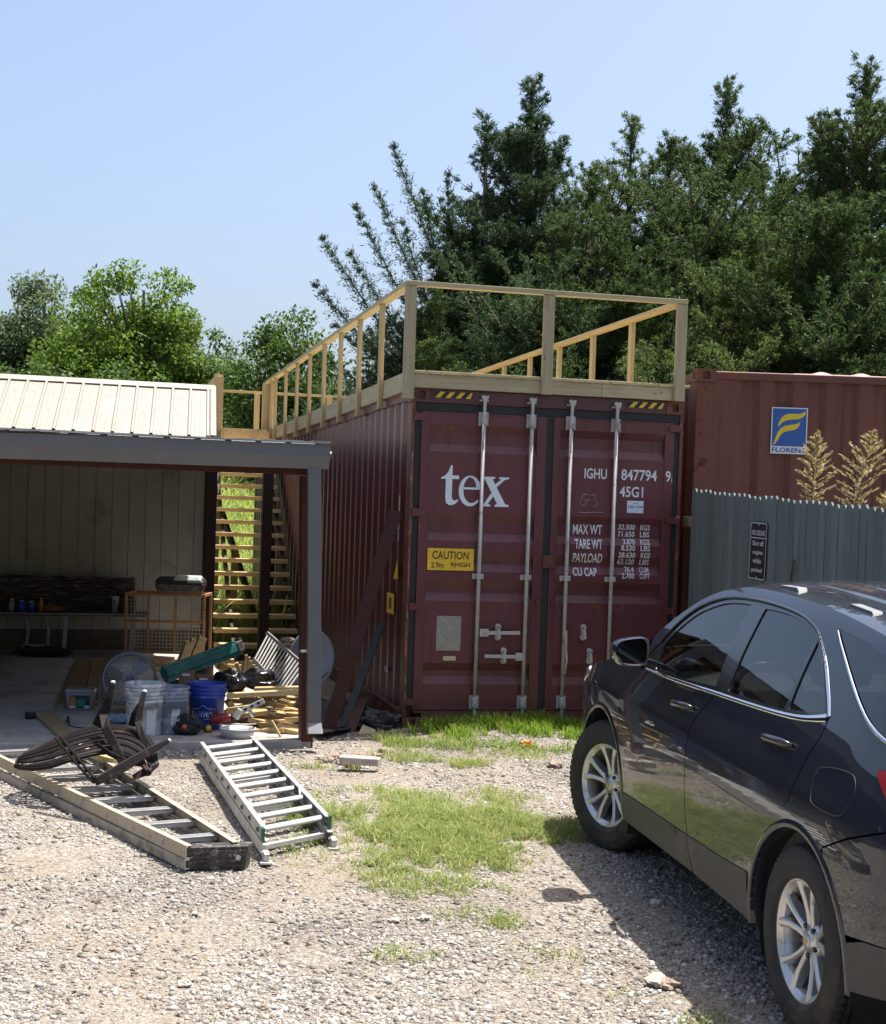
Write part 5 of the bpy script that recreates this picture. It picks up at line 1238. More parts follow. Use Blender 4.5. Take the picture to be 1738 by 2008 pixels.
# --- buckets
def bucket(name, label, mat, c, h=.37, r=.148, rb=.130, rims=(0,), group=None, handle=True):
    t = thing(name, label, 'bucket', Matrix.Translation(c) @ Matrix.Rotation(random.uniform(0, 1), 4, 'Z'), group)
    prof = [(0, .004), (rb-.004, 0), (rb, .006)]; base = h
    def rr_(z): return rb+(r-rb)*z/base
    for z in (h*.72, h*.80, h*.88): prof += [(rr_(z)-.0, z-.006), (rr_(z)+.009, z-.004), (rr_(z)+.009, z+.001), (rr_(z), z+.003)]
    prof += [(r, h-.02), (r+.008, h-.015), (r+.008, h), (r-.002, h), (r-.006, h-.01), (rb-.008, .012), (0, .010)]
    m = MB(); m.lathe(prof, 40); b_ = m.build('pail', MT[mat], t)
    for i, dz in enumerate(rims):
        if dz: m = MB(); m.lathe([(r-.006, h-.03), (r-.004, h-.0), (r, h+dz-.03), (r+.008, h+dz-.022), (r+.008, h+dz), (r-.004, h+dz), (r-.008, h+dz-.04), (r-.012, h-.04)], 40); m.build('inner_pail', MT[mat], t)
    if handle:
        m = MB(); a0 = .2; m.tube([Vector(((r+.012)*math.cos(a), (r+.012)*math.sin(a), h-.05-.10*math.sin((a-a0)/math.pi*math.pi)*0-.12*math.sin(a-a0))) for a in [a0+math.pi*k/16 for k in range(17)]], .0025, 6); m.build('bail_handle', MT['galv_bare'], t)
    return t
MT['bgrey'] = M('grey white plastic with paint splashes', (.30, .33, .39), .5, 0, .1, 8, .1, 60, dirt=(.66, .68, .70), dirt_amt=.75, ds=16)
MT['bgrey2'] = M('blue grey plastic', (.20, .25, .34), .5, 0, .1, 8, .1, 60, dirt=(.45, .47, .5), dirt_amt=.5, ds=14)
MT['bblue'] = M('blue plastic', (.018, .050, .36), .38, 0, .12, 8, .06, 60, dirt=(.25, .3, .5), dirt_amt=.08, ds=16)
bp = [fl(282, 1440), fl(332, 1436), fl(404, 1427)]
def curved(parent, me_or, mat, r, off, ang0):
    n_ = len(me_or.vertices)
    for v in me_or.vertices:
        x, z = v.co.x, v.co.z; rr_ = r(z)+off; a = ang0+x/r(z); v.co = (rr_*math.cos(a), rr_*math.sin(a), z)
    me_or.materials.append(MT[mat]); o = bpy.data.objects.new('lettering', me_or); COL.objects.link(o); o.parent = parent; return o
def curved_rect(parent, name, mat, r, off, a0, a1, z0, z1, n=10):
    m = MB(); vs = []
    for k in range(n+1):
        a = a0+(a1-a0)*k/n; vs += [((r(z0)+off)*math.cos(a), (r(z0)+off)*math.sin(a), z0), ((r(z1)+off)*math.cos(a), (r(z1)+off)*math.sin(a), z1)]
    m.add(vs, [(2*k, 2*k+2, 2*k+3, 2*k+1) for k in range(n)], True); return m.build(name, MT[mat], parent, fix=False)
rB = lambda z: .130+.018*z/.37
b1_ = bucket('bucket', 'paint splashed grey white bucket stack, the largest, in front of the fan', 'bgrey', bp[0], .37, .150, rims=(.035,)); b1_.rotation_euler = (0, 0, 0); 
def camang(c): return math.atan2(-c.y, -c.x)
a_ = camang(bp[0]); curved_rect(b1_, 'paper_label', 'lwhite', rB, .001, a_-.85, a_-.35, .05, .20); curved_rect(b1_, 'paper_label', 'lwhite', rB, .001, a_+.15, a_+.70, .02, .21); curved_rect(b1_, 'label_print', 'blue', rB, .002, a_-.80, a_-.6, .09, .18)
b2_ = bucket('bucket', 'blue grey bucket standing between the splashed bucket and the blue bucket', 'bgrey2', bp[1], .365, .145); b2_.rotation_euler = (0, 0, 0)
a_ = camang(bp[1]); curved_rect(b2_, 'paper_label', 'bgrey', rB, .001, a_+.1, a_+.6, .07, .20)
b3_ = bucket('bucket', 'bright blue plastic bucket with white lettering beside the black tool bag', 'bblue', bp[2], .365, .152); b3_.rotation_euler = (0, 0, 0)
a_ = camang(bp[2]); curved(b3_, text_mesh("LOWE'S", 0, .10, .17, .055, .02), 'bgrey', rB, .0015, a_-.85)
m = MB(); ln = [(-.01, .085), (-.01, .17), (.05, .17), (.09, .20), (.13, .17), (.185, .17), (.185, .085)]
m.tube([Vector(((rB(z)+.002)*math.cos(a_-.85+x/rB(z)), (rB(z)+.002)*math.sin(a_-.85+x/rB(z)), z)) for x, z in dens(ln, .02)[:-4]], .0018, 5); m.build('logo_outline', MT['bgrey'], b3_)
curved_rect(b3_, 'paper_label', 'bgrey', rB, .001, a_+.42, a_+.72, .07, .23); m = MB(); m.lathe([(0, .32), (.12, .325), (.135, .33)], 24); m.build('bucket_content', MT['bgrey2'], b3_)
# --- tub, fan, tape, cord
tp = fl(158, 1391); t = thing('storage_tub', 'small clear lidded plastic tub with a green and orange label on the porch floor', 'tub', frame(tp, .1))
m = MB()
def frus(m, w0, d0, w1, d1, z0, z1, mi=0):
    vs = [(x*w/2, y*d/2, z) for w, d, z in ((w0, d0, z0), (w1, d1, z1)) for x, y in ((-1, -1), (1, -1), (1, 1), (-1, 1))]
    m.add(vs, [(0,3,2,1), (4,5,6,7)]+[(i, (i+1) % 4, 4+(i+1) % 4, 4+i) for i in range(4)], False, mi)
MT['clearpl'] = M('cloudy clear plastic', (.22, .23, .27), .3, 0, .1, 8, .05); MT['labdark'] = M('printed dark label', (.015, .04, .06), .4); MT['laborange'] = M('printed orange label', (.42, .17, .06), .4); MT['labgreen'] = M('printed green label', (.02, .20, .13), .4)
frus(m, .205, .15, .235, .18, 0, .155); m.build('tub_body', MT['clearpl'], t, bevel=.01)
m = MB(); frus(m, .25, .195, .24, .19, .155, .185); m.build('lid', MT['clearpl'], t, bevel=.008)
m = MB(); vs = lambda x0, x1, z0, z1, o: [(x0, -.076-.095*z0-o, z0), (x1, -.076-.095*z0-o, z0), (x1, -.076-.095*z1-o, z1), (x0, -.076-.095*z1-o, z1)]
m.add(vs(-.085, .09, .02, .13, .003), [(0,1,2,3)]); m.build('label', MT['labdark'], t, fix=False)
m = MB(); m.add(vs(-.083, -.03, .03, .12, .005), [(0,1,2,3)]); m.build('label', MT['laborange'], t, fix=False); m = MB(); m.add(vs(-.02, .05, .035, .10, .005), [(0,1,2,3)]); m.build('label', MT['labgreen'], t, fix=False); m = MB(); m.add(vs(.045, .085, .022, .045, .006), [(0,1,2,3)]); m.add(vs(-.08, -.03, .022, .04, .006), [(0,1,2,3)]); m.build('label', MT['lwhite'], t, fix=False)
fc = aty(254, 1330, 12.45); t = thing('floor_fan', 'round grey floor fan with a wire grille behind the buckets', 'fan', frame((fc.x, fc.y, .05), .25))
hz = fc.z-.05; MT['fangrey'] = M('bluish grey fan metal', (.16, .17, .23), .4, .3, .15, 9, .1)
m = MB()
for k in range(9): r_ = .045+.021*k; y_ = -.07+.05*(r_/.22)**2.5; m.tube([Vector((r_*math.cos(a), y_, hz+r_*math.sin(a))) for a in [2*math.pi*j/40 for j in range(41)]], .0022, 4, cap=False)
for k in range(36): a = 2*math.pi*k/36; m.tube([Vector((r_*math.cos(a+r_*1.2), -.07+.05*(r_/.22)**2.5, hz+r_*math.sin(a+r_*1.2))) for r_ in (.04, .1, .16, .215)], .0017, 4, cap=False)
m.build('grille', MT['galv_bare'], t)
m = MB(); m.lathe([(.205, -.05), (.225, -.05), (.228, .09), (.21, .10)], 48, 'Y', (0, 0, hz)); m.build('drum', MT['fangrey'], t, solid=.004)
m = MB(); m.lathe([(0, -.03), (.06, -.03), (.065, 0), (.065, .06), (0, .07)], 24, 'Y', (0, 0, hz)); hb = m.build('motor_hub', MT['fangrey'], t)
for k in range(3):
    m = MB(); a0 = 2*math.pi*k/3+.5; P_ = lambda r_, a, y: Vector((r_*math.cos(a), y, hz+r_*math.sin(a)))
    m.add([P_(.055, a0, -.01), P_(.12, a0-.15, -.02), P_(.19, a0-.05, -.02), P_(.195, a0+.5, .02), P_(.19, a0+.95, .045), P_(.11, a0+.9, .04), P_(.055, a0+.7, .03)], [(0,1,2,3,4,5,6)]); m.build('blade', MT['fangrey'], hb, solid=.003)
m = MB(); m.tube([(-.235, 0, hz), (-.24, 0, .02), (-.2, -.12, .012), (.2, -.12, .012), (.24, 0, .02), (.235, 0, hz)], .011, 8); m.tube([(-.24, 0, .02), (-.2, .12, .012), (.2, .12, .012), (.24, 0, .02)], .011, 8); m.build('stand', MT['fangrey'], t)
tp = fl(60, 1409); t = thing('tape_roll', 'small black roll of tape standing alone on the slab', 'tape', frame(tp)); m = MB(); m.lathe([(.022, 0), (.042, 0), (.043, .03), (.042, .055), (.022, .055), (.022, 0)], 28); m.build('tape_coil', MT['rubber'], t); m = MB(); m.lathe([(.020, 0), (.022, 0), (.022, .056), (.020, .056), (.020, 0)], 28); m.build('core', MT['laborange'], t)
pts = smooth_line([tuple(fl(u, v, .056)) for u, v in ((134, 1411), (135, 1420), (142, 1424), (160, 1427), (185, 1427), (205, 1424))], 6)
m = MB(); m.tube([Vector(p_) for p_ in pts], .0045, 6); m.bar(fl(134, 1406, .07), fl(134, 1413, .07), .02, .016); pc0 = m.build('cable', MT['rubber'], None); t = thing('power_lead', 'black cord with plug curling on the slab near the clear tub', 'cord', Matrix.Translation(pts[0])); pc0.parent = t; pc0.matrix_parent_inverse = Matrix.Translation(Vector(pts[0])*-1)
# --- boards on the porch floor
MT['ply'] = wood('dull brown plywood', (.22, .16, .09), axis=1, knots=False); MT['plyl'] = wood('dirty pale board', (.36, .28, .17), axis=1)
def quadboard(name, label, px, z0, th, mat, cat='board', group=None):
    P4 = [atz(u, v, z0+th) for u, v in px]; c = sum(P4, Vector())/4; c.z = z0
    t = thing(name, label, cat, Matrix.Translation(c), group); m = MB(); vs = [p_-c for p_ in P4]; vs = [Vector((p_.x, p_.y, 0)) for p_ in vs]+[Vector((p_.x, p_.y, th)) for p_ in vs]
    m.add(vs, [(0,3,2,1), (4,5,6,7)]+[(i, (i+1) % 4, 4+(i+1) % 4, 4+i) for i in range(4)]); m.build('board', MT[mat], t, bevel=.002); return t
quadboard('floor_board', 'pale plank lying aslant on the slab beside the black tape roll', [(72, 1403), (104, 1396), (150, 1440), (120, 1447)], .05, .02, 'plyl')
quadboard('plywood_sheet', 'long dull brown plywood strip on the porch floor, left of the fan', [(113, 1378), (163, 1378), (180, 1290), (150, 1290)], .05, .045, 'ply')
quadboard('plywood_sheet', 'broad brown plywood sheet on the floor just behind the fan', [(166, 1368), (205, 1366), (215, 1288), (182, 1288)], .05, .06, 'ply')
quadboard('floor_board', 'short pale plank lying behind the clear tub', [(113, 1382), (240, 1376), (240, 1370), (113, 1374)], .05, .03, 'plyl')
quadboard('floor_board', 'short plank lying flat beside the splashed bucket, near the blue cloth', [(205, 1412), (245, 1404), (245, 1386), (208, 1390)], .05, .02, 'plyl')
# --- crumpled soft things
def blob(name, label, cat, c, size, mat, seed, amp=.35, fr=3.0, parent=None, n=28):
    m = MB(); vs = []
    for j in range(n+1):
        th = math.pi*j/n
        for i in range(n*2):
            ph = math.pi*i/n; d_ = Vector((math.sin(th)*math.cos(ph), math.sin(th)*math.sin(ph), math.cos(th)))
            k = 1+amp*(noise.noise(d_*fr+Vector((seed, 0, 0)))*1.2+.5*abs(noise.noise(d_*fr*2.7+Vector((0, seed, 0)))))
            v = Vector((d_.x*size[0]*k, d_.y*size[1]*k, max(-.0, (d_.z*.5+.42)*size[2]*k))); vs.append(v)
    N = n*2; m.add(vs, [(j*N+i, j*N+(i+1) % N, (j+1)*N+(i+1) % N, (j+1)*N+i) for j in range(n) for i in range(N)], True)
    o = m.build(name, MT[mat] if isinstance(mat, str) else mat, parent, weld=.0005)
    if parent is None: o.matrix_world = Matrix.Translation(c); tag(o, label, cat)
    else: o.location = c
    return o
MT['bagblack'] = M('shiny black bin liner', (.008, .008, .009), .24, 0, .2, 9, .7, 11); MT['bluecloth'] = M('pale blue cloth', (.22, .30, .44), .8, 0, .15, 12, .3, 40); MT['bagcloth'] = M('black nylon bag cloth', (.014, .014, .017), .6, 0, .2, 14, .4, 60)
MT['redpl'] = M('red plastic', (.20, .014, .014), .4, 0, .15, 9, .1)
blob('cloth', 'pale blue crumpled cloth on the slab left of the splashed bucket', 'cloth', fl(232, 1418), (.11, .08, .07), 'bluecloth', 4)
blob('rubbish_bag', 'glossy black plastic bag lying behind the blue bucket', 'bag', (lambda p_: Vector((p_.x, p_.y, .30)))(aty(452, 1352, 12.25)), (.13, .12, .19), 'bagblack', 7, .22, 1.7)
blob('rubbish_bag', 'glossy black plastic bag lying against the slatted grille', 'bag', (lambda p_: Vector((p_.x, p_.y, .32)))(aty(508, 1350, 12.35)), (.17, .12, .17), 'bagblack', 12, .25, 1.8)
tb = fl(365, 1440); t = thing('tool_bag', 'black tool bag with a red knob slumped before the blue bucket', 'tool bag', Matrix.Translation(tb))
blob('bag_body', None, None, Vector((0, 0, 0)), (.115, .08, .13), 'bagcloth', 21, .4, parent=t); m = MB(); m.lathe([(0, -.10), (.018, -.098), (.02, -.085), (.02, -.06)], 16, 'Y', (.0, 0, .07)); m.build('knob', M('red orange knob', (.65, .09, .04), .4), t)
m = MB(); m.tube([(-.09, -.02, .06), (-.06, -.03, .14), (0, -.03, .165), (.06, -.02, .13), (.1, -.02, .05)], .008, 6); m.build('bag_handle', MT['bagcloth'], t)
t = thing('tape_measure', 'small yellow and black tape measure beside the black tool bag', 'tape measure', frame(fl(408, 1436), .3)); m = MB(); m.box(-.03, .03, -.02, .02, 0, .065); m.build('case', MT['bagcloth'], t, bevel=.012, seg=3); m = MB(); m.lathe([(0, -.022), (.022, -.022), (.024, -.018)], 20, 'Y', (0, 0, .034)); m.build('face_plate', MT['yellow'], t)
t = thing('power_tool', 'red corded power tool lying behind the blue bucket', 'power tool', frame(Vector((aty(432, 1402, 11.72).x, 11.72, .06)), .2)); m = MB(); m.tube([(-.07, 0, .07), (.02, 0, .09), (.09, 0, .10)], [.036, .042, .028], 14); m.bar((0, 0, .09), (-.03, .02, .15), .035, .03); m.build('motor_housing', MT['redpl'], t, bevel=.006); m = MB(); m.tube([(.09, 0, .10), (.13, 0, .105)], [.035, .015], 12); m.build('nose', MT['bagcloth'], t)
t = thing('nail_gun', 'silver nail gun with a white magazine leaning on the offcuts', 'nail gun', frame(aty(474, 1408, 11.50), .0)); m = MB(); m.bar((-.04, 0, .03), (.17, .02, .14), .03, .04); m.build('magazine', MT['alum'], t, bevel=.003); m = MB(); m.bar((-.05, 0, .0), (-.01, 0, .07), .05, .05); m.tube([(.06, .01, .06), (.09, .02, .01)], .016, 8); m.build('gun_body', MT['galv_bare'], t, bevel=.006); m = MB()
for k in range(3): m.bar((.02+.05*k, -.018, .066+.026*k), (.04+.05*k, -.018, .077+.026*k), .004, .02)
m.build('magazine_slot', MT['bagcloth'], t)
t = thing('caulk_tube', 'red and white tube lying on the slab beside the white basin', 'tube', frame(fl(495, 1418), .15)); m = MB(); m.tube([(-.06, 0, .022), (.05, 0, .022)], .020, 14); m.build('tube_body', MT['redpl'], t); m = MB(); m.tube([(.05, 0, .022), (.075, 0, .022), (.09, 0, .022)], [.02, .008, .005], 10); m.build('nozzle', MT['lwhite'], t)
MT['milky'] = M('milky plastic', (.50, .50, .49), .4, 0, .05, 10, .05)
t = thing('basin', 'shallow translucent white basin at the front edge of the slab', 'basin', frame(fl(466, 1446), 0)); m = MB(); m.lathe([(0, .004), (.115, 0), (.13, .045), (.145, .075), (.137, .075), (.12, .04), (.108, .012), (0, .010)], 36); m.build('bowl', M('milky plastic', (.50, .50, .49), .4, 0, .05, 10, .05), t)
t = thing('plastic_bottle', 'crushed clear plastic bottle on the ground before the slab', 'bottle', frame(fl(352, 1461, 0.0), .4, 0, 0)); m = MB(); m.lathe([(0, -.09), (.026, -.088), (.03, -.07), (.022, -.04), (.031, -.01), (.029, .03), (.031, .05), (.012, .08), (.012, .09), (0, .09)], 18, 'X', (0, 0, .03)); m.build('bottle_body', MT['clearpl'], t); m = MB(); m.lathe([(0, .104), (.014, .104), (.014, .088)], 14, 'X', (0, 0, .03)); m.build('cap', MT['blue'], t)
# --- green folded sawhorse lying across the buckets' back
t, o_ = wthing('sawhorse', 'dark green folded plastic sawhorse propped up behind the buckets', 'sawhorse', aty(330, 1335, 12.1))
A, B = aty(322, 1322, 12.15), aty(462, 1270, 12.75); d_ = (B-A).normalized(); n2 = d_.cross(Vector((0, -1, 0))).normalized(); 
n2 = n2 if n2.z > 0 else -n2
m = MB(); m.bar(A, B, .10, .075, up=n2); m.bar(A+n2*-.055, B+n2*-.055, .07, .04, up=n2); m.bar(A+n2*.05, B+n2*.05, .05, .03, up=n2); sw = wb(m, 'beam', 'greenpl', t, o_, bevel=.006)
m = MB()
for k in range(6): p_ = A.lerp(B, .08+.16*k); m.bar(p_+Vector((0, -.056, 0))-n2*.03, p_+Vector((0, -.056, 0))+n2*.03, .012, .01)
m.bar(A.lerp(B, .35)+Vector((0, -.06, -.012)), A.lerp(B, .72)+Vector((0, -.06, -.012)), .012, .028, up=n2); wb(m, 'rib', MT['greenpl'], t, o_, bevel=.003)
m = MB(); m.bar(B-d_*.02, B+d_*.055, .12, .10, up=n2); m.bar(B+d_*.03-n2*.07, B+d_*.05+n2*.07, .09, .03, up=d_); wb(m, 'hinge_block', 'blackpl', t, o_, bevel=.012)
m = MB(); m.bar(A-n2*.1+Vector((0, .03, 0)), A.lerp(B, .5)-n2*.10+Vector((0, .03, 0)), .03, .03); wb(m, 'leg', 'blackpl', t, o_)
# --- cartons and wooden pieces between sawhorse and posts
MT['carton'] = M('brown cardboard', (.17, .105, .07), .8, 0, .12, 6, .15, 50)
def carton(name, label, u, v, y, sz, rz, rx=0, mat='carton', cat='carton', group=None, tape=True):
    p_ = aty(u, v, y); t = thing(name, label, cat, frame(p_, rz, rx), group); m = MB(); m.box(-sz[0]/2, sz[0]/2, -sz[1]/2, sz[1]/2, 0, sz[2]); m.build('box_body', MT[mat], t, bevel=.004)
    if tape: m = MB(); m.box(-sz[0]*.28, sz[0]*.22, -sz[1]/2-.002, -sz[1]/2, sz[2]*.72, sz[2]*.86); m.build('paper_label', MT['lwhite'], t)
    return t
carton('carton', 'brown cardboard carton with a white label, left one right behind the blue bucket', 367, 1345, 12.3, (.13, .16, .13), .1); carton('carton', 'brown cardboard carton with a white label, upper one behind the blue bucket', 398, 1332, 12.55, (.15, .16, .15), -.05); carton('carton', 'brown cardboard carton with a white label, low one between its two neighbours', 402, 1350, 12.35, (.14, .12, .11), 0)
ORD = ['leftmost', 'second from left', 'third from left', 'fourth from left', 'fifth from left', 'rightmost']
def pile(label, group, items, name='timber_offcut', mat='pinez', cat='offcut', labels=None):
    items = sorted(items, key=lambda q: q[0]) if labels is None else items; n_it = len(items)
    for k_it, (u, v, y, sx_, sy_, sz_, rz, rx, ry) in enumerate(items):
        p_ = aty(u, v, y)
        m = MB(); m.box(-sx_/2, sx_/2, -sy_/2, sy_/2, -sz_/2, sz_/2); o = m.build(name, MT[mat], None, bevel=.002)
        lb_ = labels[k_it] if labels else label.replace('@', ORD[k_it] if k_it < n_it-1 else 'rightmost')
        o.matrix_world = frame(p_, rz, rx, ry); tag(o, lb_, cat, group)
MT['pinedry'] = wood('dry yellow offcut wood', (.50, .355, .17), axis=0, rand=.2)
pile('@ dark timber of the four leaning behind the green sawhorse', 'dark timbers behind the sawhorse', [(357, 1288, 13.6, .04, .14, .30, .3, .1, .32), (368, 1284, 13.7, .04, .14, .32, .2, .1, .34), (382, 1280, 13.8, .04, .14, .33, .2, .1, .36), (392, 1282, 13.9, .04, .14, .30, .1, .1, .3)], mat='treadw')
pile('@ pale sunlit block of the four lying before the wire crate', 'sunlit blocks under the wire crate', [(322, 1292, 14.6, .20, .09, .045, .1, 0, .05), (322, 1304, 14.4, .22, .12, .04, .0, 0, .0), (302, 1303, 14.3, .04, .10, .10, .1, 0, 0), (330, 1314, 14.2, .24, .2, .02, .1, 0, 0)], mat='pinedry')
pile('@ upright pale stick in the bundle between sawhorse and slatted grille', 'upright sticks in a bundle', [(482, 1303, 12.9, .022, .03, .17, .1, 0, .03), (488, 1305, 12.9, .020, .03, .15, .1, 0, .05), (493, 1309, 12.9, .022, .03, .12, .1, 0, .03), (498, 1313, 12.85, .022, .03, .09, 0, 0, 0), (504, 1316, 12.85, .022, .03, .07, 0, 0, 0), (508, 1318, 12.85, .018, .03, .05, 0, 0, 0)], mat='pinez')
pile('@ chunky pale block of the four behind the black plastic bags', 'blocks behind the black bags', [(443, 1312, 12.9, .14, .09, .07, .4, 0, .5), (460, 1306, 13.0, .12, .06, .03, .1, 0, .05), (468, 1313, 12.8, .035, .08, .12, .2, .1, -.35), (440, 1300, 13.2, .16, .1, .09, .1, 0, .1)], mat='pinedry')
rnd = random.Random(5); items = []; labs = []; LAY = ['lowest', 'second lowest', 'third', 'middle', 'fifth', 'second highest', 'highest']; OR5 = ['first', 'second', 'third', 'fourth', 'fifth']
for row, v in enumerate((1433, 1424, 1413, 1402, 1392, 1381, 1371)):
    for k in range(5 if row < 5 else 4):
        u = 512+rnd.uniform(-8, 8)+17*k-row*1.5+(10 if row % 2 else 0)
        if u > 588: u = 586
        labs.append(f'{OR5[k]} offcut from the left in the {LAY[row]} layer of the sunlit heap')
        items.append((u, v+rnd.uniform(-3, 3), 11.75+.13*row+rnd.uniform(-.05, .05), rnd.uniform(.12, .22), rnd.uniform(.08, .1), .038, rnd.uniform(-.6, .6), rnd.uniform(-.15, .15), rnd.uniform(-.2, .2)))
items += [(455, 1386, 12.2, .13, .09, .045, .5, .1, .9), (470, 1392, 12.1, .22, .05, .06, .1, 0, -.15), (458, 1400, 12.1, .16, .04, .04, -.2, 0, .1), (494, 1375, 12.4, .2, .09, .04, .3, 0, .2), (470, 1374, 12.5, .2, .08, .04, -.1, 0, .0), (485, 1385, 12.3, .25, .06, .05, .2, 0, -.25), (500, 1397, 12.0, .2, .09, .04, .4, .2, -.1)]
labs += ['stubby tilted offcut just right of the blue bucket', 'long thin offcut sloping over the red power tool', 'small offcut lying low between power tool and nail gun', 'offcut crossing above the nail gun near the level board', 'offcut under the left end of the level board', 'offcut sloping down to the left above the nail gun', 'offcut touching the right end of the nail gun']
pile('', 'offcuts heaped beside the porch post', items, mat='pinedry', labels=labs)
for (u0, v0, u1, v1, y, w, h_, lb) in ((446, 1364, 590, 1356, 11.85, .09, .038, 'long pale board lying level across the top of the offcut heap'), (500, 1352, 590, 1350, 12.1, .09, .038, 'second long board behind the level board on the offcut heap'), (533, 1413, 552, 1447, 11.5, .04, .016, 'thin lath lying on the slab before the offcut heap')):
    a, b = aty(u0, v0, y), aty(u1, v1, y); m = MB(); m.bar(a, b, w, h_); o = m.build('loose_board', MT['pine'], None, bevel=.003); tag(o, lb, 'board')
for k, (u, v, y) in enumerate(((583, 1424, 11.6), (570, 1436, 11.5))): 
    pass
# --- slatted grille leaning behind the post
t, o_ = wthing('slatted_grille', 'grey slatted grille leaning in front of the dish beside the porch post', 'grille', aty(545, 1345, 12.4))
ta, tbb = aty(524, 1241, 12.7), aty(600, 1308, 12.55); ba, bb = aty(497, 1292, 12.45), aty(560, 1362, 12.25)
MT['slat'] = M('weathered grey paint', (.20, .19, .18), .6, 0, .15, 12, .2, 70)
m = MB(); m.bar(ta, tbb, .03, .05, up=(0, 1, 0)); wb(m, 'top_rail', 'slat', t, o_, bevel=.003); m = MB(); m.bar(ba, bb, .03, .03, up=(0, 1, 0)); wb(m, 'bottom_rail', 'slat', t, o_, bevel=.003)
for k in range(15):
    f = (k+.5)/15; m = MB(); m.bar(ta.lerp(tbb, f), ba.lerp(bb, f), .013, .02, up=(0, 1, 0)); wb(m, 'slat', 'slat', t, o_)
# --- satellite dish
t = thing('satellite_dish', 'pale grey satellite dish standing behind the downspout', 'dish', axes_frame(aty(612, 1292, 12.95), Vector((.80, .58, 0)), Vector((-.58, .80, 0)), Vector((0, 0, 1))))
m = MB(); nr, na = 10, 40; vs = [(0, .085, 0)]
for i in range(1, nr+1):
    for j in range(na): a = 2*math.pi*j/na; f = i/nr; vs.append((.235*f*math.cos(a), .085*(1-f*f), .262*f*math.sin(a)))
m.add(vs, [(0, 1+j, 1+(j+1) % na) for j in range(na)]+[(1+(i-1)*na+j, 1+(i-1)*na+(j+1) % na, 1+i*na+(j+1) % na, 1+i*na+j) for i in range(1, nr) for j in range(na)], True); m.build('reflector', M('off white dish paint', (.36, .38, .44), .5, 0, .06, 8, .1), t, solid=.004)
m = MB(); m.tube([(0, .06, -.25), (0, -.10, -.20), (0, -.28, -.08)], .012, 8); m.build('feed_arm', MT['slat'], t); m = MB(); m.tube([(0, .09, 0), (0, .18, -.1), (0, .18, -.56)], .02, 10); m.build('mast', MT['slat'], t)
o = blob('work_gloves', 'pair of tan work gloves stuffed between the grille and the dish', 'gloves', aty(562, 1262, 12.7), (.055, .04, .05), M('tan leather', (.20, .16, .12), .8), 31, .5)
# --- leaning boards at the container corner
def Cw(x, y, z): return CFM @ Vector((x, y, z))
def lean(label, a, b, w, th, mat, name='leaning_board', up=(0, -1, .2)):
    a, b = Vector(a), Vector(b); t = thing(name, label, 'board', Matrix.Translation(a)); m = MB(); m.bar(Vector((0, 0, 0)), b-a, w, th, up=up); m.build('board', MT[mat], t, bevel=.003); return t
MT['maroonb'] = wood('maroon painted board', (.050, .018, .016), axis=2, knots=False, rough=.65); MT['greyb'] = wood('dark grey board', (.045, .052, .055), axis=2, knots=False)
lean('long maroon painted board leaning against the left side of the tex container', aty(634, 1466, 11.95), aty(776, 1003, 12.42), .112, .038, 'maroonb')
lean('dark grey beam leaning on the container behind the long maroon board', aty(662, 1452, 12.2), aty(750, 1222, 12.75), .062, .07, 'greyb')
lean('short dark maroon board leaning low behind the grey scrap plank', aty(680, 1452, 12.12), aty(712, 1368, 12.45), .085, .04, 'maroonb')
lean('weathered grey scrap plank propped on the stones at the container corner', aty(694, 1484, 11.85), aty(724, 1428, 12.2), .115, .03, 'greyx', 'scrap_plank')
lean('dark maroon board lying low along the foot of the container side', Cw(-.42, .2, .05), Cw(-.12, 1.5, .12), .12, .04, 'maroonb', up=(0, 0, 1))
blob('shade_filler', 'dark lump standing for shade and clutter in the gap between container side and leaning boards', 'shade_filler', aty(738, 1436, 12.35), (.17, .14, .16), M('dark shade and clutter filler', (.02, .02, .022), .6, 0, .3, 9, .5, 20), 61, .5)  # dark lumps added to deepen the shaded gap, standing also for clutter
blob('shade_filler', 'dark lump standing for shade and clutter on the ground just right of the porch slab', 'shade_filler', aty(655, 1440, 12.6), (.22, .2, .14), MT['bagcloth'], 66, .5)
blob('shade_filler', 'flat dark sheet standing for the shade on the ground under the leaning boards', 'shade_filler', CFM @ Vector((-.50, .75, .0)), (.34, .95, .09), MT['bagcloth'], 71, .35)  # dark sheet added so the ground here takes the colour of shade
# --- back of the porch: table, driftwood, crate, case, cup
Yb = lambda u, v, y: aty(u, v, y)
t = thing('work_table', 'long low dark topped table with pale legs along the porch back wall', 'table', frame(bw(-1.9, 6.6, .05), BY)); MT['darktop'] = M('dark table top', (.05, .045, .04), .6, 0, .3, 9, .2); MT['palemetal'] = M('chalky pale metal', (.26, .28, .29), .6, 0, .1)
m = MB(); m.box(-3.0, 1.10, -.25, .3, .475, .51); m.build('table_top', MT['darktop'], t, bevel=.004); m = MB(); m.box(-3.0, 1.10, -.262, -.25, .495, .505); m.build('edge_band', MT['palemetal'], t)
for x0, x1, xb in ((-.30, -.28, -.36), (-.07, -.05, .0)):
    m = MB(); m.tube([(x0, -.15, .475), (x1+.01, -.15, .30), (x1, -.15, .15), (xb, -.15, .0)], .020, 8); m.build('leg', MT['palemetal'], t)
m = MB(); m.bar((-.33, -.15, .12), (-.02, -.15, .12), .02, .02); m.build('leg_brace', MT['palemetal'], t)
for x in (.155, .92): m = MB(); m.bar((x, -.15, .475), (x-.02, -.15, 0), .045, .045, up=(0, 1, 0)); m.build('leg', MT['palemetal'], t)
t = thing('driftwood_slab', 'long rough bark slab of streaky grey wood standing on the back table', 'slab', frame(bw(-1.9, 6.85, .56), BY)); 
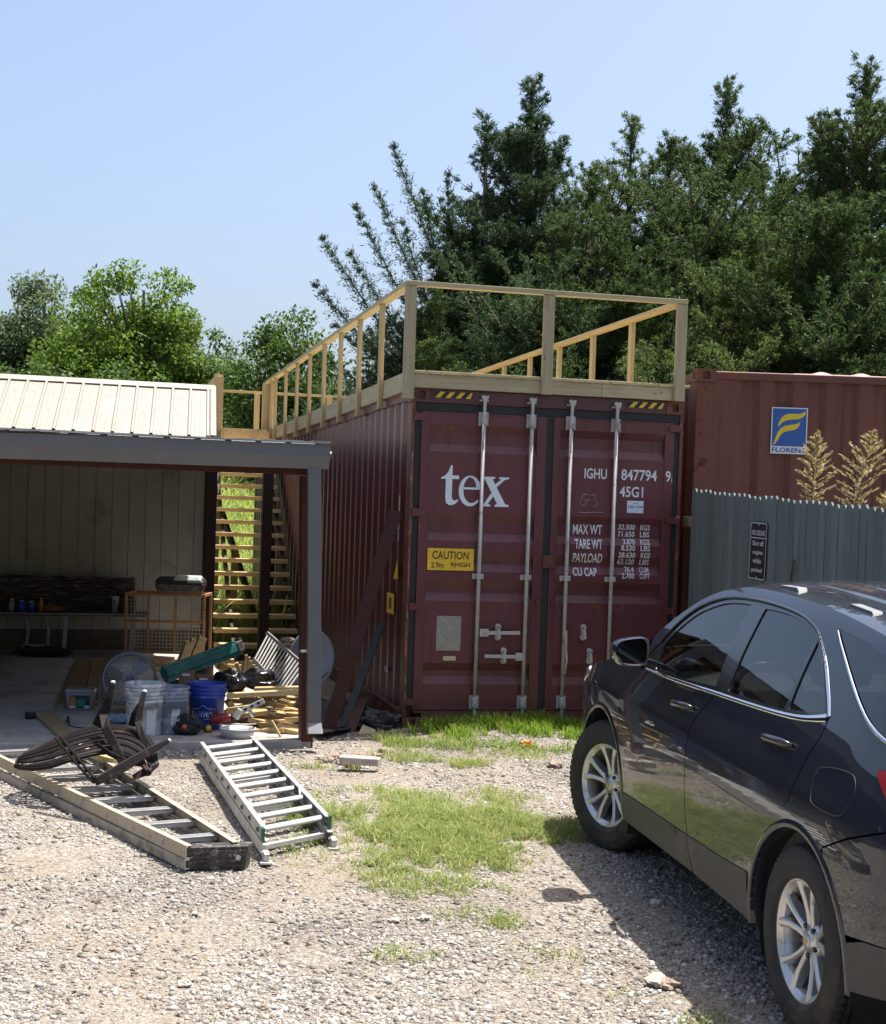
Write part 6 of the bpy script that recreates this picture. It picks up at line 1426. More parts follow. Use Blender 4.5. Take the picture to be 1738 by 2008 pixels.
m, nt, p = new_mat('streaky weathered bark'); vec = coords(nt, (1.6, 1, 13)); n1 = noise_tex(nt, vec, 3.2, 8, .7, .8); nt.links.new(ramp(nt, n1, [(.42, (.018, .014, .012)), (.54, (.07, .055, .045)), (.63, (.24, .20, .16))]).outputs[0], p.inputs['Base Color']); p.inputs['Roughness'].default_value = .9; bump(nt, p, n1, .8, .03); MT['bark2'] = m
m = MB(); nx_, nz_ = 90, 14; m.add([(-2.8+3.75*i/(nx_-1), -.05-.05*noise.noise(Vector((i*.12, j*.5, 2))), .40*j/(nz_-1)*(1+.05*noise.noise(Vector((i*.2, 0, 5))))) for j in range(nz_) for i in range(nx_)], [(j*nx_+i, j*nx_+i+1, (j+1)*nx_+i+1, (j+1)*nx_+i) for j in range(nz_-1) for i in range(nx_-1)], True); m.build('slab_face', MT['bark2'], t, fix=False, solid=.05)
cpz = .56; pc_ = bw(-1.185, 6.55, cpz); t = thing('foam_cup', 'tall white foam cup with a red mark standing on the back table', 'cup', Matrix.Translation(pc_)); m = MB(); m.lathe([(0, 0), (.030, 0), (.044, .18), (.047, .185), (.044, .19), (.04, .18), (.028, .01), (0, .01)], 24); m.build('cup_body', M('white foam', (.48, .46, .47), .7), t)
m = MB(); m.box(-.012, .010, -.045, -.040, .12, .15); m.build('red_mark', MT['redpl'], t)
for k, (x, w_, h_, mt, lb) in enumerate(((-2.36, .07, .15, 'clearpl', 'pale blue bottle farthest left on the back table'), (-2.25, .09, .13, 'bblue', 'blue packet beside the pale bottle on the back table'), (-2.14, .09, .12, 'bblue', 'dark blue packet next to the orange bottle on the back table'), (-2.03, .06, .16, 'laborange', 'orange bottle on the back table'))):
    t = thing('supply_bottle', lb, 'bottle', frame(bw(x, 6.5, .56), BY)); m = MB(); m.lathe([(0, 0), (w_/2, 0), (w_/2, h_*.7), (w_*.2, h_*.86), (w_*.2, h_*.95)], 16); m.build('bottle_body', MT[mt], t); m = MB(); m.lathe([(w_*.24, h_*.93), (w_*.24, h_), (0, h_)], 12); m.build('cap', MT['lwhite'], t)
o = blob('rag', 'dull orange brown rag heaped on the back table', 'rag', bw(-1.9, 6.5, .56), (.12, .07, .08), M('rusty brown cloth', (.20, .09, .05), .9), 44, .4)
o = blob('rag', 'dark cloth heap on the floor under the back table', 'rag', bw(-2.0, 6.4, .05), (.30, .15, .11), 'bagcloth', 51, .4)
# wire crate
cw0, cw1 = Yb(243, 1280, 17.0), Yb(401, 1283, 17.0); wd = (cw1-cw0).length
t = thing('wire_crate', 'timber framed crate with wire mesh panels leaning by the dark porch post', 'crate', axes_frame(cw0+Vector((0, 0, .0)), (cw1-cw0).normalized(), Vector((0, 1, 0)), Vector((0, 0, 1)))); H = .70
MT['oak'] = wood('orange brown frame timber', (.36, .20, .095), axis=2)
for x in (0, .26*wd/.93, .57*wd/.93, .97*wd): m = MB(); m.box(x, x+.028, -.012, .012, 0, H); m.build('upright', MT['oak'], t, bevel=.002)
for z in (0, .36, H-.03): m = MB(); m.box(.028, wd, -.010, .014, z, z+.03); m.build('cross_rail', MT['oak'], t, bevel=.002)
m = MB()
for k in range(int(wd/.042)): m.bar((.03+.042*k, .012, 0), (.03+.042*k, .012, H), .004, .004)
for k in range(int(H/.042)): m.bar((0, .015, .03+.042*k), (wd, .015, .03+.042*k), .004, .004)
m.build('wire_mesh', M('pale crate wire', (.42, .38, .30), .5, .3), t)
m = MB(); m.box(0, .028, .014, .5, H-.03, H); m.box(wd-.028, wd, .014, .5, H-.03, H); m.box(0, .028, .47, .5, 0, H-.03); m.box(wd-.028, wd, .47, .5, 0, H-.03); m.box(0, wd, .44, .468, H-.03, H); m.build('crate_side', MT['oak'], t)
kx = Yb(355, 1160, 17.1); t = thing('storage_case', 'black plastic case with a pale grey lid on top of the wire crate', 'case', frame((kx.x, kx.y, kx.z), .05)); m = MB(); frus(m, .50, .34, .57, .38, 0, .10); m.build('case_body', MT['blackpl'], t, bevel=.02, seg=3); m = MB(); frus(m, .58, .39, .50, .30, .10, .17); m.build('case_lid', MT['bagcloth'], t, bevel=.025, seg=3)
m = MB(); frus(m, .34, .30, .28, .22, .135, .19); m.v = [(a+.09, b-.03, c) for a, b, c in m.v]; m.build('lid_panel', M('pale grey green plastic', (.40, .44, .42), .5), t, bevel=.015, seg=3)
# --- sign and rusty hasp on the fence
t = thing('parking_sign', 'black no idling sign with white lettering on the grey picket fence', 'sign', FFM @ Matrix.Translation((1.24, -.010, 1.408)) @ Matrix.Rotation(.030, 4, 'Y'))
def rrect(x0, x1, z0, z1, r): return [(x1-r+r*math.cos(R(a)), z1-r+r*math.sin(R(a))) for a in range(0, 91, 15)]+[(x0+r+r*math.cos(R(a)), z1-r+r*math.sin(R(a))) for a in range(90, 181, 15)]+[(x0+r+r*math.cos(R(a)), z0+r+r*math.sin(R(a))) for a in range(180, 271, 15)]+[(x1-r+r*math.cos(R(a)), z0+r+r*math.sin(R(a))) for a in range(270, 361, 15)]
m = MB(); m.prism(rrect(0, .30, 0, .455, .03), -.003, 0); m.build('sign_plate', M('sign black', (.018, .020, .030), .3), t)
m = MB()
o1, i1 = rrect(.004, .296, .004, .451, .027), rrect(.011, .289, .011, .444, .022); n_ = len(o1)
m.add([(a, -.0042, b) for a, b in o1]+[(a, -.0042, b) for a, b in i1], [(k, (k+1) % n_, n_+(k+1) % n_, n_+k) for k in range(n_)]); m.box(.011, .289, -.0050, -.0045, .327, .333); m.build('sign_border', MT['lwhite'], t, fix=False)
for b_, x, z, w, h in (('NO IDLING', .030, .350, .240, .042), ('Shut off', .050, .268, .200, .040), ('engine', .060, .192, .180, .040), ('while', .068, .130, .150, .040), ('parked', .050, .050, .190, .046)):
    me = text_mesh(b_, x, z, w, h, .014); o = bpy.data.objects.new('lettering', me); COL.objects.link(o); o.parent = t; me.materials.append(MT['lwhite']); o.location = (0, -.0044, 0)
for z in (.02, .435): m = MB(); m.lathe([(0, -.007), (.006, -.006), (.007, -.003)], 10, 'Y', (.15, 0, z)); m.build('sign_screw', MT['galv_bare'], t)
t = thing('gate_chain', 'short rusty chain hanging on the grey fence above the car roof', 'chain', FFM @ Matrix.Translation((2.02, -.03, 1.40)))
for k in range(6):
    m = MB(); M3 = Matrix.Translation((.008*k, 0, .03+.027*k)) @ Matrix.Rotation(math.pi/2*(k % 2)+.4, 4, 'Z'); m.tube([M3 @ Vector((.011*math.cos(a), 0, .019*math.sin(a))) for a in [2*math.pi*j/12 for j in range(13)]], .004, 6, cap=False); m.build('link', MT['rust_frame'], t)
# ------------------------------------------------------------------ foliage tools (arrays of small separate leaves)
rng = np.random.default_rng(11)
def unit(a): return a/np.maximum(np.linalg.norm(a, axis=-1, keepdims=True), 1e-9)
def leaves(C, D, L, Wd, bend=0.0, flat=None, tip=.25):
    """C centres (n,3), D directions (n,3), L lengths, Wd widths -> kite shaped leaves with a fold"""
    n = len(C); r = rng.normal(size=(n, 3)) if flat is None else flat+.35*rng.normal(size=(n, 3))
    S = unit(np.cross(D, r)); N = np.cross(S, D); L = np.asarray(L).reshape(-1, 1)*np.ones((n, 1)); Wd = np.asarray(Wd).reshape(-1, 1)*np.ones((n, 1))
    base = C-D*L*.5; tipp = C+D*L*.5-N*L*bend; mid = C-D*L*.05+N*L*bend*.3
    V = np.stack([base, mid+S*Wd*.5, tipp, mid-S*Wd*.5], 1).reshape(-1, 3)
    F = np.arange(n*4).reshape(n, 4); return V, F
def join(parts):
    Vs, Fs, b = [], [], 0
    for V, F in parts: Vs.append(V); Fs.append(F+b); b += len(V)
    return np.concatenate(Vs), np.concatenate(Fs)
MT['cedar'] = leafmat('cedar sprays', (.018, .042, .015), (.052, .098, .030), (.14, .20, .055), trans=.34, patch=1.1)
MT['cedar2'] = leafmat('bluish cedar sprays', (.016, .040, .021), (.044, .086, .038), (.115, .17, .065), trans=.32, patch=1.1)
MT['cedar3'] = leafmat('yellowish cedar sprays', (.032, .062, .018), (.080, .132, .035), (.17, .22, .06), trans=.38, patch=1.1)
MT['leafy'] = leafmat('bright broad leaves', (.05, .105, .014), (.11, .195, .025), (.21, .31, .05), trans=.42, patch=.7)
MT['leafm'] = leafmat('mid green leaves', (.030, .068, .015), (.070, .130, .028), (.15, .21, .05), trans=.35, patch=.7)
MT['leafg'] = leafmat('grey green leaves', (.05, .085, .035), (.10, .15, .065), (.20, .25, .12), trans=.35, patch=.7)
MT['bark'] = M('grey brown bark', (.10, .075, .055), .9, 0, .35, 9, .7, 30)
def along(P0, P1, n, droop=0):
    t = np.linspace(0, 1, n)[:, None]; return P0+(P1-P0)*t+np.array([[0, 0, 1.]])*droop*(t*t)
def cedar(name_label, x, y, H, Rb, mat='cedar', seed=0, nl=110, lean_=(0, 0), limbs=None, hmin=.12, dens_=1.0, up=1.0, group='cedars behind the containers', spire=.5):
    global rng; rng = np.random.default_rng(seed)
    z0 = ground_z(x, y); root = np.array([x, y, z0]); t = thing('cedar_tree', name_label, 'tree', Matrix.Translation(root.tolist()), group)
    parts = []; mb = MB(); top = np.array([lean_[0], lean_[1], H])
    mb.tube([Vector((top*f).tolist()) for f in (0, .25, .5, .75, 1)], [.02*H*(1-f)**.8+.008 for f in (0, .25, .5, .75, 1)], 7)
    L_ = []
    for i in range(nl):
        f = hmin+(1-hmin)*((i+rng.random())/nl)**1.0; az = i*2.399+rng.normal()*.4
        pr = min(1, 1.30*(1-f))**.95*(1+.30*math.sin(2*az+seed)+.22*math.sin(9*f*3.1+seed)+.22*rng.normal()); ln = max(.16, Rb*max(.1, pr)*(.80+.55*rng.random()))
        el = R(14+30*f+rng.normal()*10)*up; d = np.array([math.cos(az)*math.cos(el), math.sin(az)*math.cos(el), math.sin(el)])
        b = top*f; L_.append((b, b+d*ln, .10*ln))
    for b_, e_, q_ in list(L_):
        ln = np.linalg.norm(e_-b_)
        if ln > .65:
            ax_ = (e_-b_)/ln
            for tq in (.30, .48, .66, .82):
                for sg in (-1, 1):
                    if rng.random() < .8:
                        o_ = np.cross(ax_, [0, 0, 1.]); o_ /= max(1e-6, np.linalg.norm(o_)); dd = ax_*.80+o_*sg*(.45+.35*rng.random())+np.array([0, 0, .30+.30*rng.random()]); dd /= np.linalg.norm(dd)
                        L_.append((b_+(e_-b_)*tq, b_+(e_-b_)*tq+dd*(ln*(1-tq)*.75+.14), .0))
    for k in range(2): L_.append((top*(.93-.03*k), top*(1.0)+np.array([rng.normal()*.04, rng.normal()*.04, .05]), 0))
    if limbs:
        for p0, p1 in limbs: L_.append((np.array(p0)-root, np.array(p1)-root, .25))
    for b, e, bend in L_:
        ln = np.linalg.norm(e-b); n_ = max(3, int(ln/.16)); t_ = np.linspace(.12, 1, n_)[:, None]
        P = b+(e-b)*t_+np.array([[0, 0, 1.]])*bend*(t_**2-t_)*1.2; ax = unit((e-b)[None])[0]
        mb.tube([Vector(p_.tolist()) for p_ in (b, P[n_//2], P[-1])], [.012+.010*ln, .008+.003*ln, .003], 4, cap=False)
        wid = (.085+.085*min(ln, 2.0))*np.sin(np.clip(t_*math.pi*.80+.45, 0, math.pi))[:, 0]+.06
        m_ = max(3, int(6.5*dens_*(2.0 if bend == .25 else 1)))
        # sprays off the limb: short feathery side shoots
        ns2 = n_*m_; base = np.repeat(P, m_, 0); w_ = np.repeat(wid, m_)[:, None]
        sd_ = unit(ax*(.75+.5*rng.random((ns2, 1)))+rng.normal(size=(ns2, 3))*np.array([.8, .8, .55])); sl = w_*(.55+.75*rng.random((ns2, 1)))
        k_ = 10
        tt = np.tile(np.linspace(.1, 1, k_), ns2)[:, None]; C = np.repeat(base, k_, 0)+np.repeat(sd_*sl, k_, 0)*tt+rng.normal(size=(ns2*k_, 3))*.018
        D = unit(np.repeat(sd_, k_, 0)+rng.normal(size=(ns2*k_, 3))*.55); parts.append(leaves(C, D, rng.uniform(.045, .105, ns2*k_), rng.uniform(.009, .021, ns2*k_)))
    V, F = join(parts); np_mesh('foliage', V, F, MT[mat], t); mb.build('trunk', MT['bark'], t, fix=False); return t
def broad(label, x, y, H, cw, ch, mat='leafy', seed=0, ncl=70, per=330, lf=.11, group='broadleaf trees beyond the barn', name='broadleaf_tree', clr=(.35, .8), base=None, gapf=0.0):
    global rng; rng = np.random.default_rng(seed)
    z0 = ground_z(x, y) if base is None else base; t = thing(name, label, 'tree' if 'tree' in name else 'bush', Matrix.Translation((x, y, z0)), group)
    mb = MB(); zc = H-ch*.5; mb.tube([(0, 0, 0), (.1, .05, zc*.5), (.05, 0, zc), (0, 0, H-.25*ch)], [.03*H, .022*H, .012*H, .005*H], 8); parts = []
    for i in range(ncl):
        v = unit(rng.normal(size=(1, 3)))[0]; rr_ = rng.random()**.42; q = .80+.35*noise.noise(Vector((v*1.6+seed).tolist()))
        c = v*rr_*q*np.array([cw*.5, cw*.5, ch*.5])+np.array([0, 0, zc]); 
        if c[2] < .15: c[2] = .15+rng.random()*.3
        r_ = rng.uniform(*clr)*(1.1-.45*rr_); n = int(per*(r_/np.mean(clr))**2)
        u = unit(rng.normal(size=(n, 3))); C = c+u*(rng.random((n, 1))**.33)*r_*np.array([1.15, 1.15, .8])
        D = unit(rng.normal(size=(n, 3))+np.array([0, 0, -.2])+u*.6); parts.append(leaves(C, D, rng.uniform(lf*.7, lf*1.3, n), rng.uniform(lf*.42, lf*.75, n), .1, flat=u+np.array([0, 0, .8])))
        if rr_ > .3: mb.tube([Vector((0, 0, max(.1, zc*.55+.35*(c[2]-zc)))), Vector((c*.6+np.array([0, 0, zc*.3])).tolist()), Vector(c.tolist())], [.012*H*.6, .006*H*.6, .01], 4, cap=False)
    V, F = join(parts); np_mesh('foliage', V, F, MT[mat], t); mb.build('trunk', MT['bark'], t, fix=False); return t
def px(u, v, y): p_ = aty(u, v, y); return p_.x, p_.z
def ced(label, u, v, y, Rb, mat='cedar', seed=0, **k):
    Rb = Rb*1.16; k['nl'] = int(k.get('nl', 110)*.85)
    x, z = px(u, v, y); z0 = ground_z(x, y); return cedar(label, x, y, z-z0-.15, Rb, mat, seed, **k)
lm = [(tuple(aty(930, 690, 26.2)), tuple(aty(774, 292, 25.6))), (tuple(aty(900, 720, 26)), tuple(aty(736, 372, 25.3))), (tuple(aty(880, 740, 26)), tuple(aty(700, 410, 25.5))), (tuple(aty(840, 760, 25.8)), tuple(aty(634, 470, 25.2))),
      (tuple(aty(830, 780, 25.8)), tuple(aty(622, 562, 25.2))), (tuple(aty(900, 700, 26.2)), tuple(aty(830, 380, 26))), (tuple(aty(880, 700, 26.2)), tuple(aty(790, 440, 26))), (tuple(aty(860, 760, 26)), tuple(aty(690, 500, 25.8))), (tuple(aty(840, 780, 25.8)), tuple(aty(660, 640, 25.4))), (tuple(aty(800, 800, 25.8)), tuple(aty(640, 700, 25.4))), (tuple(aty(880, 700, 26.2)), tuple(aty(880, 345, 26)))]
ced('leftmost cedar with long plumes sweeping up to the left over the deck', 905, 420, 26.2, 1.9, 'cedar2', 3, nl=90, limbs=lm, lean_=(.3, 0))
ced('tallest cedar with a narrow spire, behind the middle of the tex container', 1045, 150, 27.0, 2.5, 'cedar2', 5, nl=150, dens_=1.1)
ced('slim dark cedar top just left of the tallest spire', 966, 222, 26.4, 1.5, 'cedar2', 8, nl=105, lean_=(-.1, 0))
ced('feathery yellow green cedar between the tallest spire and the thin spire', 1240, 226, 28.2, 2.2, 'cedar3', 13, nl=120)
ced('cedar with a thin tall spire above the logo container corner', 1428, 158, 27.0, 2.6, 'cedar', 17, nl=150, dens_=1.1)
ced('low shouldered cedar between two taller spires, right of the deck rail', 1315, 268, 26.2, 1.9, 'cedar', 19, nl=110)
ced('big dark cedar at the right edge of the picture', 1705, 128, 23.5, 2.6, 'cedar', 23, nl=160, dens_=1.15)
ced('cedar shoulder filling in left of the big right edge cedar', 1612, 240, 24.5, 1.9, 'cedar2', 29, nl=110)
ced('lower cedar below the yellow green one, above the deck rail corner', 1160, 330, 25.5, 2.1, 'cedar', 31, nl=120, hmin=.05)
ced('short cedar showing between the deck posts', 860, 560, 24.9, 1.5, 'cedar', 37, nl=80, hmin=.05)
ced('short bushy cedar right behind the deck rail on the right', 1260, 520, 23.8, 1.9, 'cedar', 41, nl=100, hmin=.05)
ced('squat cedar above the roof of the logo container', 1480, 440, 22.6, 2.0, 'cedar3', 43, nl=110, hmin=.05)
ced('dense squat cedar low at the right edge', 1660, 400, 21.6, 1.9, 'cedar', 47, nl=110, hmin=.05)
ced('stunted cedar low behind the deck, below the tall spire', 1040, 540, 24.2, 1.8, 'cedar2', 53, nl=100, hmin=.05)
x, z = px(1575, 350, 25.2); broad('rounded leafy tree in the gap between two cedars', x, 25.2, z-ground_z(x, 25.2), 3.3, 4.6, 'leafy', 61, ncl=70, per=330, lf=.085, group='broadleaf trees among the cedars')
x, z = px(1345, 480, 24.8); broad('dull green leafy tree low behind the container corner', x, 24.8, z-ground_z(x, 24.8), 3.4, 4.6, 'leafm', 62, ncl=60, per=330, lf=.085, group='broadleaf trees among the cedars')
for k, (u, v, y, cw, ch, mt, lb) in enumerate((
    (285, 462, 38, 4.0, 5.6, 'leafy', 'bright yellow green tree standing highest over the barn roof'),
    (190, 560, 37, 3.6, 4.6, 'leafy', 'lower bright green tree leaning on the left of the highest one'),
    (88, 505, 41, 4.0, 5.4, 'leafg', 'grey green tree above the left part of the barn roof'),
    (-10, 550, 40, 3.6, 5.0, 'leafg', 'grey green tree cut by the left edge of the picture'),
    (160, 540, 42, 3.2, 5.0, 'leafm', 'dull green tree behind the two brightest ones'),
    (555, 578, 36, 3.1, 5.6, 'leafm', 'dark rounded tree right behind the stair landing'),
    (628, 690, 38, 1.8, 4.2, 'leafm', 'small dark tree squeezed beside the left deck railing'),
    (440, 645, 39, 3.2, 4.2, 'leafm', 'low green tree in the dip between barn and stairs'),
    (365, 600, 40, 3.0, 4.6, 'leafm', 'mid green tree low on the right of the highest one'))):
    x, z = px(u, v, y); broad(lb, x, y, z-ground_z(x, y), cw, ch, mt, 70+k, ncl=75, per=300, lf=.12)
for k, (u, v, y, cw, ch, mt, lb) in enumerate((
    (60, 690, 33, 4.0, 3.2, 'leafm', 'dark bush behind the left end of the barn roof'), (200, 700, 33, 3.6, 3.0, 'leafm', 'dark bush behind the middle of the barn roof'),
    (320, 705, 38, 3.6, 3.4, 'leafy', 'light green bush behind the barn roof, nearer the stairs'), (430, 720, 38.5, 3.4, 4.0, 'leafy', 'light green bush just above the stair landing post'),
    (500, 755, 38, 3.4, 4.4, 'leafm', 'dark bush seen through the gap above the stairs'), (600, 745, 37, 2.8, 4.0, 'leafm', 'dark bush behind the far end of the deck'), (455, 790, 37.5, 2.8, 3.2, 'cedar', 'darkest low bush beside the tall stair post'))):
    x, z = px(u, v, y); broad(lb, x, y, z-ground_z(x, y), cw, ch, mt, 90+k, ncl=55, per=260, lf=.10, group='bushes along the back', name='bush')
# dark wood behind everything
def woodland(name, label, spots, mat, seed, lf=.2):
    global rng; rng = np.random.default_rng(seed); parts = []
    for x, y, h, w in spots:
        n = int(2300*w*h/9); c = np.array([x, y, ground_z(x, y)+h*.5]); u = unit(rng.normal(size=(n, 3))); C = c+u*(rng.random((n, 1))**.4)*np.array([w*.6, w*.4, h*.55]); C[:, 2] = np.maximum(C[:, 2], ground_z(x, y)+.05)
        parts.append(leaves(C, unit(rng.normal(size=(n, 3))), rng.uniform(lf*.7, lf*1.4, n), rng.uniform(lf*.4, lf*.8, n)))
    V, F = join(parts); o = np_mesh(name, V, F, MT[mat]); tag(o, label, 'woodland', kind='stuff')
rw = random.Random(3)
woodland('undergrowth', 'dense undergrowth and far woodland filling in behind the trees', [(-22+1.9*k, 46+rw.uniform(-2, 2), 4.0+rw.uniform(-.5, .8), 3.6) for k in range(16)]+[(-1.2+1.35*k, 29.5+rw.uniform(-.8, .8), 4.0+rw.uniform(-.5, .6), 3.0) for k in range(12)]+[(-6.2+1.1*k, 38.5, 3.0, 2.6) for k in range(7)]+[(3+1.3*k, 27.5+rw.uniform(-.8, .8), 3.8, 2.6) for k in range(9)]+[(.8+1.35*k, 31+rw.uniform(-.8, .8), 5.6+rw.uniform(-.5, .6), 3.4) for k in range(10)], 'cedar2', 5, .11)
# trees left of the yard, seen mirrored in the car and shading the left of the porch
for k, (x, y, H, cw) in enumerate(((-13, 4.5, 7, 6), (-14, -2, 8, 7), (-12.5, 11, 6.5, 5.5), (-13, -9, 8, 7), (-9, -15, 8, 7), (-1, -17, 8, 8), (7, -15, 8, 7))):
    broad(('broadleaf tree off to the left beside the yard', 'broadleaf tree off to the left behind the viewer', 'broadleaf tree at the left end of the barn', 'broadleaf tree far back left of the viewer', 'broadleaf tree behind the viewer, left', 'broadleaf tree straight behind the viewer', 'broadleaf tree behind the viewer, right')[k], x, y, H, cw, H*.8, 'leafm', 120+k, ncl=50, per=160, lf=.26, clr=(.7, 1.4), group='trees around the near side of the yard')
# ------------------------------------------------------------------ grass and weeds
def blades(XY, Hh, Wd, lean_=.5, zoff=0.0, seed=0):
    r = np.random.default_rng(seed); n = len(XY); Z = np.array([ground_z(x, y) for x, y in XY])+zoff
    B = np.column_stack([XY, Z]); az = r.uniform(0, 2*math.pi, n); d = np.column_stack([np.cos(az), np.sin(az), np.zeros(n)]); s = np.column_stack([-np.sin(az), np.cos(az), np.zeros(n)])
    ln = (np.abs(r.normal(size=(n, 1)))*.6+.35)*lean_; H2 = Hh.reshape(-1, 1); w = Wd.reshape(-1, 1); up = np.array([[0, 0, 1.]])
    P1 = B+up*H2*.5+d*H2*ln*.35; P2 = B+up*H2*(.92-.25*ln)+d*H2*ln*1.05
    V = np.stack([B-s*w/2, B+s*w/2, P1-s*w*.4, P1+s*w*.4, P2-s*w*.06, P2+s*w*.06], 1).reshape(-1, 3); b = np.arange(n)[:, None]*6
    F = np.concatenate([b+np.array([[0, 1, 3, 2]]), b+np.array([[2, 3, 5, 4]])]); return V, F
def patch_pts(spots, seed, ns_=6.0, thr=.0):
    r = np.random.default_rng(seed); out = []; hh = []
    for cx_, cy_, rx, ry, dn_, h_ in spots:
        n = int(dn_*math.pi*rx*ry); a = r.uniform(0, 2*math.pi, n); q = np.sqrt(r.random(n)); X = cx_+rx*q*np.cos(a); Y = cy_+ry*q*np.sin(a)
        for x, y, qq in zip(X, Y, q):
            k = 1.1*noise.noise(Vector((x*ns_*.45, y*ns_*.3, 1.7)))+.8*noise.noise(Vector((x*ns_*1.6, y*ns_*1.2, 4)))+.5*noise.noise(Vector((x*ns_*5, y*ns_*5, 4)))
            if k+.22*r.normal() > thr+(qq-.55)*1.3: out.append((x, y)); hh.append(h_*(.35+1.0*r.random()**1.4+.6*max(0, k))*(1.15-.5*qq))
    return np.array(out), np.array(hh)
MT['grass'] = leafmat('lawn blades', (.06, .15, .012), (.16, .29, .025), (.38, .40, .10), trans=.42, patch=3)
MT['grassd'] = leafmat('dry mixed grass', (.10, .17, .03), (.22, .29, .07), (.58, .50, .27), trans=.35, patch=3)
MT['weed'] = leafmat('tall weeds', (.14, .22, .04), (.28, .38, .08), (.55, .56, .25), trans=.45, patch=1)
def w2(u, v): p_ = atz(u, v, .0); return p_.x, p_.y
def spot(u, v, rx, ry, dn_, h_): x, y = w2(u, v); return (x, y, rx, ry, dn_, h_)
sp = [(0.35, 12.20, .62, .17, 9000, .13), (.95, 12.42, .62, .17, 9000, .13), (1.6, 12.6, .55, .16, 9000, .12), (.15, 11.85, .40, .22, 6500, .10), (.75, 12.05, .55, .22, 7000, .10), (1.35, 12.1, .5, .25, 5500, .09), (-.15, 11.62, .30, .16, 4000, .08), (-.1, 12.1, .20, .2, 6000, .13), (.35, 11.55, .5, .16, 3000, .07),
      (1.9, 11.6, .5, .5, 2500, .06), (1.2, 11.5, .4, .2, 2500, .06)]
XY, Hh = patch_pts(sp, 3, thr=-.22); V, F = blades(XY, Hh, np.random.default_rng(1).uniform(.004, .0085, len(XY)), .65, 0, 2); o = np_mesh('grass', V, F, MT['grass']); tag(o, 'bright green grass growing along the foot of the container doors', 'grass', kind='stuff')
sp = [spot(665, 1600, .30, .5, 9000, .085), spot(750, 1625, .55, .55, 9000, .08), spot(870, 1655, .62, .62, 9000, .075), spot(950, 1620, .55, .6, 7500, .075), spot(900, 1600, .6, .45, 6000, .08), spot(1000, 1560, .35, .35, 3500, .06), spot(700, 1590, .35, .3, 6000, .09), spot(850, 1570, .8, .4, 4500, .065), spot(1020, 1620, .4, .6, 5500, .07), spot(820, 1640, 1.0, .9, 3000, .045), spot(800, 1480, .4, .25, 4500, .07), spot(880, 1468, .45, .25, 5000, .07), spot(770, 1450, .3, .2, 5000, .08), spot(1000, 1480, .4, .3, 3500, .05), spot(860, 1720, .42, .28, 6500, .045), spot(930, 1500, .20, .28, 6500, .06),
      spot(900, 1770, .35, .2, 3500, .04), spot(1075, 1830, .25, .16, 4500, .035), spot(775, 1830, .22, .12, 3500, .035), spot(980, 1780, .12, .12, 5000, .04), spot(1380, 1950, .14, .1, 3500, .035), spot(1190, 1900, .2, .1, 1800, .03), spot(620, 1500, .35, .15, 4000, .06), spot(700, 1545, .3, .3, 3500, .045), spot(1040, 1860, .16, .1, 2500, .03), spot(1150, 1700, .12, .12, 1500, .05)]
XY, Hh = patch_pts(sp, 5, thr=-.08); V, F = blades(XY, Hh, np.random.default_rng(2).uniform(.003, .006, len(XY)), 1.1, 0, 7); o = np_mesh('grass', V, F, MT['grassd']); tag(o, 'thin half dry grass spreading over the gravel in the middle of the yard', 'grass', kind='stuff')
r_ = np.random.default_rng(9); n = 34000; XY = np.column_stack([r_.uniform(-7.0, -.6, n), r_.uniform(24.4, 37, n)]); V, F = blades(XY, r_.uniform(.2, .8, n)*(1+.3*np.sin(XY[:, 0]*2)), r_.uniform(.010, .028, n), .9, 0, 11); o = np_mesh('weeds', V, F, MT['weed']); tag(o, 'sunlit tall weeds on the slope seen through the stairs', 'weeds', kind='stuff')
# a few long arching weed stalks under the stairs
r_ = np.random.default_rng(19); n = 900; XY = np.column_stack([r_.uniform(-3.3, -2.0, n), r_.uniform(18.5, 24, n)]); V, F = blades(XY, r_.uniform(.3, 1.2, n), r_.uniform(.008, .02, n), .7, 0, 12); o = np_mesh('weeds', V, F, MT['weed']); tag(o, 'long arching weeds growing beneath the open stairs', 'weeds', kind='stuff')
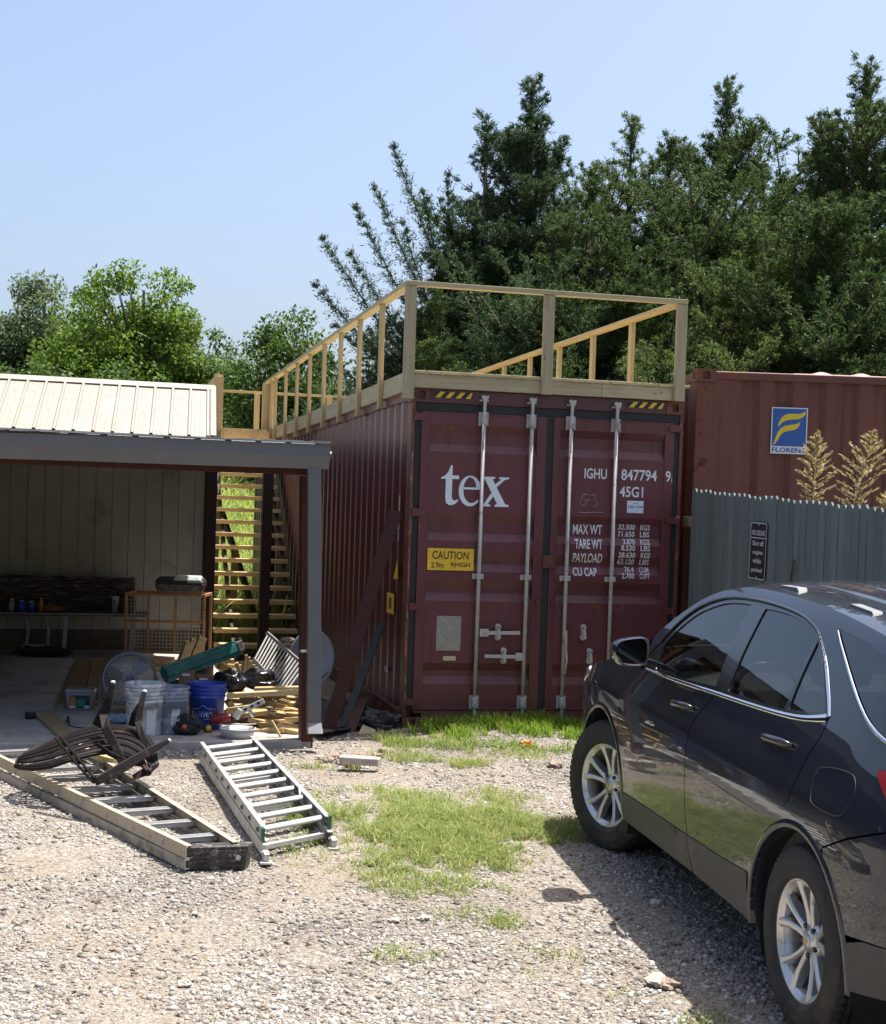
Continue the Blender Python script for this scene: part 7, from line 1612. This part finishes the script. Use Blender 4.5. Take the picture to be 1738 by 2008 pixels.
# seed plumes above the fence
MT['plume'] = leafmat('straw coloured seed heads', (.22, .19, .07), (.42, .35, .16), (.62, .54, .32), trans=.35, patch=8)
def plume(label, u0, v0, u1, v1, y, wpx, seed):
    global rng; rng = np.random.default_rng(seed); a, b = aty(u0, v0, y), aty(u1, v1, y); t = thing('seed_head_grass', label, 'plant', Matrix.Translation((a.x, a.y, 0)), 'tall seed head grasses above the fence')
    a = np.array(a)-np.array([a.x, y, 0]); b = np.array(b)-np.array([aty(u0, v0, y).x, y, 0]); ln = np.linalg.norm(b-a); ax = (b-a)/ln; parts = []; mb = MB(); w = wpx*y/CAM_F*.5
    mb.tube([(0, 0, 0), Vector(a.tolist())*.6, Vector(a.tolist()), Vector(b.tolist())], [.008, .007, .005, .001], 6)
    for i in range(54):
        f = i/54; rad = w*(.35+1.0*math.sin(math.pi*min(1, f*.95+.10))**.8)*(.65+.6*rng.random())*(1 if f < .75 else (1-f)*3.2+.2)
        az = i*2.4; d = np.array([math.cos(az), math.sin(az)*.8, .35+.5*f]); d /= np.linalg.norm(d); P0 = a+(b-a)*f; P1 = P0+d*rad; mb.tube([Vector(P0.tolist()), Vector(P1.tolist())], [.0015, .0007], 3, cap=False)
        n = 26; q = rng.random((n, 1))**.7; C = P0+(P1-P0)*(q*.9+.15)+rng.normal(size=(n, 3))*.006; D = unit(d[None]*1.2+rng.normal(size=(n, 3))*.32+np.array([[0, 0, .2]])); parts.append(leaves(C, D, rng.uniform(.022, .048, n), rng.uniform(.006, .012, n)))
    for i in range(7):
        f = .55+.06*i; az = rng.uniform(0, 6.28); P0 = a*f; n = 7; tt = np.linspace(0, 1, n)[:, None]; L_ = .35+.2*rng.random(); C = P0+np.array([[math.cos(az), math.sin(az), 0]])*tt*L_*.7+np.array([[0, 0, 1.]])*L_*(tt-.9*tt*tt); D = unit(np.gradient(C, axis=0)); V_, F_ = leaves(C, D, np.full(n, L_/n*1.7), np.full(n, .016), flat=np.tile([[0, 0, 1.]], (n, 1))); parts.append((V_, F_))
    V, F = join(parts); np_mesh('seed_head', V, F, MT['plume'], t); mb.build('stem', M('dry stem', (.35, .32, .14), .7), t, fix=False)
plume('straw coloured seed head rising above the fence beside the logo panel', 1592, 1010, 1605, 845, 11.9, 56, 1)
plume('larger leaning straw coloured seed head at the right above the fence', 1665, 1020, 1716, 843, 11.6, 76, 2)
plume('small straw seed head cut off by the right edge above the fence', 1742, 1030, 1752, 965, 11.0, 40, 3)
# ------------------------------------------------------------------ loose stones
r_ = np.random.default_rng(21)
def stones(XY, S, seed, flat=.62, sink=.35):
    r = np.random.default_rng(seed); n = len(XY); Z = np.array([ground_z(x, y) for x, y in XY])
    cube = np.array([(x, y, z) for z in (-1, 1) for y in (-1, 1) for x in (-1, 1)], float)*.5
    V = cube[None]*(1+.0*r.random((n, 1, 1)))+r.normal(size=(n, 8, 3))*.13; V[:, 4:, :2] *= r.uniform(.45, .9, (n, 1, 1))
    V = V*np.stack([S*r.uniform(.7, 1.5, n), S*r.uniform(.7, 1.2, n), S*flat*r.uniform(.6, 1.3, n)], 1)[:, None, :]
    a = r.uniform(0, 6.283, n); c, s = np.cos(a)[:, None], np.sin(a)[:, None]; tx = r.normal(size=(n, 1))*.35
    X, Y, Zz = V[..., 0], V[..., 1], V[..., 2]; Y, Zz = Y*np.cos(tx)-Zz*np.sin(tx), Y*np.sin(tx)+Zz*np.cos(tx); X, Y = X*c-Y*s, X*s+Y*c
    V = np.stack([X+XY[:, :1], Y+XY[:, 1:], Zz+(Z+S*flat*(.5-sink))[:, None]], -1).reshape(-1, 3)
    f = np.array([(0,2,3,1),(4,5,7,6),(0,1,5,4),(2,6,7,3),(0,4,6,2),(1,3,7,5)]); F = (np.arange(n)[:, None, None]*8+f[None]).reshape(-1, 4); return V, F
m, nt, p = new_mat('crushed limestone'); gg = nt.nodes.new('ShaderNodeNewGeometry')
c = ramp(nt, gg.outputs['Random Per Island'], [(0, (.11, .10, .09)), (.25, (.21, .195, .175)), (.6, (.315, .30, .275)), (.88, (.43, .41, .38)), (1, (.60, .58, .545))]).outputs[0]
c = mixc(nt, math_(nt, 'MULTIPLY', noise_tex(nt, coords(nt), 60, 5), .5), c, (.27, .24, .20)); c = mixc(nt, ramp(nt, noise_tex(nt, coords(nt), .55, 4, .6), [(.50, (0,0,0)), (.66, (.75,.75,.75))]).outputs[0], c, mixc(nt, 1.0, c, (.64, .64, .66), 'MULTIPLY')); nt.links.new(c, p.inputs['Base Color']); p.inputs['Roughness'].default_value = .9; p.inputs['Specular IOR Level'].default_value = .2; MT['stone'] = m
pts = []
N = 300000; Y = 5.2+(12.6-5.2)*r_.random(N)**1.35; X = (r_.random(N)-.5)*.72*Y
keep = np.ones(N, bool)
k_ = np.array([noise.noise(Vector((x*1.3, y*1.3, 9)))+.6*noise.noise(Vector((x*5, y*5, 2))) for x, y in zip(X, Y)]); keep &= (k_ > -.05+.9*r_.random(N)-.5)
bx_ = (X+.97)*math.cos(BY)+(Y-11.385)*math.sin(BY); by_ = -(X+.97)*math.sin(BY)+(Y-11.385)*math.cos(BY); keep &= ~((bx_ < .05) & (by_ > -.02))
cx2 = (X+.3002)*math.cos(CYAW)+(Y-12.371)*math.sin(CYAW); cy2 = -(X+.3002)*math.sin(CYAW)+(Y-12.371)*math.cos(CYAW); keep &= ~((cx2 > -.02) & (cy2 > -.02))
keep &= ~((np.abs(X-(-.95+.12*(Y-6)+.25*np.sin(Y*.9))) < .20) & (r_.random(N) < .62)); keep &= ~((np.abs(X-(.55-.05*(Y-6)+.2*np.sin(Y*.8+1))) < .18) & (r_.random(N) < .5))
XY = np.column_stack([X, Y])[keep]; S = .0032+.0052*np.abs(r_.normal(size=len(XY)))**1.5; S = np.where(r_.random(len(XY)) < .006, S*2.2, S); S = np.minimum(S, .03)
V, F = stones(XY, S, 4); o = np_mesh('gravel', V, F, MT['stone']); tag(o, 'loose crushed limestone gravel scattered over the yard', 'gravel', kind='stuff')
def rock(label, u, v, s, seed, mat='stone', name='rock', flat=.6, group=None, z=0):
    p_ = atz(u, v, z); c_ = (p_.x, p_.y, ground_z(p_.x, p_.y)); m = MB(); n_ = 14; rr = random.Random(seed); off = Vector((seed*3.1, seed, 0)); vs = []
    for j in range(n_+1):
        for i in range(n_*2):
            th, ph = math.pi*j/n_, math.pi*i/n_; d_ = Vector((math.sin(th)*math.cos(ph), math.sin(th)*math.sin(ph), math.cos(th))); q = 1+.55*noise.noise(d_*1.3+off)+.25*noise.noise(d_*3.5+off)
            vs.append((d_.x*s*q*.6, d_.y*s*q*.5, d_.z*s*q*flat*.5+s*flat*.3))
    N_ = n_*2; m.add(vs, [(j*N_+i, j*N_+(i+1) % N_, (j+1)*N_+(i+1) % N_, (j+1)*N_+i) for j in range(n_) for i in range(N_)]); o = m.build(name, MT[mat], None, weld=.0003); o.matrix_world = frame(c_, rr.uniform(0, 6)); tag(o, label, name, group)
MT['rockl'] = M('pale limestone', (.40, .36, .31), .9, 0, .25, 14, .7, 60); MT['rockd'] = M('dusty brown rock', (.26, .20, .15), .9, 0, .3, 14, .7, 60); MT['brick'] = M('orange brick', (.55, .22, .07), .9, 0, .2, 14, .5, 50)
for lb, u, v, s, sd__, mt in (('pale rock at the edge of the car shadow, the larger of a touching pair', 1290, 1881, .085, 1, 'rockl'), ('brown rock touching the pale rock at the edge of the car shadow', 1312, 1886, .08, 2, 'rockd'), ('round pale rock near the bottom edge of the picture', 968, 1982, .055, 3, 'rockl'),
        ('small brown rock on the gravel below the step ladder', 520, 1922, .04, 4, 'rockd'), ('flat pale rock on the gravel at the lower left', 366, 1882, .05, 5, 'rockl'), ('pale pebble sized rock just below the thin grass', 832, 1775, .05, 6, 'rockl'), ('light rock in the car shadow near the front wheel', 1287, 1752, .06, 7, 'rockl'),
        ('small dark stone on the gravel at the far lower left', 225, 1826, .035, 8, 'rockd'), ('rough brown stone in the strip of grass before the front wheel', 1088, 1512, .09, 9, 'rockd'), ('pale stone at the tip of the thin grass patch', 775, 1778, .045, 10, 'rockl')): rock(lb, u, v, s, sd__, mt)
rock('orange brick fragment lying in the grass before the container doors', 1034, 1470, .085, 14, 'brick', 'brick_fragment', .7)
ON = ['leftmost', 'second', 'third', 'fourth', 'fifth', 'sixth', 'seventh', 'eighth', 'rightmost']
for k, (u, v, s) in enumerate(((628, 1484, .07), (640, 1488, .09), (655, 1482, .10), (672, 1490, .09), (690, 1496, .10), (700, 1478, .08), (715, 1497, .09), (740, 1478, .08), (752, 1470, .07))): rock(f'{ON[k]} stone, counted from the left, in the rubble between slab corner and container', u, v, s, 20+k, 'rockd' if k % 3 else 'rockl', 'rubble_stone', .6, 'rubble stones at the slab corner')
a, b = atz(668, 1489, .05), atz(745, 1494, .05); m = MB(); m.bar(a, b, .10, .055); o = m.build('stone_slab', MT['rockl'], None, bevel=.008); tag(o, 'pale split stone slab lying on the rubble before the scrap plank', 'stone')
r_ = np.random.default_rng(33); n = 260; u_ = r_.uniform(-2.7, -.05, n); P_ = np.array([bw(u, -.10-.22*r_.random(), 0)[:2] for u in u_]); V, F = stones(P_, r_.uniform(.012, .04, n), 8)
o = np_mesh('gravel', V, F, MT['stone']); tag(o, 'coarser stones along the front edge of the slab', 'gravel', kind='stuff')

# dead leaves and twigs blown over the gravel
MT['litter'] = leafmat('dead leaves', (.06, .035, .018), (.13, .08, .04), (.24, .17, .09), trans=.1, patch=3)
r_ = np.random.default_rng(55); n = 900; Y = 5.5+6.3*r_.random(n)**1.2; X = (r_.random(n)-.5)*.66*Y; Z = np.array([ground_z(x, y) for x, y in zip(X, Y)])+.010
bx_ = (X+.97)*math.cos(BY)+(Y-11.385)*math.sin(BY); by_ = -(X+.97)*math.sin(BY)+(Y-11.385)*math.cos(BY); k_ = ~((bx_ < .05) & (by_ > -.02)); X, Y, Z = X[k_], Y[k_], Z[k_]; n = len(X)
rng = r_; V, F = leaves(np.column_stack([X, Y, Z]), unit(r_.normal(size=(n, 3))*np.array([1, 1, .12])), r_.uniform(.012, .05, n), r_.uniform(.004, .018, n), .12, flat=np.tile([[0, 0, 1.]], (n, 1)))
o = np_mesh('leaf_litter', V, F, MT['litter']); tag(o, 'scattered dead leaves and twigs lying on the gravel', 'leaf litter', kind='stuff')
